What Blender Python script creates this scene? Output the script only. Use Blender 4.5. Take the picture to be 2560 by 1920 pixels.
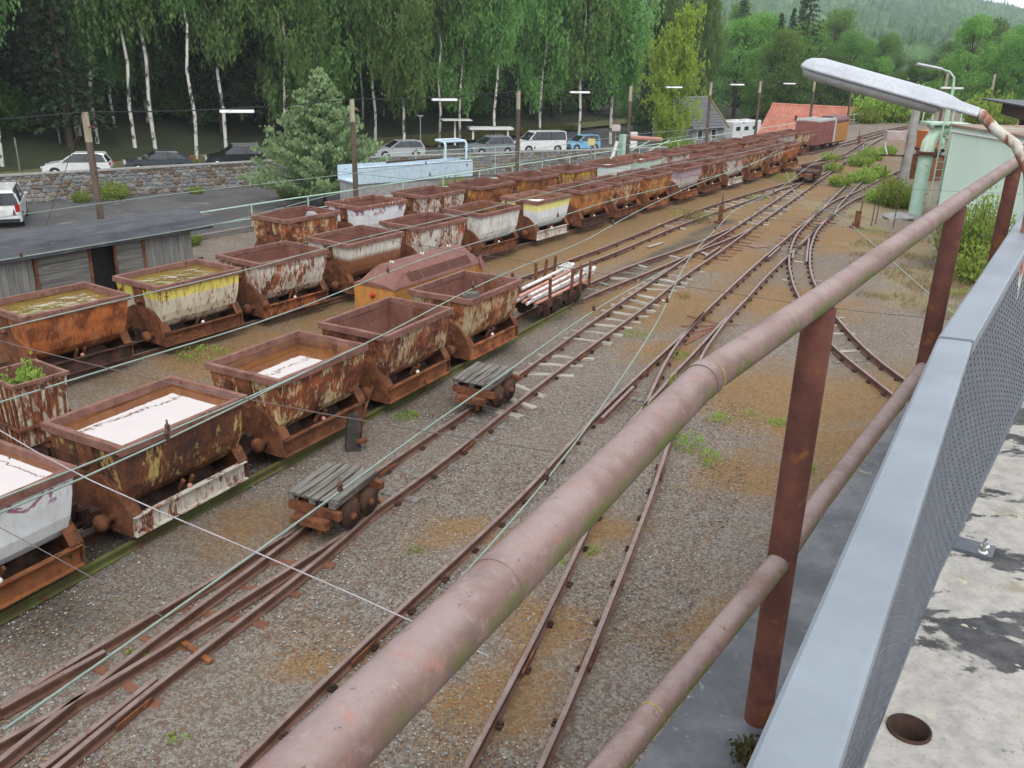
import bpy, bmesh, math, random
import numpy as np
from mathutils import Vector, Matrix
R_ = math.radians
rnd = random.Random(11)
for o in list(bpy.data.objects):
    bpy.data.objects.remove(o)
SC = bpy.context.scene
COL = SC.collection

# ------------------------------------------------------------------ camera, sky, sun, exposure
cam_d = bpy.data.cameras.new('camera')
cam_d.sensor_width = 36.0
cam_d.lens = 31.79
cam_d.clip_start = 0.05
cam_d.clip_end = 9000
cam = bpy.data.objects.new('camera', cam_d)
COL.objects.link(cam)
cam.matrix_world = Matrix.Translation((0, 0, 5.7)) @ Matrix.Rotation(R_(90 - 20.577), 4, 'X') @ Matrix.Rotation(R_(1.652), 4, 'Z')
SC.camera = cam
SUN_EL, SUN_AZ = 50.0, 172.0          # degrees; azimuth measured clockwise from +Y
w = bpy.data.worlds.new('World')
SC.world = w
w.use_nodes = True
nt = w.node_tree
nt.nodes.clear()
sky = nt.nodes.new('ShaderNodeTexSky')
sky.sky_type = 'NISHITA'
sky.sun_disc = False
sky.sun_elevation = R_(SUN_EL)
sky.sun_rotation = R_(SUN_AZ)
sky.dust_density = 3.0
sky.air_density = 1.0
hs = nt.nodes.new('ShaderNodeHueSaturation')
hs.inputs['Saturation'].default_value = 0.30
bg = nt.nodes.new('ShaderNodeBackground')
bg.inputs['Strength'].default_value = 0.15
wo = nt.nodes.new('ShaderNodeOutputWorld')
nt.links.new(sky.outputs[0], hs.inputs['Color'])
cl = nt.nodes.new('ShaderNodeMix')          # even bright cloud layer over the clear sky
cl.data_type = 'RGBA'
cl.inputs[0].default_value = 0.70
cl.inputs[7].default_value = (8.6, 8.9, 9.4, 1)
nt.links.new(hs.outputs[0], cl.inputs[6])
nt.links.new(cl.outputs[2], bg.inputs['Color'])
nt.links.new(bg.outputs[0], wo.inputs['Surface'])
sun_d = bpy.data.lights.new('sun', 'SUN')
sun_d.energy = 1.2
sun_d.angle = R_(24)
sun_d.color = (1.0, 0.96, 0.9)
sun = bpy.data.objects.new('sun', sun_d)
COL.objects.link(sun)
sd = Vector((math.sin(R_(SUN_AZ)) * math.cos(R_(SUN_EL)), math.cos(R_(SUN_AZ)) * math.cos(R_(SUN_EL)), math.sin(R_(SUN_EL))))
sun.rotation_euler = (-sd).to_track_quat('-Z', 'Y').to_euler()
SC.view_settings.view_transform = 'Standard'
SC.view_settings.look = 'None'
SC.view_settings.gamma = 1.0
SC.view_settings.use_curve_mapping = False
SC.view_settings.exposure = 0.55
SC.cycles.max_bounces = 6
SC.cycles.volume_bounces = 0

# ------------------------------------------------------------------ object helpers
def link(name, mesh, parent=None):
    o = bpy.data.objects.new(name, mesh)
    COL.objects.link(o)
    if parent is not None:
        o.parent = parent
    return o
def tag(o, label=None, cat=None, group=None, kind=None):
    if label: o['label'] = label
    if cat: o['category'] = cat
    if group: o['group'] = group
    if kind: o['kind'] = kind
    return o
def thing(name, label, cat, loc=(0, 0, 0), rz=0.0, group=None):
    o = bpy.data.objects.new(name, None)
    o.empty_display_size = 0.2
    COL.objects.link(o)
    o.location = loc
    o.rotation_euler = (0, 0, rz)
    return tag(o, label, cat, group)
def copy_tree(o, parent=None):
    c = o.copy()
    COL.objects.link(c)
    c.parent = parent
    for ch in o.children:
        copy_tree(ch, c)
    return c
class MB:
    """collects faces, then becomes ONE mesh"""
    def __init__(s):
        s.v = []; s.f = []; s.m = []; s.sm = []
    def add(s, vs, fs, m=0, sm=False):
        b = len(s.v)
        s.v.extend([tuple(p) for p in vs])
        for q in fs:
            s.f.append(tuple(b + i for i in q)); s.m.append(m); s.sm.append(sm)
        return s
    def box(s, c, size, rz=0.0, m=0, rx=0.0, ry=0.0, taper=1.0):
        hx, hy, hz = size[0] / 2, size[1] / 2, size[2] / 2
        M = Matrix.Rotation(rz, 3, 'Z') @ Matrix.Rotation(ry, 3, 'Y') @ Matrix.Rotation(rx, 3, 'X')
        vs = []
        for z in (-1, 1):
            t = taper if z > 0 else 1.0
            for x, y in ((-1, -1), (1, -1), (1, 1), (-1, 1)):
                vs.append(Vector(c) + M @ Vector((x * hx * t, y * hy * t, z * hz)))
        return s.add(vs, [(3, 2, 1, 0), (4, 5, 6, 7), (0, 1, 5, 4), (1, 2, 6, 5), (2, 3, 7, 6), (3, 0, 4, 7)], m)
    def bar(s, a, b, wd, ht, m=0):
        a = Vector(a); b = Vector(b); d = b - a
        L = d.length
        if L < 1e-6: return s
        rz = math.atan2(d.y, d.x); ry = -math.asin(max(-1, min(1, d.z / L)))
        return s.box((a + b) / 2, (L, wd, ht), rz, m, 0, ry)
    def tube(s, pts, r, n=8, m=0, cap=True, sm=True):
        pts = [Vector(p) for p in pts]
        rs = r if isinstance(r, (list, tuple)) else [r] * len(pts)
        vs = []; up = Vector((0, 0, 1)); prev = None
        for i, p in enumerate(pts):
            t = (pts[min(i + 1, len(pts) - 1)] - pts[max(i - 1, 0)])
            t.normalize()
            if prev is None:
                a = t.cross(up) if abs(t.z) < 0.95 else t.cross(Vector((1, 0, 0)))
            else:
                a = prev - t * prev.dot(t)
            a.normalize(); prev = a
            b = t.cross(a)
            for k in range(n):
                g = 2 * math.pi * k / n
                vs.append(p + (a * math.cos(g) + b * math.sin(g)) * rs[i])
        fs = []
        for i in range(len(pts) - 1):
            for k in range(n):
                fs.append((i * n + k, i * n + (k + 1) % n, (i + 1) * n + (k + 1) % n, (i + 1) * n + k))
        s.add(vs, fs, m, sm)
        if cap:
            e = (len(pts) - 1) * n
            s.add(vs[:n], [tuple(range(n))], m); s.add(vs[e:], [tuple(range(n - 1, -1, -1))], m)
        return s
    def prism(s, poly, a, b, axis='y', m=0):
        """outline in the two other axes, from a to b along axis"""
        def P(u, v, w_):
            return {'y': (u, w_, v), 'x': (w_, u, v), 'z': (u, v, w_)}[axis]
        n = len(poly)
        vs = [P(u, v, a) for u, v in poly] + [P(u, v, b) for u, v in poly]
        fs = [tuple(range(n)), tuple(range(2 * n - 1, n - 1, -1))] + [(i, n + i, n + (i + 1) % n, (i + 1) % n) for i in range(n)]
        return s.add(vs, fs, m)
    def loft(s, loops, m=0, sm=False, capa=True, capb=True):
        n = len(loops[0]); vs = [p for l in loops for p in l]; fs = []
        for i in range(len(loops) - 1):
            for k in range(n):
                fs.append((i * n + k, i * n + (k + 1) % n, (i + 1) * n + (k + 1) % n, (i + 1) * n + k))
        s.add(vs, fs, m, sm)
        if capa: s.add(loops[0], [tuple(range(n - 1, -1, -1))], m)
        if capb: s.add(loops[-1], [tuple(range(n))], m)
        return s
    def lathe(s, prof, n=16, m=0, c=(0, 0, 0), axis='z', sm=True):
        loops = []
        for r, h in prof:
            l = []
            for k in range(n):
                g = 2 * math.pi * k / n
                x, y = r * math.cos(g), r * math.sin(g)
                p = {'z': (x, y, h), 'y': (x, h, -y), 'x': (h, x, y)}[axis]
                l.append((c[0] + p[0], c[1] + p[1], c[2] + p[2]))
            loops.append(l)
        return s.loft(loops, m, sm)
    def quads(s, V, m=0):
        V = np.asarray(V, float).reshape(-1, 4, 3)
        b = len(s.v)
        s.v.extend(map(tuple, V.reshape(-1, 3).tolist()))
        n = len(V)
        s.f.extend([(b + 4 * i, b + 4 * i + 1, b + 4 * i + 2, b + 4 * i + 3) for i in range(n)])
        s.m.extend([m] * n); s.sm.extend([False] * n)
        return s
    def mesh(s, name, mats, fix=True):
        me = bpy.data.meshes.new(name)
        me.from_pydata(s.v, [], s.f)
        for mt in (mats if isinstance(mats, (list, tuple)) else [mats]):
            me.materials.append(mt)
        me.polygons.foreach_set('material_index', s.m)
        me.polygons.foreach_set('use_smooth', s.sm)
        if fix and len(s.f) < 40000:
            bm = bmesh.new(); bm.from_mesh(me)
            bmesh.ops.recalc_face_normals(bm, faces=bm.faces)
            bm.to_mesh(me); bm.free()
        me.update()
        return me
    def build(s, name, mats, parent=None, loc=None, rz=None, fix=True):
        o = link(name, s.mesh(name, mats, fix), parent)
        if loc is not None: o.location = loc
        if rz is not None: o.rotation_euler = (0, 0, rz)
        return o
def smooth_line(pts, step=0.5, sort=True):
    """Catmull-Rom through the points, resampled"""
    P = sorted(pts, key=lambda p: p[1]) if sort else list(pts)
    Q = [P[0]]
    for p in P[1:]:
        if math.hypot(p[0] - Q[-1][0], p[1] - Q[-1][1]) > 0.35: Q.append(p)
    P = np.array(Q, float)
    if len(P) < 3: return [tuple(p) for p in P]
    out = []
    E = np.vstack([2 * P[0] - P[1], P, 2 * P[-1] - P[-2]])
    for i in range(1, len(E) - 2):
        L = np.hypot(*(E[i + 1] - E[i])); n = max(1, int(L / step))
        for k in range(n):
            t = k / n
            a, b, c, d = E[i - 1], E[i], E[i + 1], E[i + 2]
            out.append(tuple(0.5 * ((2 * b) + (c - a) * t + (2 * a - 5 * b + 4 * c - d) * t * t + (3 * b - a - 3 * c + d) * t ** 3)))
    out.append(tuple(P[-1]))
    # light smoothing against survey noise
    O = np.array(out)
    for _ in range(3):
        O[1:-1] = 0.25 * O[:-2] + 0.5 * O[1:-1] + 0.25 * O[2:]
    return [tuple(p) for p in O]
def offset_line(pts, off):
    P = np.array(pts); T = np.gradient(P, axis=0)
    T /= np.hypot(T[:, 0], T[:, 1])[:, None]
    return [tuple(p) for p in P + off * np.stack([T[:, 1], -T[:, 0]], 1)]   # + = to the right

# ------------------------------------------------------------------ material helpers
class NT:
    def __init__(s, name):
        s.mt = bpy.data.materials.new(name); s.mt.use_nodes = True
        s.t = s.mt.node_tree; s.t.nodes.clear()
        s.out = s.n('ShaderNodeOutputMaterial')
    def n(s, typ, **kw):
        nd = s.t.nodes.new(typ)
        for k, v in kw.items(): setattr(nd, k, v)
        return nd
    def l(s, a, b): s.t.links.new(a, b)
    def coords(s, kind='Object', rand=True, scale=(1, 1, 1)):
        tc = s.n('ShaderNodeTexCoord')
        mp = s.n('ShaderNodeMapping'); mp.inputs['Scale'].default_value = scale
        s.l(tc.outputs[kind], mp.inputs['Vector'])
        if not rand: return mp.outputs[0]
        oi = s.n('ShaderNodeObjectInfo')
        ml = s.n('ShaderNodeMath', operation='MULTIPLY'); ml.inputs[1].default_value = 57.0
        s.l(oi.outputs['Random'], ml.inputs[0])
        ad = s.n('ShaderNodeVectorMath', operation='ADD')
        s.l(mp.outputs[0], ad.inputs[0]); s.l(ml.outputs[0], ad.inputs[1])
        return ad.outputs[0]
    def noise(s, vec, scale, detail=4, rough=0.6, dist=0.0):
        nd = s.n('ShaderNodeTexNoise')
        nd.inputs['Scale'].default_value = scale; nd.inputs['Detail'].default_value = detail
        nd.inputs['Roughness'].default_value = rough; nd.inputs['Distortion'].default_value = dist
        s.l(vec, nd.inputs['Vector'])
        return nd.outputs['Fac']
    def voro(s, vec, scale, feature='F1', out='Color'):
        nd = s.n('ShaderNodeTexVoronoi', feature=feature)
        nd.inputs['Scale'].default_value = scale
        s.l(vec, nd.inputs['Vector'])
        return nd.outputs[out]
    def rng(s, v, a, b, c=0.0, d=1.0):
        nd = s.n('ShaderNodeMapRange'); nd.interpolation_type = 'SMOOTHSTEP'
        for k, x in zip(('From Min', 'From Max', 'To Min', 'To Max'), (a, b, c, d)): nd.inputs[k].default_value = x
        s.l(v, nd.inputs['Value'])
        return nd.outputs[0]
    def math(s, op, a, b):
        nd = s.n('ShaderNodeMath', operation=op)
        for i, x in enumerate((a, b)):
            if isinstance(x, (int, float)): nd.inputs[i].default_value = x
            else: s.l(x, nd.inputs[i])
        return nd.outputs[0]
    def mix(s, f, a, b, mode='MIX'):
        nd = s.n('ShaderNodeMix', data_type='RGBA', blend_type=mode)
        for i, x in ((0, f), (6, a), (7, b)):
            if isinstance(x, (int, float)): nd.inputs[i].default_value = x
            elif isinstance(x, (tuple, list)): nd.inputs[i].default_value = (*x, 1) if len(x) == 3 else x
            else: s.l(x, nd.inputs[i])
        return nd.outputs[2]
    def bump(s, h, st=0.3, d=0.02):
        nd = s.n('ShaderNodeBump'); nd.inputs['Strength'].default_value = st; nd.inputs['Distance'].default_value = d
        s.l(h, nd.inputs['Height'])
        return nd.outputs[0]
    def bsdf(s, col, rough=0.6, metal=0.0, nrm=None, spec=0.3, coat=0.0):
        nd = s.n('ShaderNodeBsdfPrincipled')
        if isinstance(col, (tuple, list)): nd.inputs['Base Color'].default_value = (*col, 1)
        else: s.l(col, nd.inputs['Base Color'])
        if isinstance(rough, (int, float)): nd.inputs['Roughness'].default_value = rough
        else: s.l(rough, nd.inputs['Roughness'])
        nd.inputs['Metallic'].default_value = metal
        nd.inputs['Specular IOR Level'].default_value = spec
        if coat: nd.inputs['Coat Weight'].default_value = coat; nd.inputs['Coat Roughness'].default_value = 0.08
        if nrm is not None: s.l(nrm, nd.inputs['Normal'])
        s.l(nd.outputs[0], s.out.inputs['Surface'])
        return nd
def pm(name, c1, c2, scale=4.0, rough=0.75, bump=0.25, bs=None, stretch=(1, 1, 1), lo=0.35, hi=0.65, c3=None, s3=20.0, lo3=0.58, hi3=0.68, metal=0.0, spec=0.3, bd=0.01, rand=True, coat=0.0):
    """two-tone noise material with an optional third speckle tone"""
    t = NT(name); v = t.coords('Object', rand, stretch)
    a = t.noise(v, scale, 6, 0.62)
    col = t.mix(t.rng(a, lo, hi), c1, c2)
    if c3 is not None:
        col = t.mix(t.rng(t.noise(v, s3, 4, 0.6), lo3, hi3), col, c3)
    b = t.noise(v, bs or scale * 6, 5, 0.65)
    col = t.mix(t.rng(b, 0.25, 0.75, 0.0, 0.22), col, (0.0, 0.0, 0.0))
    t.bsdf(col, rough, metal, t.bump(b, bump, bd) if bump else None, spec, coat)
    return t.mt
def rust_paint(name, paint, cover, r1=(0.052, 0.02, 0.013), r2=(0.20, 0.075, 0.03), band=None, band_z=1.16, low=None, low_z=0.75, streak=True, smear=None):
    """flaking paint over rust; cover 0..1 = how much paint is left"""
    t = NT(name); v = t.coords('Object', True)
    vs = t.n('ShaderNodeMapping'); vs.inputs['Scale'].default_value = (1, 1, 0.3); t.l(v, vs.inputs['Vector'])
    big = t.noise(v, 1.6, 5, 0.65, 0.4)
    fine = t.noise(vs.outputs[0], 19.0, 6, 0.72, 0.5)
    mid = t.noise(vs.outputs[0], 5.0, 5, 0.65)
    f = t.math('ADD', t.math('MULTIPLY', big, 0.34), t.math('ADD', t.math('MULTIPLY', fine, 0.42), t.math('MULTIPLY', mid, 0.24)))
    thr = 0.66 - 0.32 * cover
    mask = t.rng(f, thr - 0.018, thr + 0.03)
    rust = t.mix(t.rng(t.noise(v, 3.2, 7, 0.7), 0.40, 0.60), tuple(c * k for c, k in zip(r1, (1.7, 1.4, 1.1))), tuple(c * k for c, k in zip(r2, (1.65, 1.45, 1.2))))
    rust = t.mix(t.rng(t.noise(vs.outputs[0], 22, 5, 0.6), 0.45, 0.75, 0, 0.55), rust, (0.035, 0.016, 0.014))
    pc = paint
    tc = t.n('ShaderNodeTexCoord'); sx = t.n('ShaderNodeSeparateXYZ'); t.l(tc.outputs['Object'], sx.inputs[0])
    wob = t.math('ADD', sx.outputs['Z'], t.math('MULTIPLY', t.math('SUBTRACT', mid, 0.5), 0.10))
    if band: pc = t.mix(t.rng(wob, band_z - 0.02, band_z + 0.03), pc, band)
    if low: pc = t.mix(t.rng(wob, low_z - 0.08, low_z + 0.08, 1, 0), pc, low)
    if smear:
        sm = t.math('MULTIPLY', t.rng(t.noise(v, 3.0, 3, 0.5, 2.5), 0.52, 0.60), t.rng(wob, 1.05, 1.15))
        pc = t.mix(t.math('MULTIPLY', sm, 0.85), pc, smear)
    # thin rust veil over the paint
    pc2 = t.mix(t.rng(t.noise(vs.outputs[0], 7, 6, 0.7), 0.42, 0.78, 0.0, 0.75 if cover < 0.97 else 0.22), pc, (0.22, 0.11, 0.045))
    vz = t.n('ShaderNodeMapping'); vz.inputs['Scale'].default_value = (1, 1, 0.06); t.l(v, vz.inputs['Vector'])
    run = t.rng(t.noise(vz.outputs[0], 15, 4, 0.6), 0.56, 0.70)
    pc2 = t.mix(t.math('MULTIPLY', run, 0.75 if cover < 0.97 else 0.12), pc2, (0.17, 0.068, 0.026))
    rust = t.mix(t.math('MULTIPLY', run, 0.5), rust, (0.24, 0.095, 0.035))
    col = t.mix(mask, rust, pc2)
    h = t.math('ADD', t.math('MULTIPLY', mask, 0.6), t.math('MULTIPLY', fine, 0.7))
    t.bsdf(col, t.rng(mask, 0, 1, 0.82, 0.5), 0.0, t.bump(h, 0.35, 0.006), 0.3)
    return t.mt
RAILS = {
    'T2L': [(-7.4, 10.2), (1.19, 24.38), (2.53, 26.56), (4.66, 30.31), (5.83, 32.42), (8.58, 36.77), (13.09, 43.3), (15.05, 46.66)],
    'T2R': [(-6.9, 9.9), (2.08, 24.71), (3.72, 27.52), (5.55, 30.73), (8.38, 35.2), (10.71, 38.83), (12.61, 41.73), (13.97, 43.8), (15.89, 47.13), (18.02, 51.28)],
    'T3L': [(-2.68, 9.44), (-1.91, 11.17), (-0.77, 13.5), (0.21, 15.61), (1.82, 19.14), (4.2, 24.15), (5.65, 27.15), (7.57, 30.96), (12.4, 40.99), (15.05, 46.66), (17.7, 52.04), (23.32, 63.46), (24.77, 66.41), (29.8, 74.36)],
    'T3R': [(-1.71, 10.17), (-1.06, 11.43), (-0.22, 13.34), (1.1, 16.23), (3.04, 20.25), (4.29, 23.03), (6.05, 26.56), (8.21, 31.06), (12.91, 40.68), (13.41, 41.79), (18.02, 51.28), (21.59, 58.69), (23.89, 63.14), (26.38, 67.96), (28.97, 72.22)],
    'FR': [(-5.7, 6.74), (-5.17, 7.78), (-4.54, 9.01), (-3.0, 11.95), (-0.25, 17.21), (0.94, 19.56), (1.92, 21.28), (2.64, 22.34), (3.8, 24.06), (5.15, 26.17), (5.17, 26.32), (6.1, 27.61), (7.08, 29.02), (8.21, 31.06)],
    'FLf': [(1.71, 22.0), (3.09, 24.29), (4.49, 26.2), (4.89, 26.72), (5.77, 28.08), (6.39, 29.06), (7.04, 30.23), (7.57, 30.96)],
    'r1': [(-4.69, 5.97), (-4.44, 6.45), (-3.92, 7.37), (-3.34, 8.3), (-3.01, 8.89), (-2.68, 9.44), (-1.91, 11.17)],
    'r4': [(-3.72, 5.45), (-3.62, 5.72), (-3.24, 6.68), (-2.64, 7.92), (-2.11, 9.04), (-1.71, 10.17)],
    'r2': [(-4.15, 5.66), (-3.99, 6.11), (-3.83, 6.53), (-3.51, 7.39), (-3.14, 8.22), (-2.55, 9.39)],
    'r3': [(-4.36, 5.8), (-4.04, 6.21), (-3.84, 6.45), (-3.65, 6.73), (-3.4, 7.09), (-3.02, 7.84), (-2.55, 8.63), (-2.19, 9.17)],
    'g1': [(-4.42, 6.4), (-4.14, 6.86), (-3.86, 7.23)],
    'g2': [(-3.72, 5.72), (-3.49, 6.23), (-3.22, 6.86)],
    'T4L': [(-2.36, 5.32), (-2.17, 5.78), (-1.42, 7.43), (0.13, 10.61), (1.17, 13.09), (1.95, 14.79), (3.05, 17.1), (3.79, 18.65), (4.4, 20.05), (6.56, 24.64), (8.31, 28.19), (9.84, 31.31), (11.05, 33.65), (13.64, 39.13), (17.82, 48.15), (17.9, 48.44), (19.54, 52.31), (21.44, 58.03), (22.82, 61.89), (23.88, 64.36)],
    'UR': [(4.67, 19.22), (5.06, 20.12), (5.53, 21.04), (6.4, 22.99), (8.15, 26.6), (9.31, 28.9), (10.55, 31.59), (11.76, 33.77), (12.67, 35.94), (14.49, 39.8), (17.41, 45.97), (17.44, 46.09), (20.26, 52.14)],
    'WL': [(11.05, 33.65), (12.29, 36.09), (13.14, 37.59), (14.3, 39.25), (17.4, 44.35), (17.73, 44.84), (19.93, 48.31), (22.79, 52.75)],
    'WR': [(11.76, 33.77), (12.75, 35.74), (14.1, 38.0), (15.65, 40.28), (16.84, 42.47), (18.79, 45.58), (21.61, 49.88)],
    'VL': [(7.04, 12.37), (6.86, 13.5), (6.72, 14.74), (6.62, 16.32), (6.53, 17.95), (7.0, 21.88), (7.4, 23.8), (7.7, 25.12), (8.14, 26.6), (8.63, 28.1), (9.32, 29.95), (10.14, 31.7), (10.86, 33.24)],
    'VR': [(7.6, 13.15), (7.4, 14.27), (7.26, 15.54), (7.14, 17.2), (7.35, 20.16), (7.81, 23.15), (8.22, 24.85), (8.88, 27.07), (9.53, 28.93), (10.39, 31.07), (11.72, 33.76)],
    'vg': [(8.32, 25.54), (8.8, 27.06), (9.45, 29.07)],
    'ug': [(7.35, 26.0), (8.11, 27.56)],
    't3g': [(5.48, 25.82), (6.2, 27.29)],
    't4g': [(1.46, 13.45), (2.14, 14.94)],
    'uw': [(8.04, 25.97), (8.37, 27.01), (10.52, 31.5)],
    'T4R': [(2.94, 15.63), (3.55, 16.88), (3.92, 17.71), (4.76, 19.54)],
    'Ra': [(-0.46, 5.35), (-0.3, 5.85), (0.22, 7.38), (0.97, 9.81), (1.55, 11.73), (2.39, 14.57), (2.65, 15.5), (3.1, 16.93), (3.79, 18.65), (4.32, 19.88)],
    'Rb': [(0.13, 5.37), (0.33, 5.87), (0.8, 7.28), (1.44, 9.3), (1.88, 10.71), (2.48, 12.82), (3.72, 16.89), (4.16, 17.97), (4.67, 19.22)],
    'Mfr': [(13.94, 47.12), (16.85, 51.0), (20.05, 55.68), (21.67, 58.92)],
    'Mfl': [(15.01, 49.45), (18.12, 53.71), (20.01, 56.84), (23.41, 63.73)],
    'Bfr': [(16.64, 54.81), (18.53, 57.06), (21.06, 60.95), (23.69, 64.8), (30.09, 75.1)],
    'far1': [(24.48, 67.93), (27.72, 73.06), (33.25, 80.69)],
}
# ------------------------------------------------------------------ materials
RUST = pm('rust', (0.085, 0.031, 0.016), (0.19, 0.073, 0.032), 5, 0.85, 0.35, c3=(0.25, 0.105, 0.04), s3=9)
RUST_DARK = pm('dark_rust', (0.03, 0.018, 0.014), (0.085, 0.04, 0.026), 5, 0.85, 0.35)
RUST_ORANGE = pm('orange_rust', (0.14, 0.05, 0.02), (0.27, 0.10, 0.035), 3, 0.82, 0.3, c3=(0.05, 0.022, 0.015), s3=6)
RIM = pm('rim_rust', (0.155, 0.072, 0.054), (0.235, 0.115, 0.088), 4, 0.7, 0.25, c3=(0.10, 0.043, 0.03), s3=9)
RIM_WHITE = pm('rim_peeling_white', (0.19, 0.075, 0.055), (0.24, 0.10, 0.07), 4, 0.75, 0.25, c3=(0.55, 0.50, 0.45), s3=14, lo3=0.60, hi3=0.64)
INNER = pm('tub_inside', (0.155, 0.066, 0.05), (0.20, 0.088, 0.066), 3, 0.85, 0.2, c3=(0.115, 0.045, 0.033), s3=12)
INNER_ORANGE = pm('tub_inside_orange', (0.22, 0.095, 0.04), (0.125, 0.058, 0.035), 2.5, 0.85, 0.2)
RAIL = pm('rail_steel', (0.105, 0.052, 0.036), (0.17, 0.092, 0.068), 3, 0.6, 0.2, c3=(0.16, 0.068, 0.03), s3=8)
WOOD_GREY = pm('weathered_wood', (0.20, 0.185, 0.165), (0.11, 0.095, 0.08), 6, 0.9, 0.5, stretch=(0.25, 3, 3), c3=(0.045, 0.04, 0.036), s3=12)
WOOD_PALE = pm('pale_sleeper_wood', (0.40, 0.37, 0.32), (0.22, 0.19, 0.155), 5, 0.9, 0.5, stretch=(3, 0.3, 3), c3=(0.10, 0.085, 0.07), s3=10)
WOOD_DARK = pm('dark_wood', (0.035, 0.032, 0.03), (0.07, 0.06, 0.052), 6, 0.9, 0.5)
STEEL_SLEEPER = pm('rusty_sleeper_steel', (0.13, 0.055, 0.032), (0.20, 0.085, 0.05), 4, 0.85, 0.3)
MINT = pm('mint_paint', (0.42, 0.58, 0.47), (0.36, 0.52, 0.42), 3, 0.5, 0.1, c3=(0.20, 0.11, 0.06), s3=7, lo3=0.66, hi3=0.72)
MINT_WIRE = pm('mint_patina_copper', (0.26, 0.325, 0.28), (0.21, 0.27, 0.235), 3, 0.6, 0.1)
STEEL_WIRE = pm('grey_steel_wire', (0.10, 0.085, 0.08), (0.15, 0.12, 0.11), 3, 0.5, 0.1)
WHITE_WIRE = pm('pale_rope_wire', (0.40, 0.37, 0.385), (0.33, 0.30, 0.32), 6, 0.6, 0.1)
INSUL = pm('brown_porcelain', (0.07, 0.03, 0.025), (0.10, 0.05, 0.04), 6, 0.3, 0.0)
BLACK = pm('black_rubber', (0.012, 0.012, 0.012), (0.02, 0.02, 0.02), 6, 0.7, 0.1)
WHITE = pm('white_enamel', (0.72, 0.72, 0.70), (0.64, 0.64, 0.62), 5, 0.4, 0.05)
PINK = pm('pink_plastic', (0.5, 0.22, 0.20), (0.42, 0.2, 0.17), 5, 0.5, 0.1)
CONC = pm('concrete', (0.34, 0.33, 0.31), (0.25, 0.245, 0.235), 3, 0.85, 0.3, c3=(0.16, 0.155, 0.15), s3=14)
RAIL_TOP = pm('worn_rail_head', (0.165, 0.108, 0.088), (0.225, 0.16, 0.14), 4, 0.45, 0.1, c3=(0.15, 0.075, 0.05), s3=9, spec=0.5)
MORTAR = pm('lime_mortar', (0.40, 0.37, 0.31), (0.30, 0.275, 0.23), 5, 0.9, 0.4)
ASPHALT = pm('old_asphalt', (0.068, 0.067, 0.070), (0.10, 0.096, 0.095), 0.35, 0.9, 0.3, bs=14, c3=(0.17, 0.155, 0.14), s3=0.8, rand=False)
GLASS = pm('dark_glass', (0.012, 0.015, 0.018), (0.03, 0.034, 0.038), 1.5, 0.06, 0.0, spec=0.6)
STONES = [pm('stone_%s' % n, a, b, 3, 0.9, 0.45) for n, a, b in (
    ('grey', (0.28, 0.275, 0.265), (0.20, 0.20, 0.20)), ('tan', (0.27, 0.235, 0.185), (0.19, 0.165, 0.135)),
    ('blue', (0.20, 0.21, 0.225), (0.15, 0.16, 0.175)), ('brown', (0.18, 0.135, 0.10), (0.12, 0.092, 0.07)))]

# ------------------------------------------------------------------ frame of the yard
YB = np.array([-4.6, 24.37]); YD = np.array([math.cos(R_(55.3)), math.sin(R_(55.3))]); YN = np.array([-YD[1], YD[0]])
YH = R_(55.3)
def YA(al, ac, z=0.0):
    p = YB + YD * al + YN * ac
    return (float(p[0]), float(p[1]), z)
def ncoord(x, y):
    q = np.array([x, y]) - YB
    return float(q @ YD), float(q @ YN)
LOW = -4.0
# terrain sheet: low street level beyond the yard, wooded slope behind it, far hill
def sstep(a, b, x):
    t = np.clip((x - a) / (b - a), 0, 1)
    return t * t * (3 - 2 * t)
def terrain_z(x, y):
    al = (x - YB[0]) * YD[0] + (y - YB[1]) * YD[1]
    ac = (x - YB[0]) * YN[0] + (y - YB[1]) * YN[1]
    z = np.full_like(x, -0.7)
    z = z + (LOW - 0.02 + 0.7) * sstep(5.8, 6.2, ac) * (1 - sstep(100, 190, al))
    z = z + 0.24 * np.maximum(0, ac - 43) * (1 - sstep(120, 260, ac) * 0.8) * (1 - 0.8 * sstep(40, 120, al))
    z = z + 0.7 * sstep(100, 200, al)
    d = np.hypot(x, y); az = np.degrees(np.arctan2(x, y))
    ridge = 109 - 4.45 * (az - 12) + 4 * np.sin(az * 0.6) + 2.5 * np.sin(az * 1.7)
    z = z + ridge * sstep(330, 1350, d) * sstep(-45, -8, az) * (1 - 0.55 * sstep(60, 100, az))
    z = z + 60 * sstep(330, 900, d) * (1 - sstep(-45, -8, az))
    return z
gx = np.concatenate([np.linspace(-2600, -150, 40)[:-1], np.linspace(-150, 200, 141)[:-1], np.linspace(200, 2800, 60)])
gy = np.concatenate([np.linspace(-600, -60, 14)[:-1], np.linspace(-60, 300, 145)[:-1], np.linspace(300, 3000, 70)])
X, Y = np.meshgrid(gx, gy)
Zt = terrain_z(X, Y)
nx, ny = len(gx), len(gy)
b = MB()
b.v = np.stack([X.ravel(), Y.ravel(), Zt.ravel()], 1).tolist()
b.f = [(j * nx + i, j * nx + i + 1, (j + 1) * nx + i + 1, (j + 1) * nx + i) for j in range(ny - 1) for i in range(nx - 1)]
b.m = [0] * len(b.f); b.sm = [True] * len(b.f)
FLOOR_M = pm('forest_floor', (0.026, 0.036, 0.014), (0.040, 0.045, 0.020), 0.4, 0.95, 0.4, bs=3, rand=False)
tag(b.build('terrain', FLOOR_M, fix=False), kind='structure')

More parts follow.
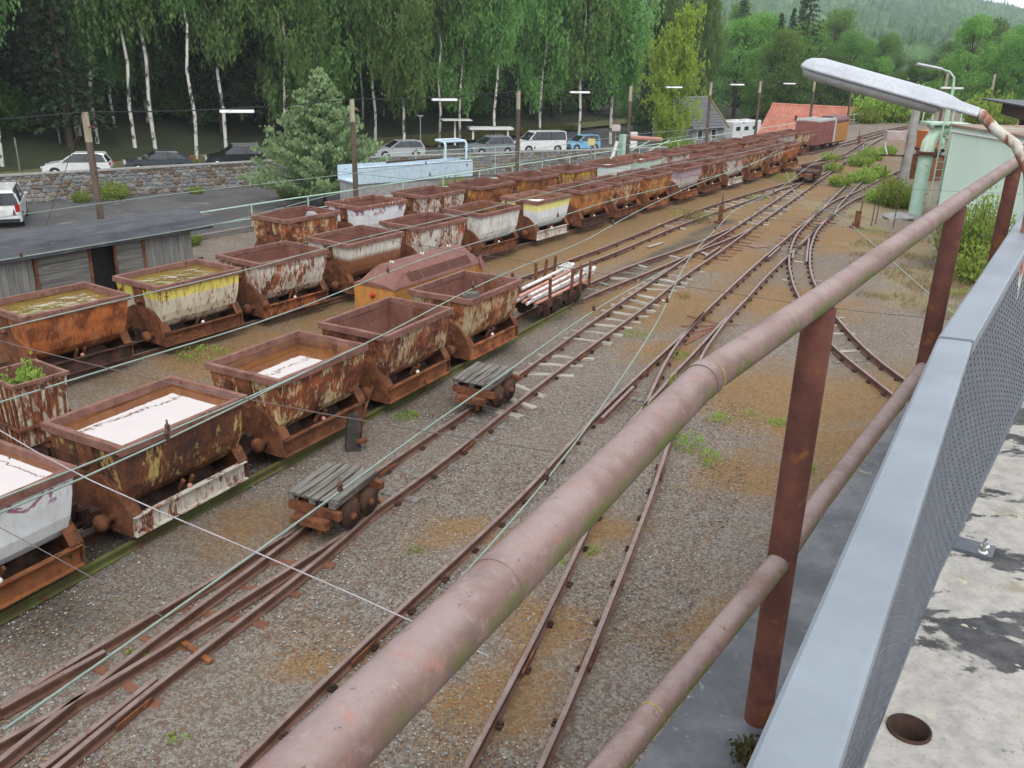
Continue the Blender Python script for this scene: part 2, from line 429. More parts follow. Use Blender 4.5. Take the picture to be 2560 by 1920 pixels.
# yard gravel sheet, stained where rust and ore dust have settled
t = NT('yard_gravel'); v = t.coords('Object', False)
at = t.n('ShaderNodeVertexColor'); at.layer_name = 'stain'
sp = t.n('ShaderNodeSeparateColor'); t.l(at.outputs['Color'], sp.inputs[0])
vc = t.n('ShaderNodeTexVoronoi'); vc.inputs['Scale'].default_value = 34; t.l(v, vc.inputs['Vector'])
vsep = t.n('ShaderNodeSeparateColor'); t.l(vc.outputs['Color'], vsep.inputs[0])
vf = t.n('ShaderNodeTexVoronoi'); vf.inputs['Scale'].default_value = 72; t.l(v, vf.inputs['Vector'])
fsep = t.n('ShaderNodeSeparateColor'); t.l(vf.outputs['Color'], fsep.inputs[0])
nz = t.noise(v, 1.1, 6, 0.7); nz2 = t.noise(v, 0.28, 4, 0.6)
cell = t.math('ADD', t.math('MULTIPLY', vsep.outputs[0], 0.6), t.math('MULTIPLY', fsep.outputs[0], 0.4))
grey = t.mix(t.rng(cell, 0.15, 0.85), (0.145, 0.124, 0.10), (0.265, 0.235, 0.20))
grey = t.mix(t.rng(vsep.outputs[1], 0.70, 0.80), grey, (0.155, 0.105, 0.082))
grey = t.mix(t.rng(fsep.outputs[2], 0.93, 0.99), grey, (0.33, 0.315, 0.29))
oran = t.mix(t.rng(cell, 0.15, 0.85), (0.165, 0.105, 0.048), (0.285, 0.188, 0.09))
oran = t.mix(t.rng(vsep.outputs[1], 0.78, 0.86), oran, (0.27, 0.13, 0.05))
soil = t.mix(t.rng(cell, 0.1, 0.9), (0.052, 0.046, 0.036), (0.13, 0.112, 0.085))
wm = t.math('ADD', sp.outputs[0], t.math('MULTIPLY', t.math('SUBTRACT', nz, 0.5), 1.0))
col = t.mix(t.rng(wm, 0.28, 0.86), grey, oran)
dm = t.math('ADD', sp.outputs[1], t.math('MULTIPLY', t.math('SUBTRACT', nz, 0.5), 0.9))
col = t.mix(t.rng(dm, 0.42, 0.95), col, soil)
dg = t.math('ADD', sp.outputs[2], t.math('MULTIPLY', t.math('SUBTRACT', nz, 0.5), 1.0))
col = t.mix(t.rng(dg, 0.4, 0.7, 0, 0.8), col, t.mix(t.rng(cell, 0.2, 0.8), (0.20, 0.155, 0.08), (0.33, 0.27, 0.155)))
col = t.mix(t.rng(nz2, 0.4, 0.75, 0.0, 0.18), col, (0.05, 0.042, 0.034))
dist = t.math('MULTIPLY', t.math('ADD', vc.outputs['Distance'], vf.outputs['Distance']), -1.0)
t.bsdf(col, 0.9, 0, t.bump(dist, 0.9, 0.02), 0.25)
GRAVEL = t.mt
AL = np.arange(-46, 118.1, 0.5); AC = np.concatenate([[5.6], np.arange(5.0, -74.1, -0.5)])
A2, C2 = np.meshgrid(AL, AC)
PX = YB[0] + A2 * YD[0] + C2 * YN[0]; PY = YB[1] + A2 * YD[1] + C2 * YN[1]
def blobs(lst):
    r = np.zeros_like(PX)
    for x, y, s, a in lst:
        r = np.maximum(r, a * np.exp(-((PX - x) ** 2 + (PY - y) ** 2) / (2 * s * s)))
    return r
orange = blobs([(4.7, 14.8, 1.1, 1), (6.0, 14.9, .9, .9), (5.3, 12.4, .8, 1), (3.5, 11.8, .6, .7), (2.8, 7.7, .7, .8), (5.4, 26.4, 1.6, .9), (7.9, 31.9, 2, .9),
                (3.2, 20.8, 1.3, 1), (0.5, 26.8, 2, .9), (2.9, 31.1, 2.2, .9), (-2.5, 19, 1.5, .8), (-4.4, 16.1, 1.4, .7), (-0.1, 6.8, .35, .9), (0.4, 8.0, .35, .9), (1.1, 10, .35, .9), (3.3, 17.2, .7, .8),
                (6.5, 21.6, 1.4, .75), (10.6, 29.5, 1.5, .7), (2.2, 22, 1.4, .8), (6, 30, 1.8, .7), (9.3, 36, 2.5, .7), (12, 40, 2.5, .7), (8, 15, 1.5, .6), (-1.9, 7.4, .3, .8), (-0.6, 9.9, .35, .8), (-3.2, 9.8, .6, .5), (5, 36, 3, .7), (10, 45, 3, .6), (15, 50, 4, .5)])
dark = blobs([(-4.8, 7.8, .7, .9), (-2.3, 14.6, .9, .6), (-4.5, 9, .7, .6), (-3.9, 10, .7, .5), (-0.3, 17, .9, .6), (-1.5, 13.4, .6, .6), (17, 62, 3, .6), (21, 70, 4, .6), (-5, 13, 1, .5), (0.9, 19.3, .8, .7), (-8, 14, 2, .6)])
# darker ground colour in a band along each wagon row
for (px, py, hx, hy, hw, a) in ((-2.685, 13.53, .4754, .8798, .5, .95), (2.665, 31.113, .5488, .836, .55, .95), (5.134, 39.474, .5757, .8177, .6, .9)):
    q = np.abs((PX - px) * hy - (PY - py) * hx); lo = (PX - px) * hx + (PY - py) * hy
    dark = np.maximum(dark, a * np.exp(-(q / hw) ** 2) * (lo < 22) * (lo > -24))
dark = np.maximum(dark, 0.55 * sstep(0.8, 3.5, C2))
dry = blobs([(11.9, 28.4, 1.5, .9), (11.4, 24.2, 1.4, 1), (9.9, 22, 1.0, .9), (12.3, 32.5, 1.2, .7), (14, 22, 3, .8), (13.5, 36, 2.5, .8)])
nx, ny = len(AL), len(AC)
orange = np.clip(orange * 0.85 + 0.30 + 0.16 * sstep(-3, -0.5, C2 * 0 - np.abs(C2 + 3.2)) + 0.12 * sstep(18, 34, PY), 0, 1)
b = MB()
zz = 0.012 * np.sin(PX * 1.7 + 1.3 * np.sin(PY * .9)) + 0.012 * np.sin(PY * 2.1)
b.v = np.stack([PX.ravel(), PY.ravel(), zz.ravel()], 1).tolist()
b.f = [(j * nx + i, (j + 1) * nx + i, (j + 1) * nx + i + 1, j * nx + i + 1) for j in range(ny - 1) for i in range(nx - 1)]
b.m = [0] * len(b.f); b.sm = [True] * len(b.f)
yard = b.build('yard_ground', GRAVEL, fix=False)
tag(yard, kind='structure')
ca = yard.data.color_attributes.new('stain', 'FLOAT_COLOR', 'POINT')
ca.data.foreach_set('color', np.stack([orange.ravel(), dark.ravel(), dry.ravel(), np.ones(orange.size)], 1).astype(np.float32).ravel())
# loose stones lying on the near gravel
g = np.random.default_rng(5)
oct_v = np.array([(1, 0, 0), (-1, 0, 0), (0, 1, 0), (0, -1, 0), (0, 0, 1), (0, 0, -1)], float)
oct_f = [(0, 2, 4), (2, 1, 4), (1, 3, 4), (3, 0, 4), (2, 0, 5), (1, 2, 5), (3, 1, 5), (0, 3, 5)]
def stones_obj(name, n, x0, x1, y0, y1, smin, smax, mats, side, keep=None, power=1.0):
    bb = MB(); k = 0
    xs = g.uniform(x0, x1, n); ys = y0 + (y1 - y0) * g.random(n) ** power
    for x, y in zip(xs, ys):
        if keep and not keep(x, y): continue
        s = g.uniform(smin, smax)
        V = oct_v * s * g.uniform(0.6, 1.25, (6, 1)) * np.array([1, g.uniform(.6, 1), g.uniform(.45, .8)])
        a = g.uniform(0, 6.28); c_, s_ = math.cos(a), math.sin(a)
        V = np.stack([V[:, 0] * c_ - V[:, 1] * s_ + x, V[:, 0] * s_ + V[:, 1] * c_ + y, V[:, 2] + s * .25], 1)
        bb.add(V.tolist(), oct_f, int(g.integers(0, len(mats))))
    o = bb.build(name, mats, fix=False)
    return tag(o, side, 'gravel', kind='stuff')
GST = [pm('gravel_%s' % n, a, b_, 4, 0.9, 0.3) for n, a, b_ in (('grey', (0.27, 0.26, 0.245), (0.19, 0.18, 0.17)), ('red', (0.18, 0.105, 0.085), (0.12, 0.075, 0.06)), ('ochre', (0.30, 0.19, 0.09), (0.21, 0.13, 0.07)), ('dark', (0.10, 0.09, 0.085), (0.15, 0.135, 0.12)), ('pale', (0.40, 0.385, 0.36), (0.3, 0.29, 0.27)))]
stones_obj('loose_gravel', 34000, -6.0, 4.2, 4.6, 15.0, 0.009, 0.022, GST, 'loose grey and rust-red track gravel on the near yard', keep=lambda x, y: x > -5.6 + (y - 7) * .48 - 1.0 and x < .6 + (y - 5) * .42, power=1.5)

# low street, lot and kerb strip behind the yard
def sheet(name, pts, z, mt, kind='structure'):
    bb = MB(); bb.add([(x, y, z) for x, y in pts], [tuple(range(len(pts)))])
    return tag(bb.build(name, mt, fix=False), kind=kind)
def yq(al0, al1, ac0, ac1):
    return [YA(al0, ac0)[:2], YA(al1, ac0)[:2], YA(al1, ac1)[:2], YA(al0, ac1)[:2]]
vg = MB(); VA, VC = np.arange(-22, 116, 3.0), np.arange(41.5, 46.1, .75)
for i in range(len(VA) - 1):
    for j in range(len(VC) - 1):
        q = [YA(VA[i], VC[j]), YA(VA[i + 1], VC[j]), YA(VA[i + 1], VC[j + 1]), YA(VA[i], VC[j + 1])]
        zs = terrain_z(np.array([p[0] for p in q]), np.array([p[1] for p in q]))
        vg.add([(p[0], p[1], max(float(z_), -3.71) + .03) for p, z_ in zip(q, zs)], [(0, 1, 2, 3)], 0, True)
tag(vg.build('grass_verge', pm('verge_turf', (.085, .10, .034), (.145, .13, .06), .7, .95, .5, bs=9, c3=(.085, .12, .035), s3=2, rand=False), fix=False), kind='structure')
sheet('lower_lot', yq(-70, 150, 6.0, 43.5), LOW, ASPHALT)
# ------------------------------------------------------------------ tracks
PROF = [(-.045, 0), (.045, 0), (.045, .012), (.010, .022), (.010, .078), (.027, .086), (.027, .113), (.021, .118), (-.021, .118), (-.027, .113), (-.027, .086), (-.010, .078), (-.010, .022), (-.045, .012)]
def rail(line, parent, name='rail', z=0.004, mt=None):
    P = np.array(line); T = np.gradient(P, axis=0); T /= np.hypot(T[:, 0], T[:, 1])[:, None]
    loops = [[(p[0] + t_[1] * u, p[1] - t_[0] * u, z + h) for u, h in PROF] for p, t_ in zip(P, T)]
    bb = MB().loft(loops); n_ = len(PROF)
    for i in range((len(loops) - 1) * n_):
        if i % n_ in (6, 7, 8): bb.m[i] = 1
    return bb.build(name, [mt or RAIL, mt or RAIL_TOP], parent)
def resample(line, step):
    P = np.array(line); L = np.concatenate([[0], np.cumsum(np.hypot(*np.diff(P, axis=0).T))])
    s = np.arange(step / 2, L[-1], step)
    return [(float(np.interp(a, L, P[:, 0])), float(np.interp(a, L, P[:, 1]))) for a in s]
def clips(line, parent, step=0.62, side=(-1, 1)):
    bb = MB(); P = resample(line, step)
    for i in range(len(P) - 1):
        x, y = P[i]; h = math.atan2(P[i + 1][1] - y, P[i + 1][0] - x)
        for s_ in side:
            ox, oy = math.sin(h) * .06 * s_, -math.cos(h) * .06 * s_
            bb.box((x + ox, y + oy, .022), (.09, .06, .03), h)
            bb.box((x + ox * 1.05, y + oy * 1.05, .045), (.035, .035, .035), h + .5)
    o = bb.build('rail_clip', RUST_DARK, parent, fix=False)
    return tag(o, kind='stuff')
slp_wood = [MB().box((0, 0, 0), (.17, 1.05, .07)).mesh('sleeper', WOOD_PALE) for _ in range(1)]
def sl_mesh(L, mt, wd=.16):
    bb = MB(); n = 5
    loops = []
    for i in range(n + 1):
        y = -L / 2 + L * i / n; j = rnd.uniform(-.008, .008)
        loops.append([(-wd / 2 + j, y, -.03), (wd / 2 + j, y, -.03), (wd / 2 - .012 + j, y, .035 + rnd.uniform(-.006, .004)), (-wd / 2 + .012 + j, y, .035 + rnd.uniform(-.006, .004))])
    return bb.loft(loops).mesh('sleeper', mt)
SL_PALE = [sl_mesh(1.1, WOOD_PALE) for _ in range(4)]; SL_GREY = [sl_mesh(1.1, WOOD_GREY) for _ in range(3)]; SL_STEEL = [sl_mesh(1.15, STEEL_SLEEPER, .12) for _ in range(2)]
def sleepers(left, right, parent, step, meshes, y0=-99, y1=999, z=-.006, skip=0.0, jit=.06, wide=1.0):
    Lp = np.array(left); Rp = np.array(right)
    for x, y in resample(left, step):
        if not (y0 < y < y1) or rnd.random() < skip: continue
        d = np.hypot(Rp[:, 0] - x, Rp[:, 1] - y); q = Rp[int(np.argmin(d))]
        mx, my = (x + q[0]) / 2, (y + q[1]) / 2
        o = link('sleeper', rnd.choice(meshes), parent)
        o.location = (mx + rnd.uniform(-.03, .03), my, z + rnd.uniform(-.012, .008)); o.rotation_euler = (0, 0, math.atan2(q[1] - y, q[0] - x) - math.pi / 2 + rnd.uniform(-jit, jit))
        o.scale = (rnd.uniform(.85, 1.15), wide * rnd.uniform(.92, 1.06), 1)
RAILS['r2'].append((-2.36, 10.05)); RAILS['r3'].append((-1.95, 9.62))
RL = {k: smooth_line(v_) for k, v_ in RAILS.items()}
GA = 0.285
def straight(c, d, a0, a1, off):
    n = np.array([d[1], -d[0]])
    return [tuple(np.array(c) + np.array(d) * a + n * off) for a in np.linspace(a0, a1, 30)]
FC, FD = (-2.68487, 13.52973), (0.47540, 0.87977)
MC_, MD_ = (2.66518, 31.11308), (0.54878, 0.83597)
BC_, BD_ = (5.13373, 39.47362), (0.57571, 0.81765)
tk = thing('rail_track', 'narrow gauge track under the back row of wagons by the mint railing', 'rail track')
for s_ in (-1, 1): rail(straight(BC_, BD_, -34, 20.5, s_ * GA), tk)
rail(RL['Bfr'], tk); rail(offset_line(RL['Bfr'], -.57), tk)
tk = thing('rail_track', 'narrow gauge track under the middle row of wagons', 'rail track')
ml, mr = straight(MC_, MD_, -27, 20.6, -GA), straight(MC_, MD_, -27, 20.6, GA)
rail(ml, tk); rail(mr, tk); rail(RL['Mfr'], tk); rail(RL['Mfl'], tk)
tk = thing('rail_track', 'empty track beside the middle wagon row, carrying the orange locomotive', 'rail track')
rail(RL['T2L'], tk); rail(RL['T2R'], tk); clips(RL['T2L'], tk, 1.3); clips(RL['T2R'], tk, 1.3)
sleepers(RL['T2L'], RL['T2R'], tk, .75, SL_PALE + SL_GREY, 31, 41)
tk = thing('rail_track', 'track with mossy rail under the front row of wagons', 'rail track')
FRl = RL['FR']; FLl = [p for p in offset_line(FRl, -.57) if p[1] < 21.9] + [p for p in RL['FLf'] if p[1] > 22.1]
MOSSY = pm('mossy_rail', (0.09, 0.075, 0.03), (0.11, 0.13, 0.035), 2.2, 0.85, 0.3, c3=(0.12, 0.055, 0.03), s3=4)
rail([p for p in FRl if p[1] < 20.6], tk, mt=MOSSY); rail([p for p in FRl if p[1] > 20.4], tk); rail(FLl, tk)
sleepers(FLl, FRl, tk, .7, SL_PALE + SL_GREY, 21.5, 26.5, skip=.35, wide=.8)
tk = thing('rail_track', 'track with pale wooden sleepers carrying the two pallet trolleys', 'rail track')
rail(RL['T3L'], tk); rail(RL['T3R'], tk); clips(RL['T3L'], tk, .9, (1,)); clips(RL['T3R'], tk, .9)
for k in ('r1', 'r2', 'r3', 'r4'): rail(RL[k], tk)
for k in ('g1', 'g2', 't3g'): rail(RL[k], tk, 'check_rail')
sleepers(RL['T3L'], RL['T3R'], tk, .60, SL_PALE, 13.6, 25.0, skip=.08)
sleepers(RL['T3L'], RL['T3R'], tk, .55, SL_STEEL, 25.2, 31.5, z=-.012, wide=1.25)
sleepers(RL['T3L'], RL['T3R'], tk, .62, SL_GREY + SL_PALE, 31.6, 41)
sleepers(RL['T3L'], RL['T3R'], tk, .7, SL_GREY, 10.2, 13.6, z=-.022, skip=.2)
sleepers(RL['T3L'], RL['T3R'], tk, .8, SL_GREY, 43, 64, skip=.2)
sleepers(RL['r1'], RL['r4'], tk, .55, SL_STEEL, 5.5, 9.8, z=-.02, wide=1.0, skip=.15)
for (x, y, a) in ((-1.72, 10.62, .62), (-1.95, 10.25, .62), (-3.02, 7.35, .9)):      # plates and a loose board between the rails
    pl = MB().box((0, 0, 0), (.5, .06, .02)).build('tie_plate', RUST_ORANGE, tk, (x, y, .045), a - math.pi / 2)
tk = thing('rail_track', 'track curving past the bare gravel to the far points', 'rail track')
rail(RL['T4L'], tk); rail(RL['UR'], tk)
t4r = [p for p in offset_line(RL['T4L'], .57) if p[1] < 15.4] + RL['T4R']
rail(t4r, tk); rail(RL['uw'], tk, 'wing_rail')
clips(RL['T4L'], tk, .7, (1,)); clips(RL['UR'], tk, .7)
for k in ('ug', 't4g'): rail(RL[k], tk, 'check_rail')
sleepers(RL['T4L'], RL['UR'], tk, .62, SL_STEEL, 17.0, 20.2, z=-.012, wide=1.2)
sleepers(RL['T4L'], RL['UR'], tk, .62, SL_STEEL + SL_GREY, 27.5, 36.5, z=-.012, wide=1.05)
sleepers(RL['T4L'], RL['UR'], tk, .62, SL_GREY, 36.6, 47, z=-.01)
sleepers(RL['T4L'], t4r, tk, .9, SL_GREY, 5.5, 15, z=-.03, skip=.3)
tk = thing('rail_track', 'sharply curved track turning off beneath the viewing platform', 'rail track')
rail(RL['VL'], tk); rail(RL['VR'], tk); clips(RL['VL'], tk, .62); clips(RL['VR'], tk, .62); rail(RL['vg'], tk, 'check_rail')
sleepers(RL['VL'], RL['VR'], tk, .62, SL_GREY + SL_PALE, 12.4, 33, z=-.03, skip=.25)
tk = thing('rail_track', 'straight track running under the viewing platform railing', 'rail track')
rail(RL['Ra'], tk); rail(RL['Rb'], tk); clips(RL['Ra'], tk, .8, (1,)); clips(RL['Rb'], tk, .8, (-1,))
tk = thing('rail_track', 'track branching off past the leaning concrete post', 'rail track')
rail(RL['WL'], tk); rail(RL['WR'], tk); sleepers(RL['WL'], RL['WR'], tk, .65, SL_GREY, 34.5, 47, z=-.012)
fp_me = MB().box((0, .045, .05), (.42, .02, .055)).box((0, -.045, .05), (.42, .02, .055)).mesh('fishplate', RUST)
def fishplates(line, parent, step):
    P = resample(line, step)
    for i in range(len(P) - 1):
        j = resample(line, .3); x, y = P[i]; k = min(range(len(j)), key=lambda q: (j[q][0] - x) ** 2 + (j[q][1] - y) ** 2); q = j[min(k + 1, len(j) - 1)]; p0 = j[max(k - 1, 0)]
        o = link('fishplate', fp_me, parent); o.location = (x, y, 0); o.rotation_euler = (0, 0, math.atan2(q[1] - p0[1], q[0] - p0[0]))
for k, st in (('T3L', 4.5), ('T3R', 4.8), ('T4L', 4.6), ('UR', 5), ('Ra', 4.2), ('Rb', 4.4), ('r1', 2.4), ('r4', 2.2), ('T2L', 5), ('T2R', 5.2)): fishplates(RL[k], tk if k in ('none',) else [o_ for o_ in bpy.data.objects if o_.name.startswith('rail_track')][{'T3L': 4, 'T3R': 4, 'r1': 4, 'r4': 4, 'T4L': 5, 'UR': 5, 'Ra': 7, 'Rb': 7, 'T2L': 2, 'T2R': 2}[k]], st)
tk = thing('rail_track', 'far track bending round the bare slope beyond the last wagons', 'rail track')
rail(RL['far1'], tk); rail(offset_line(RL['far1'], .6), tk)
o = MB().box((0, 0, 0), (.62, .42, .02)).build('steel_plate', pm('pinkish_plate', (0.24, 0.13, 0.10), (0.19, 0.10, 0.08), 3), None, (7.54, 27.98, .03), R_(25))
tag(o, 'flat pinkish rusty steel plate lying on the gravel between tracks', 'steel plate')

# ------------------------------------------------------------------ mine wagons
TUB = [(1.385, .655, .940), (1.08, .63, .905), (.84, .59, .875), (.69, .54, .858), (.58, .46, .848), (.505, .35, .842), (.47, .2, .840)]
def tub_mesh(outer, inner):
    bb = MB(); sd = [rnd.uniform(0, 9) for _ in range(4)]
    def loop(z, W, L, t_):
        W -= t_; L -= t_; pts = []
        for k in range(9): pts.append((-L + 2 * L * k / 9, -W))
        for k in range(6): pts.append((L, -W + 2 * W * k / 6))
        for k in range(9): pts.append((L - 2 * L * k / 9, W))
        for k in range(6): pts.append((-L, W - 2 * W * k / 6))
        o_ = []
        for x, y in pts:     # shallow dents and bulges from years of loading
            d_ = .011 * math.sin(5.1 * x + sd[0] + 3 * z) * math.sin(6.3 * z + sd[1]) + .008 * math.sin(9.7 * y + sd[2]) * math.cos(8.0 * z + sd[3])
            e_ = min(1, (1.385 - z) * 5) * (0 if z < .5 else 1)
            o_.append((x * (1 + d_ * e_), y * (1 + 1.5 * d_ * e_), z))
        return o_
    Z = []
    for i in range(len(TUB) - 1):
        for f in ((0, .5) if i < 2 else (0,)): Z.append([TUB[i][k] * (1 - f) + TUB[i + 1][k] * f for k in range(3)])
    Z.append(TUB[-1])
    bb.loft([loop(z, W, L, 0) for z, W, L in Z], 0, capa=False)
    n0 = len(bb.f)
    bb.loft([[(x, y, z + (0 if i == 0 else .012)) for x, y, z in loop(z0, W, L, .018)] for i, (z0, W, L) in enumerate(Z)], 1, capa=False)
    for i in range(n0, len(bb.f)): bb.f[i] = tuple(reversed(bb.f[i]))
    return bb.mesh('tub', [outer, inner], fix=False)
def rim_mesh(mt):
    L, W, h, w_ = .975, .69, .10, .07
    pts = [(-L + 2 * L * k / 8, -W, 0, 1) for k in range(8)] + [(L, -W + 2 * W * k / 6, -1, 0) for k in range(6)] + [(L - 2 * L * k / 8, W, 0, -1) for k in range(8)] + [(-L, W - 2 * W * k / 6, 1, 0) for k in range(6)]
    lo = []
    for x, y, _, _ in pts:
        ex = rnd.uniform(-.006, .006); ez = rnd.uniform(-.005, .004)
        ix = max(-L + w_, min(L - w_, x)); iy = max(-W + w_, min(W - w_, y))
        lo.append([(x + ex, y + ex, 1.40 - h + ez), (x + ex, y + ex, 1.392 + ez), (x * .994 + ex, y * .992 + ex, 1.40 + ez), (ix, iy, 1.40 + ez), (ix, iy, 1.40 - h + ez)])
    lo.append(lo[0])
    return MB().loft(lo, capa=False, capb=False).mesh('rim', mt)
def arc_pts():
    return [(-.64, .24), (-.64, .50), (-.565, .62), (-.47, .74), (-.36, .835), (-.22, .90), (.22, .90), (.36, .835), (.47, .74), (.565, .62), (.64, .50), (.64, .24)]
ENDP = MB().prism(arc_pts(), -.008, .008, 'x').mesh('end_plate', RUST)
def flange_mesh():
    bb = MB(); A = arc_pts()
    for i in range(1, len(A) - 2):
        (y0, z0), (y1, z1) = A[i], A[i + 1]
        m_ = ((y0 + y1) / 2, (z0 + z1) / 2); L = math.hypot(y1 - y0, z1 - z0); a = math.atan2(z1 - z0, y1 - y0)
        bb.box((.07, m_[0], m_[1]), (.15, L * .98, .012), 0, 0, a)
        bb.box((.07, y0 * .97, z0 * .985), (.13, .012, .07), 0, 0, math.atan2(z0 - .35, y0) + math.pi / 2 * 0)
    return bb.mesh('cradle_flange', RUST)
FLG = flange_mesh()
def sill_mesh():
    bb = MB()
    bb.box((0, -.60, .355), (1.78, .014, .23))
    bb.box((0, -.628, .475), (1.80, .075, .014)); bb.box((0, -.628, .235), (1.80, .075, .014))
    for x in (-.62, -.2, .15, .58): bb.box((x, -.61, .42), (.05, .012, .05))
    return bb
SILL_V = [sill_mesh().mesh('side_sill', m_) for m_ in (RUST, RUST_DARK, RUST_ORANGE, rust_paint('sill_white', (.50, .48, .42), .62), rust_paint('sill_cream', (.42, .36, .2), .3))]
WHEEL = MB().lathe([(.0, -.05), (.10, -.05), (.12, -.03), (.165, -.03), (.175, -.05), (.20, -.05), (.225, .03), (.225, .05), (.0, .05)], 18, 0, (0, 0, 0), 'y').mesh('wheel', RUST_DARK)
BUFF = MB().lathe([(.05, 0), (.05, .10), (.095, .12), (.105, .17), (.09, .21), (.05, .235), (.0, .24)], 14, 0, (0, 0, 0), 'x').mesh('buffer', RUST)
def coupler_mesh():
    bb = MB()
    bb.box((.09, .02, .40), (.20, .22, .16)); bb.box((.20, -.08, .43), (.10, .02, .24), .3); bb.box((.20, .12, .43), (.10, .02, .24), -.3); bb.box((.16, .02, .33), (.26, .07, .05))
    return bb.mesh('coupler', RUST_DARK)
COUP = coupler_mesh()
BRK = MB().box((-.075, 0, .0), (.03, .05, .17), 0, 0, .5).box((.075, 0, 0), (.03, .05, .17), 0, 0, .5).mesh('bracket', RUST)
def ball(r, n=10):
    return MB().lathe([(r * math.sin(math.pi * i / 6) + 1e-4, -r * math.cos(math.pi * i / 6)) for i in range(7)], n)
ROLL_W = ball(.034).mesh('roller', WHITE); ROLL_P = ball(.034).mesh('roller', PINK)
RIB = MB().loft([[(0, -.13, .60), (.03, -.13, .60), (.03, .13, .60), (0, .13, .60)], [(.05, -.13, 1.305), (.112, -.13, 1.305), (.112, .13, 1.305), (.05, .13, 1.305)]]).mesh('end_rib', RUST)
PIN = MB().lathe([(.04, 0), (.04, .09), (.0, .09)], 10, 0, (0, 0, 0), 'x').mesh('trunnion', RUST)
TRAY = MB().box((0, 0, .335), (1.7, .70, .05)).mesh('chassis', RUST_DARK)
rim_cache = {}
def make_wagon(label, c, h, outer, inner=INNER, rim=RIM, sill=0, roller=ROLL_W, group=None, endm=None):
    w_ = thing('mine_wagon', label, 'mine wagon', (c[0], c[1], 0), h, group)
    link('tub', tub_mesh(outer, inner), w_)
    link('rim', rim_mesh(rim), w_)
    link('chassis', TRAY, w_)
    for s_ in (0, math.pi):
        cx, sx = math.cos(s_), math.sin(s_)
        def put(name, me, x, y, z=0.0, par=w_):
            o = link(name, me, par); o.location = (cx * x - sx * y, sx * x + cx * y, z); o.rotation_euler = (0, 0, s_); return o
        e = put('end_plate', ENDP, .905 + .02, 0)
        fl = link('cradle_flange', FLG, e); fl.location = (-.152, 0, 0)
        put('side_sill', SILL_V[sill], 0, 0)
        put('buffer', BUFF, .93, .33, .42)
        put('coupler', COUP, .93, 0)
        rb = put('end_rib', RIB, .848, 0, 0.0)
        tn = link('trunnion', PIN, rb); tn.location = (.06, 0, 1.02)
        for x in (-.42, .42): put('wheel', WHEEL, x, .285, .118 + .20)
        br = put('bracket', BRK, 0, -.53, .53)
        rl = link('roller', roller, br); rl.location = (0, -.055, -.035)
    # shade slight tilts of age
    w_.rotation_euler = (rnd.uniform(-.006, .006), rnd.uniform(-.006, .006), h + rnd.uniform(-.008, .008))
    return w_
def wat_mat(name, c1, c2, refl, rip):
    t = NT(name); v = t.coords('Object', True)
    n1 = t.noise(v, 2.2, 4, 0.55); n2 = t.noise(v, rip[0], 3, 0.5, 0.6)
    col = t.mix(t.rng(n1, .35, .65), c1, c2)
    d = t.n('ShaderNodeBsdfDiffuse'); t.l(col, d.inputs['Color'])
    gl = t.n('ShaderNodeBsdfGlossy'); gl.inputs['Roughness'].default_value = 0.03; gl.inputs['Color'].default_value = (1, 1, 1, 1)
    t.l(t.bump(n2, rip[1], rip[2]), gl.inputs['Normal'])
    fr = t.n('ShaderNodeFresnel'); fr.inputs['IOR'].default_value = refl
    mx = t.n('ShaderNodeMixShader'); t.l(fr.outputs[0], mx.inputs[0]); t.l(d.outputs[0], mx.inputs[1]); t.l(gl.outputs[0], mx.inputs[2])
    t.l(mx.outputs[0], t.out.inputs['Surface'])
    return t.mt
WATER_BROWN = wat_mat('rusty_rainwater', (0.22, 0.085, 0.014), (0.165, 0.062, 0.014), 8.0, (2.2, 0.05, 0.05))
WATER_OLIVE = wat_mat('olive_rainwater', (0.19, 0.14, 0.022), (0.15, 0.10, 0.022), 2.2, (4.0, 0.55, 0.06))
WATER_DARK = wat_mat('dark_rainwater', (0.05, 0.03, 0.016), (0.04, 0.026, 0.016), 2.2, (3.0, 0.1, 0.05))
def water(wg, label, z, mt):
    W = float(np.interp(-z, [-r[0] for r in TUB], [r[1] for r in TUB])) - .02; L = float(np.interp(-z, [-r[0] for r in TUB], [r[2] for r in TUB])) - .02
    bb = MB(); n = 8
    loop = [(-L, -W), (L, -W), (L, W), (-L, W)]
    bb.loft([[(x, y, z - .03) for x, y in loop], [(x, y, z) for x, y in loop]])
    o = bb.build('rain_water', mt, None, wg.location, 0); o.rotation_euler = wg.rotation_euler.copy(); o.rotation_euler[0] = 0; o.rotation_euler[1] = 0
    return tag(o, label, 'water')
CREAM, OFFW, PALE, YEL, MNT = (.45, .37, .22), (.56, .55, .50), (.66, .69, .70), (.66, .58, .13), (.46, .58, .49)
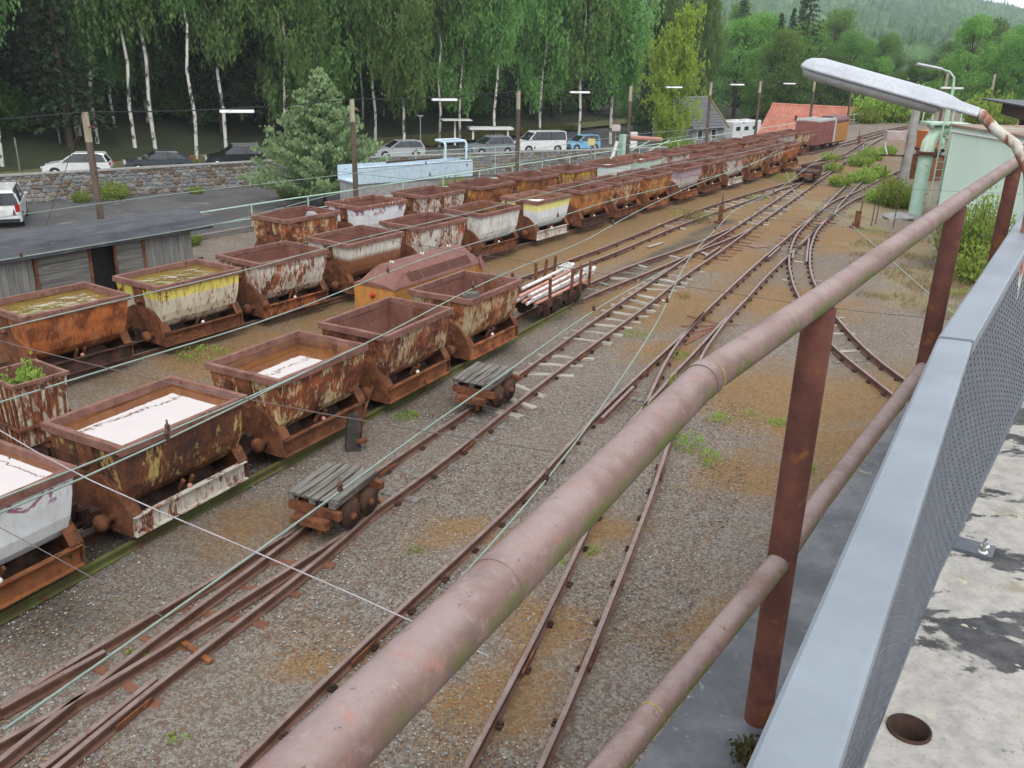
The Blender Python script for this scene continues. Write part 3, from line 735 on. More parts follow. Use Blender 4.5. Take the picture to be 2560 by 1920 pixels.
OM = {
 'dark': rust_paint('tub_dark_brown', (.42, .31, .11), .36, (.032, .018, .016), (.085, .034, .020)),
 'redmix': rust_paint('tub_red_brown', (.52, .43, .24), .44, (.055, .022, .016), (.19, .06, .026)),
 'cream1': rust_paint('tub_flaking_cream', CREAM, .42, (.05, .02, .016), (.17, .06, .03)),
 'cream2': rust_paint('tub_flaking_cream_b', CREAM, .48, (.06, .025, .016), (.20, .07, .03)),
 'orange': rust_paint('tub_orange', (.34, .15, .06), .40, (.10, .036, .018), (.25, .088, .03)),
 'orange2': rust_paint('tub_orange_b', (.44, .27, .10), .44, (.12, .05, .022), (.27, .11, .04)),
 'whiteyel': rust_paint('tub_white_yellow_band', (.58, .54, .42), .66, band=YEL, band_z=1.10),
 'mix1': rust_paint('tub_half_white', OFFW, .54, (.07, .025, .016), (.20, .075, .03)),
 'whiteband': rust_paint('tub_white_band_over_rust', OFFW, .74, (.09, .035, .02), (.22, .09, .04), low=(.20, .085, .045), low_z=1.03),
 'white': rust_paint('tub_white_streaked', (.62, .63, .60), .80, (.10, .04, .02), (.24, .10, .04)),
 'cleanyel': rust_paint('tub_clean_white_yellow', PALE, 1.02, band=(.68, .63, .24), band_z=1.08),
 'purple': rust_paint('tub_cream_purple', (.48, .42, .40), .86, band=(.34, .26, .30), band_z=.98),
 'violet': rust_paint('tub_white_violet_smear', PALE, 1.02, smear=(.25, .05, .13)),
 'yeltop': rust_paint('tub_rust_yellow_top', (.40, .28, .10), .55, band=(.66, .46, .04), band_z=1.18),
 'yelnum': rust_paint('tub_rust_yellow_paint', (.55, .36, .05), .36, (.07, .03, .018), (.2, .08, .035)),
 'mint': rust_paint('tub_mint', MNT, .98), 'mintw': rust_paint('tub_pale_mint', (.60, .68, .64), .98),
 'pinkred': rust_paint('tub_pinkish_red', (.30, .13, .11), .6, (.11, .045, .035), (.2, .08, .055)),
 'slate': rust_paint('tub_grey_violet', (.40, .40, .41), .66, (.10, .05, .05), (.18, .09, .08)),
}
def on(c, d, a): return (c[0] + d[0] * a, c[1] + d[1] * a)
hF, hM, hB = math.atan2(FD[1], FD[0]), math.atan2(MD_[1], MD_[0]), math.atan2(BD_[1], BD_[0])
G_F, G_M, G_B = 'mine wagons of the front row', 'mine wagons of the middle row', 'mine wagons of the back row'
wg = make_wagon('white mine wagon with violet smear, brim-full of water, before the dark brown wagon', on(FC, FD, -6.2), hF, OM['violet'], INNER, RIM, 2, ROLL_W, G_F)
water(wg, 'rainwater filling the white violet-smeared wagon', 1.33, WATER_BROWN)
wg = make_wagon('dark brown mine wagon with white lower sill, brim-full of rusty water', on(FC, FD, -3.73), hF, OM['dark'], INNER_ORANGE, RIM, 3, ROLL_P, G_F)
water(wg, 'rusty rainwater in the dark brown front-row wagon', 1.285, WATER_BROWN)
wg = make_wagon('red-brown mine wagon with cream flecks and lower water, behind the lever stump', on(FC, FD, -1.21), hF, OM['redmix'], INNER_ORANGE, RIM, 0, ROLL_P, G_F)
water(wg, 'rusty rainwater in the red-brown front-row wagon', 1.19, WATER_BROWN)
make_wagon('empty cream-flecked front-row wagon on orange sill, beside the plank-bearing wagon', on(FC, FD, 1.21), hF, OM['cream1'], INNER, RIM, 2, ROLL_W, G_F)
wg5 = make_wagon('empty cream-flecked mine wagon with a grey plank across its rim', on(FC, FD, 3.72), hF, OM['cream2'], INNER, RIM, 4, ROLL_W, G_F)
pk = MB().box((0, 0, 0), (.30, .11, .06)).box((.03, .02, .05), (.24, .09, .04), .1).build('loose_plank', WOOD_GREY, None, (*[a + b_ for a, b_ in zip(on(FC, FD, 3.72), (-.02 * 1 - .8 * FD[0] + .60 * FD[1], -.8 * FD[1] - .60 * FD[0]))], 1.435), R_(10))
tag(pk, 'short weathered grey plank lying on a wagon rim', 'plank')
M_ALONG = [-19.26, -16.74, -14.34, -11.79, -9.23, -6.64, -3.79, -1.12, 1.22, 3.76, 6.6, 9.06, 11.62, 14.21, 16.88, 19.55]
M_SPEC = [('orange', 1, 'orange-brown mine wagon full of olive water'), ('whiteyel', 0, 'white wagon with yellow top band full of olive water'), ('mix1', 4, 'empty rust and white wagon'),
          ('whiteband', 0, 'mine wagon with white band above brown rust'), ('mix1', 0, 'rust and off-white wagon behind the orange locomotive'), ('white', 0, 'streaked white mine wagon with dark bottom'), ('cleanyel', 3, 'clean white wagon with yellow top and foam sheet'),
          ('orange2', 1, 'orange-brown mine wagon beside the clean white one'), ('redmix', 0, 'brown mine wagon with white corner patches'), ('orange2', 4, 'plain rust-brown mine wagon'), ('purple', 4, 'cream and purplish mine wagon'),
          ('cream1', 0, 'rusty mine wagon with white corner'), ('mix1', 3, 'rusty mine wagon on cream sill'), ('cream2', 4, 'rust-streaked mine wagon on cream sill'), ('cream1', 4, 'rust and cream mine wagon on cream sill'), ('orange', 2, 'ochre-orange mine wagon ending the row')]
ORD = ['first', 'second', 'third', 'fourth', 'fifth', 'sixth', 'seventh', 'eighth', 'ninth', 'tenth', 'eleventh', 'twelfth', 'thirteenth', 'fourteenth', 'fifteenth', 'sixteenth']
for i, (a, (m_, sl, lb)) in enumerate(zip(M_ALONG, M_SPEC)):
    wg = make_wagon('%s, %s in middle row from boxcar' % (lb, ORD[i]), on(MC_, MD_, a), hM, OM[m_], INNER_ORANGE if i in (0, 1, 5, 6, 15) else INNER, RIM, sl, ROLL_P if i == 0 else ROLL_W, G_M)
    if i == 0: water(wg, 'olive rainwater rippling in the orange-brown wagon', 1.28, WATER_OLIVE)
    if i == 1: water(wg, 'olive rainwater rippling in the yellow-banded white wagon', 1.29, WATER_OLIVE)
    if i == 5: water(wg, 'dark water low in the streaked white wagon', 1.12, WATER_DARK)
    if i == 6: water(wg, 'dark water in the clean white wagon', 1.20, WATER_DARK)
B_ALONG = [-19.07, -16.41, -13.67, -11.01, -8.25, -5.57, -2.77, -0.11, 2.68, 5.46, 8.06, 10.93, 13.99, 16.54, 19.2]
B_SPEC = [('redmix', 'rusty mine wagon with a grey lump inside'), ('violet', 'clean white mine wagon with violet smear and peeling rim'), ('mix1', 'white and rust mine wagon'), ('yelnum', 'brown mine wagon with yellow paint patches'),
          ('yelnum', 'brown mine wagon with ochre flakes'), ('yeltop', 'rusty mine wagon with bright yellow upper edge'), ('mintw', 'pale mint-white mine wagon with foam lump'), ('mint', 'mint green mine wagon with orange inside and foam lump'),
          ('mix1', 'rust and white mine wagon'), ('pinkred', 'red-brown mine wagon'), ('pinkred', 'pinkish red mine wagon with orange inside'), ('redmix', 'rust-brown mine wagon'), ('pinkred', 'rust-red mine wagon'), ('slate', 'greyish mine wagon'), ('cream2', 'rust and cream mine wagon before the tall red boxes')]
for i, (a, (m_, lb)) in enumerate(zip(B_ALONG, B_SPEC)):
    wg = make_wagon('%s, %s in back row from boxcar' % (lb, ORD[i]), on(BC_, BD_, a), hB, OM[m_], INNER_ORANGE if i in (7, 10) else INNER, RIM_WHITE if i in (1, 7) else RIM, 0, ROLL_W, G_B)
    if i == 6: water(wg, 'dark water in the pale mint-white wagon', 1.22, WATER_DARK)
    if i == 7: water(wg, 'dark water in the mint green wagon', 1.22, WATER_DARK)
def lump(name, label, cat, c, size, mt, seed):
    rr = random.Random(seed); bm = bmesh.new(); bmesh.ops.create_icosphere(bm, subdivisions=2, radius=1)
    for v_ in bm.verts:
        k = rr.uniform(.75, 1.2); v_.co = Vector((v_.co.x * size[0] * k, v_.co.y * size[1] * k, v_.co.z * size[2] * rr.uniform(.8, 1.1)))
    me = bpy.data.meshes.new(name); bm.to_mesh(me); bm.free(); me.materials.append(mt)
    o = link(name, me); o.location = c
    return tag(o, label, cat)
FOAM = pm('white_foam', (.78, .78, .77), (.70, .70, .69), 6, .7, .3)
p = on(MC_, MD_, -3.79); lump('foam_sheet', 'white foam sheet floating in the yellow-topped white wagon', 'foam', (p[0] + .1, p[1] + .05, 1.22), (.45, .30, .03), FOAM, 3)
p = on(BC_, BD_, -2.77); lump('foam_lump', 'white foam lump floating in the pale mint-white wagon', 'foam', (p[0] + .2, p[1], 1.25), (.40, .2, .05), FOAM, 4)
p = on(BC_, BD_, -.11); lump('foam_lump', 'white foam lump floating in the mint green wagon', 'foam', (p[0] + .3, p[1], 1.25), (.35, .2, .05), FOAM, 5)
p = on(BC_, BD_, -19.07); lump('ore_lump', 'grey rocky lump heaped inside the rusty back-row wagon', 'rock', (p[0] + .35, p[1] + .35, 1.15), (.22, .22, .24), STONES[0], 6)
# ------------------------------------------------------------------ locomotive, carts, trolleys
T2D = np.array([.5136, .8580]); T2N = np.array([T2D[1], -T2D[0]]); T2P = np.array([1.635, 24.545]); hT = math.atan2(T2D[1], T2D[0])
lc = T2P + T2D * -6.98
LOCO_ORANGE = rust_paint('loco_orange', (.42, .19, .045), .80, (.14, .05, .02), (.30, .12, .035))
LOCO_RED = pm('loco_roof_red', (.17, .075, .058), (.21, .10, .08), 2.5, .7, .2, c3=(.13, .055, .04), s3=5)
lo_ = thing('mine_locomotive', 'low orange mine locomotive with rounded reddish hood and vent grilles', 'locomotive', (lc[0], lc[1], 0), hT)
LB = 1.575
bb = MB().loft([[(-LB, -.49, .25), (LB, -.49, .25), (LB, .49, .25), (-LB, .49, .25)], [(-LB, -.50, 1.19), (LB, -.50, 1.19), (LB, .50, 1.19), (-LB, .50, 1.19)]])
bb.build('body', LOCO_ORANGE, lo_)
def hood(xe, zs):  # cross sections from end to end, rounded top
    loops = []
    for x, k in ((-LB - .02, 0), (-LB + .42, 1), (LB - .30, 1), (LB + .02, .25)):
        l = []
        pr_ = [(-.52, 1.19), (-.50, 1.235), (-.36, 1.42), (-.20, 1.53), (0, 1.56), (.20, 1.53), (.36, 1.42), (.50, 1.235), (.52, 1.19)]
        for y, z in pr_: l.append((x, y * (1 if k == 1 else (.999)), 1.19 + (z - 1.19) * (k if k else .22)))
        loops.append(l)
    return loops
hd = MB().loft(hood(0, 0), 0, False).build('hood', LOCO_RED, lo_)
GRILLE = pm('perforated_grille', (.05, .022, .018), (.09, .04, .03), 60, .8, .5)
def slope(u, t_, lift):   # point on the near slope of the hood
    y = -.50 + .14 * t_; z = 1.235 + .185 * t_
    return (u, y - .016 * lift, z + .012 * lift)
for u0, u1 in ((-1.02, -.62), (-.56, .32), (.38, 1.10)):
    g_ = MB()
    g_.add([slope(u0, .15, .3), slope(u1, .15, .3), slope(u1, .9, .3), slope(u0, .9, .3)], [(0, 1, 2, 3)], 0)
    n = int((u1 - u0) / .036)
    for k in range(n + 1):
        x = u0 + (u1 - u0) * k / n
        g_.bar(slope(x, .15, .7), slope(x, .9, .7), .010, .008, 1)
    for k in range(6):
        t_ = .15 + .75 * k / 5
        g_.bar(slope(u0, t_, .75), slope(u1, t_, .75), .010, .008, 1)
    g_.build('vent_grille', [GRILLE, LOCO_RED], lo_)
for x in (-1.0, .0, .95):
    for yy in (-.03, .03): MB().lathe([(.012, 0), (.02, .02), (.012, .05), (0, .055)], 8).build('lifting_eye', WHITE, lo_, (x, yy, 1.555))
MB().lathe([(.055, 0), (.055, .03), (.04, .05), (0, .05)], 14, 0, (0, 0, 0), 'x').build('tail_lamp', pm('red_lens', (.45, .03, .02), (.38, .03, .02), 4, .3, 0), lo_, (-LB - .005, .02, 1.02), math.pi)
MB().box((-LB - .01, 0, .30), (.10, .9, .16)).build('buffer_beam', RUST_DARK, lo_); MB().box((LB + .01, 0, .30), (.10, .9, .16)).build('buffer_beam', RUST_DARK, lo_)
for x in (-.7, .7):
    for y in (-.285, .285): o = link('wheel', WHEEL, lo_); o.location = (x, y, .318); o.rotation_euler = (0, 0, 0 if y > 0 else math.pi)
MB().box((LB - .12, -.525, 1.20), (.10, .03, .30), 0, 0, -.35).build('corner_post', LOCO_RED, lo_)

# stake cart loaded with pipes
cc = np.array(on(FC, FD, 7.35))
ct = thing('stake_cart', 'low rusty stake cart on mossy rail behind the last front-row wagon', 'cart', (cc[0], cc[1], 0), hF)
bb = MB().box((0, -.30, .36), (2.3, .08, .12)).box((0, .30, .36), (2.3, .08, .12))
bb.build('frame', RUST_DARK, ct)
for x in (-1.0, -.4, .3, 1.05): MB().box((x, 0, .44), (.10, .95, .06)).build('bolster', RUST_DARK, ct)
for x in (-.95, .15, .62, 1.12):
    for y in (-.46, .46): MB().box((0, 0, .30), (.06, .05, .62), 0, 0, rnd.uniform(-.1, .12) * (1 if y < 0 else -1), rnd.uniform(-.1, .1)).build('stake', RUST, ct, (x, y, .42))
for x in (-.75, -.45, .35, .75):
    for y in (-.285, .285): o = link('wheel', WHEEL, ct); o.location = (x, y, .318); o.rotation_euler = (0, 0, 0 if y > 0 else math.pi)
PW = rust_paint('pipe_white', (.66, .63, .62), .86, (.24, .10, .08), (.32, .15, .12)); PR = rust_paint('pipe_salmon', (.50, .25, .20), .7, (.26, .10, .08), (.40, .19, .15))
for i, (y, z, m_, x0, x1, cage) in enumerate(((-.33, .52, PR, -1.3, 1.1, 0), (-.18, .52, PW, -1.4, 1.25, 1), (-.02, .52, PR, -1.3, 1.05, 0), (.14, .53, PW, -1.4, 1.15, 1), (-.26, .64, PW, -1.4, 1.4, 1), (-.10, .65, PW, -1.2, 1.0, 0), (.06, .65, PR, -1.4, 1.2, 0), (.16, .74, PW, -1.1, 1.05, 1))):
    pp = thing('steel_prop', '%s pipe prop, number %s of the bundle lying on the stake cart' % ('white' if m_ is PW else 'salmon pink', i + 1) if False else '%s steel pipe prop lying in the stake cart bundle, %s' % ('white' if m_ is PW else 'salmon pink', ['lowest beside the stakes', 'white caged head low down', 'between the white ones', 'caged head at the far side', 'caged head topmost towards the gravel', 'short one in the middle', 'upper middle', 'topmost at the far side'][i]), 'pipe', (cc[0], cc[1], 0), hF + rnd.uniform(-.03, .03), 'pipe props on the stake cart')
    sl_ = rnd.uniform(-.03, .05)
    MB().tube([(x0, y, z), (x1, y + sl_, z + .05)], .036, 10).build('pipe', m_, pp)
    if cage:
        bb = MB()
        for k in range(3): bb.tube([(x1 - .25 + k * .2, y + sl_ + .11 * math.cos(a), z + .05 + .11 * math.sin(a)) for a in np.linspace(0, 2 * math.pi, 13)], .012, 5)
        for a in np.linspace(0, 2 * math.pi, 7)[:-1]: bb.bar((x1 - .25, y + sl_ + .10 * math.cos(a), z + .05 + .10 * math.sin(a)), (x1 + .3, y + sl_ + .06 * math.cos(a), z + .05 + .06 * math.sin(a)), .014, .014)
        bb.tube([(x1 - .05, y + sl_, z + .05), (x1 + .42, y + sl_, z + .06)], .045, 10)
        bb.build('cage_head', WHITE, pp)
dr = on(FC, FD, 8.55); o = MB().lathe([(0, -.17), (.13, -.17), (.14, -.15), (.14, .15), (.13, .17), (0, .17)], 16, 0, (0, 0, 0), 'x').build('rusty_drum', RUST, None, (dr[0] - .25, dr[1] + .15, .34), hF - .4)
tag(o, 'short rusty steel drum lying at the end of the pipe props', 'drum')
for k, (dx, dy, z) in enumerate(((-.95, .35, .30), (-.80, .42, .36), (-.9, .55, .42))):
    o = MB().box((0, 0, 0), (.75, .14, .03)).build('loose_board', WOOD_DARK, None, (cc[0] + dx, cc[1] + dy + .2, z), R_(20 + 14 * k)); tag(o, 'dark loose board stacked beside the pipe props, %s' % ['lowest', 'middle one', 'topmost'][k], 'board', 'boards beside the pipe props')

# pallet trolleys
def trolley(c, h, label, plabel):
    t_ = thing('rail_trolley', label, 'trolley', (c[0], c[1], 0), h)
    bb = MB()
    for y in (-.20, .20): bb.box((0, y, .41), (.94, .07, .09))
    for x in (-.46, .46): bb.box((x, 0, .41), (.07, .74, .10))
    bb.build('frame', RUST, t_)
    for s_ in (-1, 1):
        MB().box((s_ * .54, 0, .30), (.13, .50, .10)).box((s_ * .62, .18, .30), (.06, .10, .08)).build('buffer', RUST, t_)
        for y in (-.285, .285):
            o = link('wheel', WHEEL, t_); o.location = (s_ * .20, y * 1.06, .118 + .178); o.rotation_euler = (0, 0, 0 if y > 0 else math.pi); o.scale = (.79, 1, .79)
            hb = MB().lathe([(.06, 0), (.06, .025), (.04, .045), (0, .05)], 12, 0, (0, 0, 0), 'y').build('hub', RUST, o, (0, .05, 0))
    MB().box((-.50, -.10, .20), (.03, .06, .16)).build('hook', RUST_ORANGE, t_)
    p_ = thing('wooden_pallet', plabel, 'pallet', (c[0] - .06 * math.sin(h), c[1] + .06 * math.cos(h), .475), h + .04)
    for y in (-.28, 0, .30): MB().box((0, y, .03), (.92, .09, .06)).build('stringer', WOOD_GREY, p_)
    for x in (-.40, 0, .40): MB().box((x, .0, .073), (.11, .70, .022)).build('cross_board', WOOD_GREY, p_)
    k = 0
    for y in (-.30, -.18, -.055, .07, .19, .30):
        L_ = .92 + rnd.uniform(-.06, .10)
        bb = MB(); loops = []
        for i in range(7):
            x = -L_ / 2 + L_ * i / 6; j = rnd.uniform(-.007, .007)
            loops.append([(x, -.05 + j, .085), (x, .046 + j, .085), (x, .046 + j, .105 + rnd.uniform(-.004, .004)), (x, -.05 + j, .105 + rnd.uniform(-.004, .004))])
        o = bb.loft(loops).build('plank', WOOD_GREY, p_, (rnd.uniform(-.04, .04), y, 0), rnd.uniform(-.025, .025))
    return t_
hT3 = math.atan2(11.17 - 9.44, -1.91 + 2.68)
trolley((-2.13, 10.02), hT3, 'rusty four-wheel trolley with pallet, beside the switch points', 'grey weathered pallet lying on the trolley by the switch points')
trolley((-.42, 14.10), R_(64), 'rusty four-wheel trolley with pallet, among the pale wooden sleepers', 'grey weathered pallet lying on the trolley among the pale sleepers')
bt = thing('flat_trolley', 'small dark brown flat trolley on the far converging tracks', 'trolley', (13.6, 43.2, 0), R_(64))
MB().box((0, 0, .55), (1.5, .95, .10)).box((.65, 0, .66), (.12, .95, .16)).build('deck', RUST_DARK, bt); MB().box((0, -.42, .40), (1.45, .08, .16)).box((0, .42, .40), (1.45, .08, .16)).build('frame', RUST_DARK, bt)
for s_ in (-1, 1):
    MB().box((s_ * .80, 0, .40), (.12, .6, .14)).build('buffer', RUST, bt)
    for y in (-.285, .285): o = link('wheel', WHEEL, bt); o.location = (s_ * .4, y, .318)

# ribbed tub planted with a sapling
pt = thing('ribbed_tub', 'square rusty ribbed mine tub with white flaking paint and a plant in it', 'mine tub', (-6.56, 11.37, 0), R_(56.5))
RIBM = rust_paint('ribbed_white', (.58, .53, .42), .52, (.06, .025, .018), (.16, .06, .03))
bb = MB()
lo2 = [[(-a, -b_, z), (a, -b_, z), (a, b_, z), (-a, b_, z)] for z, a, b_ in ((.48, .31, .34), (1.36, .36, .385))]
bb.loft(lo2, 0, capb=False); li2 = [[(x * .94, y * .94, z) for x, y, z in l] for l in lo2]
n0 = len(bb.f); bb.loft(li2, 1, capb=False, capa=False)
bb.build('tub', [RIBM, INNER], pt, fix=False)
soil_ = MB().box((0, 0, 1.14), (.64, .68, .04)).build('soil', FLOOR_M, pt)
bb = MB(); a_, b2 = .365, .39
for s_ in (-1, 1): bb.box((0, s_ * b2, 1.375), (2 * a_ + .06, .05, .05)); bb.box((s_ * a_, 0, 1.375), (.05, 2 * b2 - .05, .05))
bb.build('rim', RIM, pt)
for s_ in (-1, 1):
    for k in range(6):
        x = -.30 + .12 * k; MB().bar((x * .88, s_ * .35, .50), (x, s_ * .395, 1.35), .022, .03).build('rib', RUST, pt)
    for k in range(6):
        y = -.32 + .128 * k; MB().bar((s_ * .325, y * .9, .50), (s_ * .372, y, 1.35), .03, .022).build('rib', RUST, pt)
bb = MB()
for s_ in (-1, 1): bb.box((0, s_ * .415, .78), (.86, .03, .03)); bb.box((s_ * .40, 0, .78), (.03, .83, .03))
bb.build('belt_bar', RUST, pt)
MB().box((0, 0, .42), (.85, .62, .10)).build('frame', RUST_ORANGE, pt); MB().box((.48, 0, .42), (.12, .3, .1)).build('buffer', RUST, pt)
for x in (-.22, .22):
    for y in (-.285, .285): o = link('wheel', WHEEL, pt); o.location = (x, y, .318)

# stump with lever
stp = thing('lever_stump', 'charred black wooden stump with a rusty switch lever', 'switch lever', (-2.33, 12.2, 0), .3)
bb = MB(); bb.loft([[(x * k + ox, y * k, z) for x, y in ((-.10, -.08), (.10, -.08), (.10, .08), (-.10, .08))] for z, k, ox in ((-.05, 1.15, 0), (.2, 1.0, 0), (.42, .9, .01), (.52, .75, .03), (.60, .35, .06))])
bb.build('stump', WOOD_DARK, stp); MB().tube([(.12, .05, .10), (.16, .06, .45), (.33, .10, .95)], .018, 8).build('lever', RUST, stp); MB().box((.12, -.09, .18), (.16, .10, .05)).build('bracket', RUST, stp)

# wooden personnel boxcar with a tarred roof
bx = thing('wooden_boxcar', 'grey boarded wooden boxcar with tarred black roof and dark open door', 'boxcar', YA(-7.85, .33), YH)
TAR = pm('tar_felt', (.032, .035, .040), (.062, .066, .074), 2.0, .5, .5, stretch=(.6, 3, 1), c3=(.085, .088, .095), s3=5, bd=.02)
BW, BL_ = .62, 2.72
ev = 1.66
pr_ = [(-.80, ev - .03), (-.80, ev + .03), (-.60, ev + .19), (-.32, ev + .30), (0, ev + .34), (.32, ev + .30), (.60, ev + .19), (.80, ev + .03), (.80, ev - .03), (0, ev + .34)]
loops = []
for i in range(13):
    x = -3.2 + 6.42 * i / 12
    loops.append([(x, y, z + rnd.uniform(-.006, .006)) for y, z in pr_])
MB().loft(loops, 0, False).build('roof', TAR, bx)
MB().box((0, 0, .36), (5.3, 1.2, .16)).build('chassis', RUST_DARK, bx)
dark_in = MB().box((0, .05, 1.05), (5.2, 1.05, 1.15)).build('interior_shade', BLACK, bx)  # solid black block standing in for the shade behind the open doorway
DO0, DO1 = .35, .83          # open doorway along x
BOARD = pm('silver_grey_board', (.23, .225, .21), (.145, .14, .13), 4, .92, .5, stretch=(3, 3, .25), c3=(.22, .215, .20), s3=8)
BOARDH = pm('silver_grey_board_flat', (.20, .195, .18), (.11, .105, .095), 4, .92, .5, stretch=(.3, 3, 3), c3=(.21, .20, .18), s3=8)
def vboards(x0, x1, y, sgn):
    x = x0
    while x < x1 - .02:
        w_ = min(.135, x1 - x)
        MB().box((x + w_ / 2, y + sgn * rnd.uniform(0, .008), 1.05), (w_ - .008, .03, 1.20)).build('board', BOARD, bx); x += w_
vboards(-BL_, -.86, -BW, -1); vboards(1.57, BL_, -BW, -1)
for x0, x1 in ((-.80, .28), (.88, 1.50)):
    for k in range(6):
        MB().box(((x0 + x1) / 2, -BW - .012 + rnd.uniform(-.006, .006), .56 + .195 * k), (x1 - x0, .03, .185)).build('board', BOARDH, bx)
    for x in (x0 - .02, x1 + .02): MB().box((x, -BW - .03, 1.06), (.05, .05, 1.22)).build('door_post', RUST, bx)
for x in (DO0 + .04, DO1 - .0): pass
vboards(-BL_, BL_, BW, 1)
for s_ in (-1, 1):
    for k in range(9): MB().box((s_ * (BL_ + .015), -BW + .07 + .1375 * k, 1.10), (.03, .13, 1.3)).build('board', BOARD, bx)
    for x in (-1.5, 1.5): 
        o = link('wheel', WHEEL, bx); o.location = (x, s_ * .285, .318)
bb = MB().tube([(BL_ + .05, -.3, .9), (BL_ + .5, -.3, .88), (BL_ + .55, -.3, .5)], .02, 8).tube([(BL_ + .05, .25, .9), (BL_ + .5, .25, .88), (BL_ + .55, .25, .5)], .02, 8).bar((BL_ + .45, -.3, .75), (BL_ + .45, .25, .75), .03, .03)
bb.build('end_platform_rail', RUST_DARK, bx)

# tall boxes and locomotive at the far end of the back row
fb = on(BC_, BD_, 23.0)
fx = thing('box_wagon', 'tall dull red box wagon with pale slatted top beyond the open wagons', 'box wagon', (fb[0], fb[1], 0), hB)
RED_BOX = pm('dull_red_paint', (.20, .07, .06), (.25, .095, .08), 3, .75, .2, c3=(.30, .16, .14), s3=9)
LG = pm('light_grey_paint', (.46, .48, .48), (.38, .40, .40), 3, .6, .2, c3=(.25, .14, .09), s3=8, lo3=.62)
MB().box((0, 0, 1.14), (3.4, 1.40, 1.34)).build('body', RED_BOX, fx)
for k in range(7):
    MB().box((-1.6 + .53 * k, -.715, 1.14), (.05, .03, 1.30)).build('stiffener', RED_BOX, fx)
for z in (.75, 1.25): MB().box((0, -.72, z), (3.36, .025, .04)).build('stiffener', RED_BOX, fx)
bb = MB()
for s_ in (-1, 1): bb.box((0, s_ * .64, 1.87), (3.4, .12, .12))
for k in range(6): bb.box((-1.5 + .6 * k, 0, 1.88), (.16, 1.15, .06))
bb.build('top_frame', LG, fx)
MB().box((1.5, -.735, 1.14), (.3, .03, 1.32)).build('end_panel', LG, fx)
for x in (-1.2, -.8, .8, 1.2):
    for y in (-.285, .285): o = link('wheel', WHEEL, fx); o.location = (x, y, .318)
MB().box((0, 0, .40), (3.9, 1.0, .14)).build('chassis', RUST_DARK, fx)
fb2 = on(BC_, BD_, 26.3)
f2 = thing('mine_locomotive', 'ochre-orange box locomotive with rounded brown roof at the end of the back row', 'locomotive', (fb2[0], fb2[1], 0), hB)
OCH = rust_paint('ochre_side', (.36, .18, .05), .8, (.12, .05, .02), (.26, .12, .04))
MB().box((0, 0, 1.02), (2.6, 1.3, 1.20)).build('body', OCH, f2)
MB().loft([[(x, y, z) for y, z in ((-.67, 1.60), (-.60, 1.80), (-.3, 1.98), (.3, 1.98), (.60, 1.80), (.67, 1.60))] for x in (-1.34, 1.34)], 0, True).build('roof', pm('maroon_roof', (.13, .06, .06), (.17, .085, .08), 3, .7, .2), f2)
for k in range(6): MB().box((-1.15 + .46 * k, -.66, 1.02), (.04, .03, 1.16)).build('stiffener', OCH, f2)
MB().box((0, 0, .42), (2.5, 1.1, .2)).build('chassis', RUST_DARK, f2)
for x in (-.7, .7):
    for y in (-.285, .285): o = link('wheel', WHEEL, f2); o.location = (x, y, .318)

# ------------------------------------------------------------------ mint railing, kerb beam, retaining wall
fn = thing('tube_railing', 'mint green tube railing along the edge of the yard', 'railing')
FO = 5.24
for z in (.80, .38, .02 + .05):
    pts = [YA(a, FO, z + .012 * math.sin(a)) for a in np.arange(-32, 100, 2.3)]
    MB().tube(pts, .024 if z > .7 else .018, 6).build('rail', MINT, fn)
post = MB().tube([(0, 0, -.2), (0, 0, .80)], .024, 6).mesh('post', MINT)
for k in range(56):
    o = link('post', post, fn); o.location = YA(-32 + 2.35 * k + .2, FO)
kb = thing('kerb_beam', 'weathered grey timber kerb beam at the foot of the mint railing', 'kerb')
for k in range(11):
    MB().box((0, 0, 0), (11.8, .22, .26)).build('beam', WOOD_GREY, kb, YA(-26 + 12 * k, FO + .02, .02), YH + rnd.uniform(-.002, .002))
MB().box((0, 0, -2.0), (150, .35, 3.9)).build('retaining_wall', CONC, None, YA(36, 5.68, 0), YH)
tag(bpy.data.objects['retaining_wall'], 'grey retaining wall holding up the edge of the yard', 'wall')
COB = NT('white_cobbles'); v = COB.coords('Object', False)
vd = COB.n('ShaderNodeTexVoronoi'); vd.inputs['Scale'].default_value = 7; COB.l(v, vd.inputs['Vector'])
cc_ = COB.mix(COB.rng(vd.outputs['Distance'], .25, .6), (.58, .56, .52), (.16, .15, .13)); COB.bsdf(cc_, .85, 0, COB.bump(vd.outputs['Distance'], -.8, .04), .3)
bb = MB(); bb.box((0, 0, 0), (9.0, 2.2, .3))
o = bb.build('cobbled_bank', COB.mt, None, YA(-1.5, 7.0, -.5), YH, fix=True); o.rotation_euler = (-.16, 0, YH); tag(o, kind='structure')

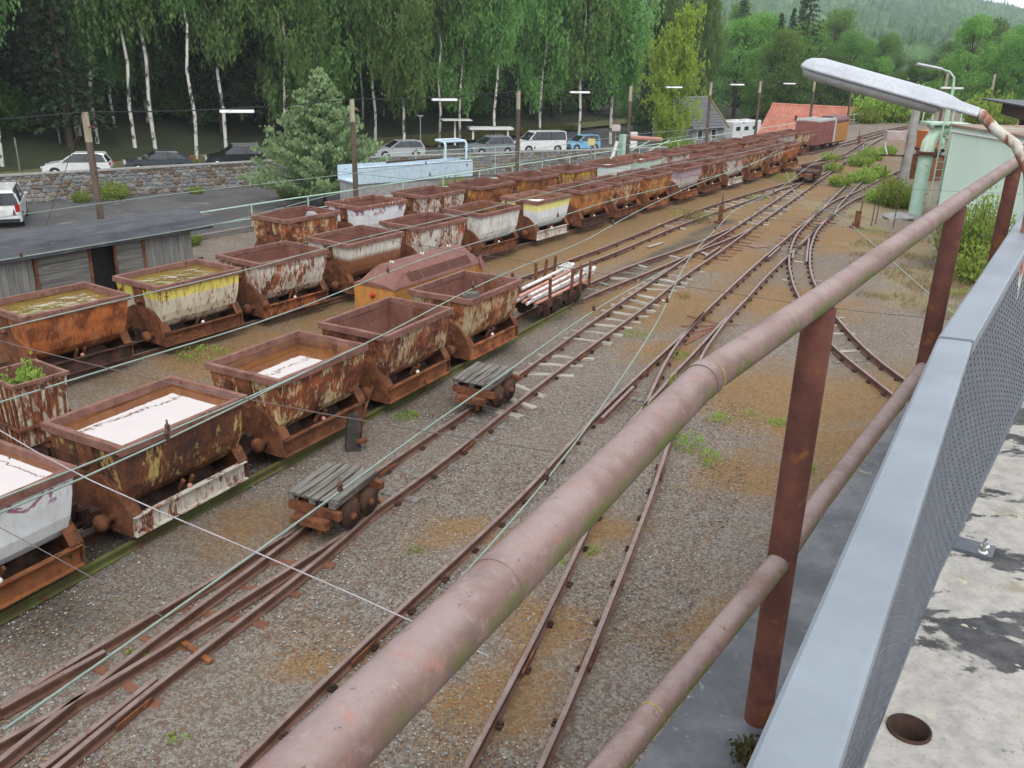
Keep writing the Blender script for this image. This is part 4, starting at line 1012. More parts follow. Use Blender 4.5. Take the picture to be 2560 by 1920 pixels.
# ------------------------------------------------------------------ poles with cables, strip lights
POLE_D = pm('tarred_pole', (.085, .06, .045), (.13, .098, .075), 3, .9, .4, stretch=(3, 3, .3), c3=(.06, .045, .035), s3=8)
POLE_L = pm('pole_pale_top', (.40, .37, .28), (.28, .24, .17), 4, .85, .4, stretch=(3, 3, .5), c3=(.18, .11, .05), s3=6)
POLES = [(-4.3, 3.82), (5.0, 3.87), (14.6, 3.92), (24.3, 3.95), (34.0, 3.98), (41.8, 3.93), (52.7, 3.80), (62.5, 3.7), (-14.0, 3.8)]
PO = 4.55
def pole(x, y, zt, r, lean, label, group=None, arm=True, pale=.72, zb=-.1):
    p_ = thing('wooden_pole', label, 'pole', (x, y, 0), 0, group)
    zm = zt - pale
    def at_(z): return (lean[0] * z, lean[1] * z, z)
    MB().tube([at_(zb), at_(zm * .5), at_(zm)], [r * 1.12, r * 1.05, r], 10).build('shaft', POLE_D, p_)
    MB().tube([at_(zm), at_(zt)], [r * 1.02, r * .96], 10).build('pale_top', POLE_L, p_)
    if arm:
        MB().tube([at_(zt - .35), (at_(zt - .35)[0] + .30, at_(zt - .35)[1] - .18, zt - .35)], .015, 6).build('bracket', RUST, p_)
        MB().tube([at_(zt * .62), (at_(zt * .62)[0] + .26, at_(zt * .62)[1] - .16, zt * .62)], .013, 6).build('bracket', RUST, p_)
    return p_
WHICH = ['rising behind the wooden boxcar', 'rising beside the young pine', 'rising behind the brown wagon with ochre flakes', 'rising before the yellow-green birch', 'rising before the slate-roofed house', 'rising at the gable of the red-tiled roof', 'rising before the middle of the red-tiled roof', 'rising at the end of the red-tiled roof', 'rising beyond the boxcar']
ptop = {}
for i, (a, zt) in enumerate(POLES):
    x, y, _ = YA(a, PO)
    ln = (-.030, .02) if i in (0,) else (-.012, .008)
    pole(x, y, zt, .085, ln, 'brown pole with pale top, %s' % WHICH[i], 'poles along the mint railing')
    ptop[i] = (x + ln[0] * zt, y + ln[1] * zt, zt)
def sag(a, b, s_, n=14):
    a = np.array(a, float); b = np.array(b, float)
    return [tuple(a + (b - a) * t_ - np.array([0, 0, s_ * 4 * t_ * (1 - t_)])) for t_ in np.linspace(0, 1, n)]
order = [8, 0, 1, 2, 3, 4, 5, 6, 7]
CAB = pm('black_cable', (.02, .02, .022), (.03, .03, .03), 4, .6, 0)
for i in range(len(order) - 1):
    a, b_ = ptop[order[i]], ptop[order[i + 1]]
    o = MB().tube(sag(a, b_, .10), .017, 5, cap=False).build('lighting_cable', CAB); tag(o, 'black cable running on from the pole %s' % WHICH[order[i]].replace('rising ', ''), 'cable', 'cables between the pole tops')
    m_ = (np.array(a) + np.array(b_)) / 2 + np.array([0, 0, -.14])
    if order[i] == 8: continue
    L_ = thing('strip_light', 'white strip light hanging from the cable %s' % ['', 'before the young pine', 'before the dense birches', 'before the dark wood edge', 'beside the yellow-green birch', 'before the dark spruces', 'above the red-tiled roof', 'beyond the big street lamp head'][i], 'light', tuple(m_), YH - .55, 'strip lights on the cable')
    MB().prism([(-.06, 0), (.06, 0), (.10, -.07), (-.10, -.07)], -.48, .48, 'x').build('reflector', WHITE, L_)
    for yy in (-.035, .035): MB().tube([(-.45, yy, -.075), (.45, yy, -.075)], .016, 6).build('tube', WHITE, L_)
    for xx in (-.4, .4): MB().tube([(xx, 0, 0), (xx, 0, .06)], .006, 5).build('hanger', RUST, L_)
# guy wire and further poles to the right beyond the yard
for i, (x, y, zt, wh) in enumerate(((36.5, 82, 4.5, 'behind the second lamp, nearer the red roof'), (41.5, 84, 4.4, 'just past the mint lamp post'), (44.5, 80, 3.5, 'rust-capped, past the mint lamp post'), (54, 84, 4.4, 'pale-topped before the round dark tree'), (58, 84, 4.6, 'slender, before the round dark tree'), (53, 70, 3.4, 'stout and pale, above the dark gantry'))):
    pole(x, y, zt, .14 if i == 5 else .11, (-.01, .0), 'far wooden pole %s' % wh, 'far poles', False, 1.3 if i != 2 else .3)

# ------------------------------------------------------------------ overhead wires
WZ = 2.15
WIR = {'T3': ([(-2.7, 3.9), (-2.4, 4.5), (-1.9, 5.7), (-1.4, 6.7), (-1.0, 7.9), (-0.5, 8.8), (0.0, 10.0), (1.3, 12.9), (2.2, 14.5), (2.6, 15.3)], 'over the trolley track'),
 'T4': ([(-.9, 4.2), (0.1, 6.5), (0.8, 8.4), (1.4, 10.2), (2.1, 12.4), (2.7, 14.7), (3.4, 17.0), (4.3, 19.3), (5.3, 22.0), (6.8, 24.5), (8.3, 27.8), (10.0, 31.6), (14, 40)], 'along the gravel strip towards the far trolley'),
 'M1': ([(-8.3, 8.1), (-6.5, 10.9), (-5.5, 12.6), (-4.2, 14.6), (-3.3, 16.6), (-1.2, 20.0), (1.4, 24.6), (3.9, 28.6), (5.4, 30.9), (8.5, 35.0), (14, 44)], 'over the middle wagon row'),
 'F2': ([(-6.6, 6.2), (-5.2, 8.5), (-4.2, 10.2), (-3.4, 11.4), (-2.4, 13.7), (-1.8, 15.2), (-0.9, 16.8), (0.3, 18.9), (2.4, 22.7), (4.6, 25.9), (7.4, 30.2), (10.7, 37.6)], 'above the orange locomotive'),
 'F1': ([(-4.9, 5.2), (-4.1, 6.5), (-3.8, 7.0), (-2.9, 8.5), (-2.2, 10.0), (-1.8, 10.8), (-0.4, 14.2), (1.4, 17.6), (2.0, 19.2), (3.6, 22.9), (6.0, 27.8), (11.0, 37.1)], 'over the front wagon row'),
 'F1b': ([(-4.8, 5.0), (-4.0, 6.2), (-3.6, 6.8), (-2.9, 8.42), (-2.2, 10.0)], 'doubling the wire over the dark brown wagon'),
 'B0': ([(-10, 12.2), (-8.5, 14.5), (-6.1, 18.0), (-5.6, 19.1), (-4.0, 23.4), (-0.2, 29.5), (3.0, 34.5), (8, 42)], 'across the boxcar and the back wagon row'),
 'B1': ([(-12, 15.8), (-10.1, 18.7), (-8.4, 21.4), (-4.5, 26.3), (-0.6, 32.0), (5.3, 41.3), (9.9, 46.4), (16, 56)], 'running behind the back wagon row'),
 'V': ([(8.5, 29.3), (7.5, 24.9), (7.3, 22.6), (7.6, 21.9), (7.3, 19.1), (6.6, 14.0), (6.4, 11.7)], 'following the sharply curved track')}
ins_me = MB().lathe([(.012, 0), (.03, .01), (.035, .03), (.02, .045), (.034, .06), (.03, .085), (.014, .10), (.012, .15), (0, .15)], 10).mesh('insulator', INSUL)
for k, (pts, wh) in WIR.items():
    P = smooth_line(pts, .6, k != 'V')
    wr = thing('contact_wire', 'mint green overhead wire %s' % wh, 'wire', (0, 0, 0), 0, 'overhead contact wires')
    MB().tube([(x, y, WZ) for x, y in P], .0095, 6, cap=False).build('wire', MINT_WIRE, wr)
    Q = resample(P, 6.3)
    for x, y in Q[::1]:
        o = link('insulator', ins_me, wr); o.location = (x, y, WZ); o.scale = (.8, .8, .8)
SPAN = [([(-6.0, 8.7), (-4.8, 7.7), (-4.0, 7.1), (-3.6, 6.8), (-2.9, 6.3), (-2.0, 5.9), (-1.0, 5.2), (-0.1, 4.6)], WHITE_WIRE, .006, 'pale span wire crossing the tracks near the dark brown wagon'),
        ([(-8.5, 11.6), (-6.2, 10.3), (-4.8, 9.6), (-4.0, 9.2), (-2.9, 8.7), (-1.9, 8.3), (-0.9, 8.0), (0.4, 7.6)], STEEL_WIRE, .006, 'thin dark span wire crossing above the planted tub'),
        ([(-10, 20.8), (-6, 19.0), (-2, 16.6), (2, 14.4), (5, 12.7), (7.5, 12.3)], STEEL_WIRE, .005, 'thin dark span wire crossing in front of the locomotive'),
        ([(-8, 27.5), (-2, 24.5), (4, 21.3), (9, 18.5)], STEEL_WIRE, .005, 'thin dark span wire crossing behind the pipe cart'),
        ([(-4, 33), (3, 28.7), (8.5, 26.3), (14, 25.5)], STEEL_WIRE, .005, 'thin dark span wire crossing the far switch'),
        ([(3, 43), (10, 40), (15.3, 38.9)], STEEL_WIRE, .006, 'thin dark span wire tied to the leaning concrete post'),
        ([(-4.2, 6.2), (-3.2, 5.6), (-2.2, 4.9)], STEEL_WIRE, .004, 'short thin tie wire over the dark brown wagon')]
for pts, mt, r, lb in SPAN:
    P = smooth_line(pts, .8, False)
    o = MB().tube([(x, y, WZ + .04) for x, y in P], r, 5, cap=False).build('span_wire', mt); tag(o, lb, 'wire', 'span wires')
o = MB().tube(sag(ptop[0], YA(-1, 16, -3.2), .1), .01, 5, cap=False).build('guy_wire', STEEL_WIRE); tag(o, 'slack guy wire running down from the boxcar pole', 'wire', 'guy wires')
o = MB().tube(sag((ptop[1][0], ptop[1][1], 3.4), YA(14, 19, -3.0), .1), .01, 5, cap=False).build('guy_wire', STEEL_WIRE); tag(o, 'slack guy wire running down from the pole beside the pine', 'wire', 'guy wires')
o = MB().tube([(-.62, 4.95, 0), (-.62, 4.95, 2.2)], .004, 5).build('hanging_wire', WHITE_WIRE); tag(o, 'pale wire hanging straight down to the gravel', 'wire')
# ------------------------------------------------------------------ viewing platform in the foreground
PE = np.array([.5446, .8387]); PN = np.array([.8387, -.5446]); hP = math.atan2(PE[1], PE[0])
def PP(a, n, z): p_ = PE * a + PN * n; return (float(p_[0]), float(p_[1]), z)
FZ = 3.95
t = NT('platform_concrete'); v = t.coords('Object', False)
vd = t.n('ShaderNodeMapping'); vd.inputs['Rotation'].default_value = (0, 0, R_(20)); vd.inputs['Scale'].default_value = (1, 1.7, 1); t.l(v, vd.inputs['Vector'])
n1 = t.noise(vd.outputs[0], 2.1, 8, .62, .3); n2 = t.noise(v, 16, 6, .65); n3 = t.noise(v, 5, 5, .6); n4 = t.noise(v, 60, 3, .6)
col = t.mix(t.rng(n2, .35, .7), (.37, .355, .325), (.27, .26, .24))
col = t.mix(t.rng(n4, .55, .75, 0, .6), col, (.13, .125, .115))
col = t.mix(t.rng(n3, .56, .68, 0, .5), col, (.22, .17, .09))
col = t.mix(t.rng(n1, .515, .55), col, t.mix(t.rng(n2, .3, .7), (.035, .037, .04), (.09, .09, .09)))
col = t.mix(t.rng(t.noise(v, 9, 6, .7), .62, .66), col, (.40, .38, .30))
t.bsdf(col, .88, 0, t.bump(t.math('ADD', n2, t.math('MULTIPLY', n1, -2.0)), .5, .01), .3)
FLOORC = t.mt
HC = (1.128, 2.022); HR = .052
bm = bmesh.new()
outer = [bm.verts.new(PP(a, n, FZ)) for a, n in ((-3, -.445), (13, -.445), (13, 7), (-3, 7))]
ring = [bm.verts.new((HC[0] + HR * math.cos(a), HC[1] + HR * math.sin(a), FZ)) for a in np.linspace(0, 2 * math.pi, 29)[:-1]]
ed = [bm.edges.new((outer[i], outer[(i + 1) % 4])) for i in range(4)] + [bm.edges.new((ring[i], ring[(i + 1) % 28])) for i in range(28)]
bmesh.ops.triangle_fill(bm, edges=ed, use_beauty=True)
for f in bm.faces:
    if f.normal.z < 0: f.normal_flip()
me = bpy.data.meshes.new('platform_floor'); bm.to_mesh(me); bm.free(); me.materials.append(FLOORC)
tag(link('platform_floor', me), kind='structure')
o = MB().loft([[(HC[0] + r * math.cos(a), HC[1] + r * math.sin(a), z) for a in np.linspace(0, 2 * math.pi, 29)[:-1]] for r, z in ((HR + .007, FZ - .02), (HR + .007, FZ + .008), (HR, FZ + .008), (HR, FZ - .34))], 0, True, capa=False, capb=True).build('pipe_socket', RUST_DARK, None, fix=False)
tag(o, 'empty rusty pipe socket sunk in the platform floor', 'pipe socket')
t = NT('ledge_roofing'); v = t.coords('Object', False)
n1 = t.noise(v, 3, 7, .65); n2 = t.noise(v, 25, 5, .65)
col = t.mix(t.rng(n1, .35, .68), (.085, .092, .10), (.17, .178, .185)); col = t.mix(t.rng(n2, .62, .74), col, (.30, .30, .28)); col = t.mix(t.rng(t.noise(v, 11, 4, .6), .68, .74), col, (.22, .23, .16))
t.bsdf(col, .85, 0, t.bump(n2, .4, .008), .3)
bb = MB()
bb.prism([PP(-3, -.80, 0)[:2], PP(13, -.66, 0)[:2], PP(13, -.445, 0)[:2], PP(-3, -.445, 0)[:2]], 3.60, 3.85, 'z')
o = bb.build('platform_ledge', t.mt); tag(o, kind='structure')
bb = MB().prism([PP(-3, -.55, 0)[:2], PP(13, -.55, 0)[:2], PP(13, 7, 0)[:2], PP(-3, 7, 0)[:2]], -.1, 3.60, 'z').build('platform_building', CONC)
tag(bb, 'plain concrete building carrying the viewing platform', 'building')
o = MB().box((0, 0, 0), (16, .006, .10)).box((0, -.016, .05), (16, .032, .006)).build('edge_angle', RUST, None, PP(5, -.452, FZ - .045), hP); tag(o, 'rusty angle iron along the platform edge', 'angle iron')

# old rusty pipe railing
t = NT('old_railing_paint'); v = t.coords('Object', False); geo = t.n('ShaderNodeNewGeometry'); nsep = t.n('ShaderNodeSeparateXYZ'); t.l(geo.outputs['Normal'], nsep.inputs[0])
n1 = t.noise(v, 7, 7, .7); n2 = t.noise(v, 190, 4, .7); n3 = t.noise(v, 26, 6, .7)
col = t.mix(t.rng(n1, .35, .68), (.145, .085, .068), (.195, .125, .105)); col = t.mix(t.rng(t.noise(v, 16, 6, .7), .50, .66, 0, .55), col, (.095, .062, .06)); col = t.mix(t.rng(n2, .38, .62, 0, .5), col, (.13, .08, .07))
col = t.mix(t.math('MULTIPLY', t.rng(nsep.outputs['Z'], .45, .98), t.rng(n1, .3, .6, .15, .55)), col, (.31, .25, .24))
col = t.mix(t.rng(t.noise(v, 60, 6, .75), .52, .72, 0, .35), col, (.33, .275, .27)); col = t.mix(t.rng(n3, .56, .70, 0, .6), col, (.29, .13, .105))
col = t.mix(t.math('MULTIPLY', t.rng(nsep.outputs['Z'], .35, .75), t.rng(t.noise(v, 21, 7, .72, .6), .63, .66, 0, .35)), col, (.34, .285, .275))
col = t.mix(t.rng(t.noise(v, 34, 6, .75), .63, .645, 0, .7), col, (.10, .055, .045))
mossm = t.math('MULTIPLY', t.rng(nsep.outputs['Z'], .55, .0), t.rng(t.noise(v, 9, 5, .65), .40, .56))
col = t.mix(t.math('MULTIPLY', mossm, .85), col, (.085, .10, .016))
t.bsdf(col, .72, 0, t.bump(t.math('ADD', n2, n3), .3, .003), .35)
RAILP = t.mt
POSTM = pm('rust_red_post', (.085, .030, .024), (.13, .048, .034), 9, .72, .25, c3=(.19, .075, .025), s3=14, lo3=.54, hi3=.70, bd=.004, bs=80)
rl_ = thing('pipe_railing', 'old thick rusty pipe railing with moss along the platform edge', 'railing')
top = [(-.39, .12, 5.15), (-.153, .572, 5.15), (-.007, .849, 5.15), (.339, 1.513, 5.15), (.741, 2.114, 5.15), (1.844, 3.80, 5.15), (3.052, 5.629, 5.15), (5.2, 8.9, 5.15)]
def dens(pts, n=8):
    o_ = []
    for a, b_ in zip(pts[:-1], pts[1:]):
        for k in range(n): o_.append(tuple(np.array(a) + (np.array(b_) - np.array(a)) * k / n))
    return o_ + [pts[-1]]
MB().tube(dens(top[:4]), .0325, 28).build('handrail', RAILP, rl_)
MB().tube(dens(top[3:]), .0318, 28).build('handrail', RAILP, rl_)
MB().tube([(.330, 1.497, 5.15), (.347, 1.527, 5.15)], .0345, 28).build('weld_joint', RAILP, rl_)
MB().tube([(-.012, .84, 5.15), (-.006, .852, 5.15)], .0332, 28).build('weld_joint', RAILP, rl_)
low = [(-.25, .69, 4.43), (.246, 1.406, 4.43), (.336, 1.536, 4.43), (.72, 2.088, 4.43), (.946, 2.455, 4.43), (1.669, 3.548, 4.43), (2.86, 5.35, 4.43)]
MB().tube(dens(low), .030, 24).build('middle_rail', RAILP, rl_)
for k, (x, y) in enumerate(((.735, 2.106), (1.80, 3.74), (2.90, 5.42), (-.33, .25))):
    MB().tube([(x, y, 3.90), (x, y, 4.5), (x, y, 5.128)], .0385, 24).build('post', POSTM, rl_)
YT = pm('yellow_tape', (.40, .30, .09), (.20, .14, .07), 45, .8, .4)
MB().tube([(.346 + .004, 1.52 + .006, 5.15), (.3525, 1.5300, 5.15)], .0332, 24).build('tape_band', YT, rl_)
MB().tube([(.300, 1.484, 4.43), (.303, 1.4885, 4.43)], .0308, 24).build('tape_band', YT, rl_)
# little clump growing at the post foot, made with the weeds below

# new grey fence with expanded-metal infill
GP = pm('grey_powder_coat', (.20, .23, .265), (.22, .25, .285), 3, .45, 0, bs=4, spec=.35)
GD = pm('dark_grey_mesh', (.085, .097, .118), (.10, .113, .135), 5, .40, .05, spec=.5)
GM = pm('mesh_strand_grey', (.06, .068, .082), (.078, .087, .102), 8, .32, 0, spec=.55)
nf = thing('mesh_fence', 'new grey metal fence with expanded mesh on the platform', 'fence')
def cap(L0, L1, R0, R1, z):
    bb = MB(); h = .045
    for zz in (0,): pass
    lo = [[(L0[0], L0[1], z - h), (R0[0], R0[1], z - h), (R0[0], R0[1], z - .004), (R0[0] * .93 + L0[0] * .07, R0[1] * .93 + L0[1] * .07, z), (R0[0] * .07 + L0[0] * .93, R0[1] * .07 + L0[1] * .93, z), (L0[0], L0[1], z - .004)],
          [(L1[0], L1[1], z - h), (R1[0], R1[1], z - h), (R1[0], R1[1], z - .004), (R1[0] * .93 + L1[0] * .07, R1[1] * .93 + L1[1] * .07, z), (R1[0] * .07 + L1[0] * .93, R1[1] * .07 + L1[1] * .93, z), (L1[0], L1[1], z - .004)]]
    return bb.loft(lo).build('top_rail', GP, nf)
def ext(a, b_, k): return tuple(np.array(a) + (np.array(b_) - np.array(a)) * k)
cl0, cl1, cr0, cr1 = (.273, .798), (1.208, 2.470), (.378, .802), (1.294, 2.440)
cap(ext(cl0, cl1, -.6), cl1, ext(cr0, cr1, -.6), cr1, 4.95)
dl0, dl1, dr0, dr1 = (1.220, 2.492), (2.692, 4.849), (1.310, 2.462), (2.79, 4.80)
cap(dl0, ext(dl0, dl1, 1.9), dr0, ext(dr0, dr1, 1.9), 4.95)
MB().prism([cl1, cr1, dr0, dl0], 4.90, 4.942, 'z').build('joint_sleeve', RUST_DARK if False else GD, nf)
# infill surface between the cap and the foot line
top_l = [(-.20, -.22), (.352, .815), (1.28, 2.468), (2.72, 4.80), (5.0, 8.5)]
bot_l = [(-.05, .45), (.74, 1.55), (1.50, 2.735), (2.80, 4.62), (5.05, 8.3)]
def surf(u, w_):  # u along 0..4, w 0 bottom..1 top
    i = min(int(u), 3); f = u - i
    a = np.array(top_l[i]) * (1 - f) + np.array(top_l[i + 1]) * f; b_ = np.array(bot_l[i]) * (1 - f) + np.array(bot_l[i + 1]) * f
    p_ = b_ * (1 - w_) + a * w_
    return np.array([p_[0], p_[1], 4.03 + (4.905 - 4.03) * w_])
bb = MB(); quads = []
SW, LW = .034, .082          # mesh pitch up and along
nrow = int(.87 / (SW))
for i in range(4):
    Lseg = np.hypot(*(np.array(top_l[i + 1]) - np.array(top_l[i]))); nc = int(Lseg / LW * 2)
    if i == 3: nc = nc // 2
    for r in range(nrow):
        for c in range(nc):
            ph = (c + r) % 2
            u0, u1 = i + c / nc, i + min((c + 1) / nc, .99999)
            z0 = (r + (.12 if ph else .88)) / nrow; z1 = (r + (.88 if ph else .12)) / nrow
            a = surf(u0, min(z0, 1)); b_ = surf(u1, min(z1, 1))
            nrm = np.array([PN[0], PN[1], 0]) * .0042; th = np.array([0, 0, .0046])
            quads.append([a - th + nrm, b_ - th + nrm, b_ + th - nrm, a + th - nrm]); dn = np.array([-PN[0] * .006, -PN[1] * .006, -.0035]); quads.append([a - th + nrm + dn, b_ - th + nrm + dn, b_ - th + nrm, a - th + nrm])
bb.quads(quads)
o = bb.build('expanded_mesh', GM, nf, fix=False); tag(o, kind='stuff')
for i in range(4):
    a, b_ = surf(i, 0), surf(i + .9999, 0)
    MB().bar(a, b_, .02, .03).build('bottom_rail', GD, nf)
for u in (1.62, 2.45, 3.3):
    a, b_ = surf(u, -.06), surf(u, 1.0)
    MB().bar(a + np.array([-.045, .03, 0]), b_ + np.array([-.02, .013, 0]), .012, .04).build('post', GD, nf)
bp = thing('base_plate', 'grey bolted base plate of the mesh fence on the platform floor', 'base plate', (1.755, 3.02, FZ), hP)
MB().box((0, 0, .008), (.10, .17, .016)).build('plate', GD, bp)
for x in (-.025, .028):
    bo = MB().lathe([(.017, 0), (.017, .004), (0, .004)], 12).build('washer', WHITE, bp, (x, -.05, .016)); MB().lathe([(.011, .004), (.011, .02), (.006, .022), (.006, .035), (0, .035)], 6, sm=False).build('bolt', pm('zinc_%d' % (x > 0), (.5, .5, .5), (.4, .4, .4), 9, .35, 0, metal=.8), bo)

# street lamp standing at the platform edge
sl = thing('street_lamp', 'large grey-white luminaire on a peeling rusty curved arm beside the platform', 'street lamp')
A0 = np.array([1.341, 4.608, 5.635]); A1 = np.array([2.083, 4.317, 5.448]); ax = (A1 - A0); LL = np.linalg.norm(ax); ax /= LL
sd_ = np.array([-.38, -.92, 0.0]); sd_ -= ax * (sd_ @ ax); sd_ /= np.linalg.norm(sd_); up_ = np.cross(sd_, ax); up_ *= np.sign(up_[2])
def hp(u, s_, h): return tuple(A0 + ax * u + sd_ * s_ + up_ * h)
LAMPC = pm('lamp_shell', (.38, .40, .435), (.43, .45, .485), 6, .45, .15, bs=70, spec=.4, bd=.001); LENS = pm('lamp_lens', (.36, .36, .355), (.42, .42, .415), 3, .25, 0, spec=.5)
loops = []
for u, k, hh in ((0, .25, .25), (.01, .62, .55), (.035, .85, .8), (.09, 1, 1), (.35, 1, 1), (.60, 1.0, 1.0), (.665, .95, .95), (.70, .62, .85), (.73, .45, .72), (.78, .42, .66), (.82, .40, .62)):
    w_, h_ = .092 * k, .066 * hh; s_off = 0
    loops.append([hp(u, -w_ * 1.02, .0), hp(u, -w_ * 1.02, .012), hp(u, -w_ * .93, .016), hp(u, -w_ * .82, h_ * .55), hp(u, -w_ * .5, h_ * .9), hp(u, 0, h_), hp(u, w_ * .5, h_ * .9), hp(u, w_ * .82, h_ * .55), hp(u, w_ * .93, .016), hp(u, w_ * 1.02, .012), hp(u, w_ * 1.02, .0)])
MB().loft(loops, 0, True).build('canopy', LAMPC, sl)
loops = []
for u, k in ((.012, .3), (.03, .8), (.09, 1), (.55, 1), (.64, .9), (.66, .4)):
    w_ = .078 * k; h_ = .042 * k
    loops.append([hp(u, -w_, .002), hp(u, -w_ * .92, -h_ * .6), hp(u, -w_ * .5, -h_), hp(u, w_ * .5, -h_), hp(u, w_ * .92, -h_ * .6), hp(u, w_, .002)])
MB().loft(loops, 0, True).build('lens', LENS, sl)
ARM = rust_paint('peeling_arm', (.48, .47, .42), .46, (.12, .055, .04), (.20, .10, .075))
MB().tube(dens([hp(.70, 0, .022), hp(.84, 0, .015), (2.16, 4.28, 5.40), (2.25, 4.235, 5.335), (2.315, 4.20, 5.22), (2.35, 4.18, 5.05), (2.36, 4.17, 3.95)], 4), .024, 14).build('arm', ARM, sl)

# ------------------------------------------------------------------ mint tank house, pipework, posts on the right
tkh = thing('tank_house', 'pale mint green sheet-clad tank house with rust runs', 'tank house', (0, 0, 0))
MW = NT('mint_sheet'); v = MW.coords('Object', False); vs_ = MW.n('ShaderNodeMapping'); vs_.inputs['Scale'].default_value = (1, 1, .18); MW.l(v, vs_.inputs['Vector'])
col = MW.mix(MW.rng(MW.noise(v, .8, 5, .6), .35, .7), (.58, .73, .62), (.63, .77, .67)); col = MW.mix(MW.rng(MW.noise(vs_.outputs[0], 3.0, 6, .7), .60, .74, 0, .6), col, (.36, .27, .15))
MW.bsdf(col, .55, 0, MW.bump(MW.noise(v, 2, 4, .5), .1, .02), .35)
Wc = [(15.25, 33.1), (15.95, 26.0), (24.5, 27.0), (23.5, 34.0)]
MB().prism(Wc, -.05, 3.42, 'z').build('wall', MW.mt, tkh)
MB().prism([(15.15, 33.2), (15.85, 25.9), (24.6, 26.9), (23.6, 34.1)], 3.42, 3.50, 'z').build('roof', pm('rust_stained_roof', (.33, .30, .25), (.22, .12, .07), 1.2, .85, .3), tkh)
MB().tube([(15.20, 33.1, 3.26), (15.90, 26.0, 3.26)], .035, 8).build('conduit', WHITE, tkh)
pp = thing('vent_duct', 'thick mint green vertical duct with flanged elbow before the tank house', 'duct', (15.05, 34.45, 0))
MB().tube([(0, 0, -.05), (.02, 0, 2.3)], .25, 18).build('pipe', MINT, pp)
bb = MB()
for z in (2.28, 2.38): bb.lathe([(.25, z), (.34, z), (.34, z + .04), (.25, z + .04)], 20)
bb.build('flange', RUST, pp)
MB().tube([(.02, 0, 2.4), (.05, 0, 2.75), (.22, .02, 3.05), (.5, .05, 3.22), (.85, .1, 3.28)], [.25, .25, .24, .23, .22], 16).build('elbow', rust_paint('duct_elbow', (.46, .62, .50), .8), pp)
lad = thing('steel_ladder', 'mint green steel ladder against the corner of the tank house', 'ladder', (15.45, 34.0, 0), R_(-60))
for y in (-.22, .22): MB().tube([(0, y, .5), (0, y, 4.2)], .028, 6).build('stile', MINT, lad)
for k in range(11): MB().tube([(0, -.22, .7 + .28 * k), (0, .22, .7 + .28 * k)], .014, 6).build('rung', MINT, lad)
frm = thing('pipe_gantry', 'mint green steel bracket frame above the vent duct', 'steel frame', (15.6, 34.5, 0), 0)
bb = MB().box((0, 0, 3.42), (1.5, .9, .08)).bar((-.7, 0, 3.4), (.1, 0, 2.6), .07, .07).bar((-.3, .3, 3.4), (.6, .3, 2.5), .07, .07)
bb.build('bracket', MINT, frm)
for x, y in ((-.7, -.4), (-.7, .4), (.7, .4)): MB().tube([(x, y, 3.4), (x, y, 4.1)], .025, 6).build('rail_post', MINT, frm)
MB().tube([(-.7, -.4, 4.1), (-.7, .4, 4.1), (.7, .4, 4.1)], .022, 6).build('hand_rail', MINT, frm)
MB().box((.35, .0, 1.25), (.12, .12, 2.5)).box((.62, .1, 1.25), (.10, .10, 2.5)).build('column', rust_paint('column_mint', (.44, .58, .47), .6), frm)
cp = thing('concrete_post', 'leaning grey concrete post with a box on its side', 'post', (16.56, 39.63, 0))
MB().tube([(0, 0, -.1), (.03, .03, 2.4), (.06, .06, 4.3)], [.20, .18, .16], 14).build('shaft', CONC, cp)
MB().box((-.70, -.05, 2.55), (.80, .35, .34)).build('box', pm('rusty_white_box', (.36, .28, .26), (.42, .36, .34), 4, .7, .2), cp)
MB().tube([(-1.0, -.05, 2.45), (-1.05, -.05, 2.1), (-.9, -.05, 1.75)], .03, 6).build('conduit', WHITE, cp)
MB().bar((-1.2, 0, 1.72), (.25, 0, 1.70), .07, .07).build('cross_arm', RUST_DARK, cp)
ml_ = thing('street_lamp', 'mint green street lamp with long grey head beyond the concrete post', 'street lamp', (21.5, 47.5, 0))
MB().tube([(0, 0, -.1), (.0, 0, 4.2), (-.05, 0, 4.75), (-.35, -.05, 5.02), (-.75, -.1, 5.12)], [.09, .07, .06, .05, .045], 10).build('column', MINT, ml_)
loops = []
for x, k in ((-.72, .5), (-.80, .9), (-1.2, 1), (-1.9, .9), (-2.0, .4)): loops.append([(x, -.16 * k, 5.12 - (x + .7) * .16), (x, -.10 * k, 5.20 - (x + .7) * .16), (x, .10 * k, 5.20 - (x + .7) * .16), (x, .16 * k, 5.12 - (x + .7) * .16), (x, .1 * k, 5.06 - (x + .7) * .16), (x, -.1 * k, 5.06 - (x + .7) * .16)])
MB().loft(loops).build('head', LAMPC, ml_)
o = MB().box((0, 0, 0), (1.3, .16, .10)).build('strip_light', WHITE, None, (24.6, 54.5, 4.05), .1); tag(o, 'white strip light hanging beyond the mint street lamp', 'light')
gan = thing('roof_gantry', 'dark brown roof edge of a shed beyond the tank house', 'shed', (0, 0, 0))
MB().prism([(31.0, 58), (52, 50), (54, 56), (33, 65)], 2.15, 2.95, 'z').build('fascia', RUST_DARK, gan)
MB().prism([(30.5, 57), (52, 49), (54, 58), (32.5, 67)], 2.95, 3.05, 'z').build('roof', TAR, gan)
for x, y in ((32, 60), (38, 57), (45, 54), (50, 52)): MB().box((x, y, 1.0), (.35, .35, 2.3)).build('column', RUST_DARK, gan)
MB().prism([(34, 63), (52, 56), (53, 58), (35, 66)], 0, 2.2, 'z').build('back_wall', CONC, gan)
cr = thing('ore_crate', 'rusty red crate heaped with scrap beyond the concrete post', 'crate', (20.3, 46.0, 0), .3)
bb = MB()
for s_ in (-1, 1): bb.box((0, s_ * .8, .55), (1.8, .06, 1.1)); bb.box((s_ * .9, 0, .55), (.06, 1.6, 1.1))
bb.build('side', RUST, cr)
bb = MB()
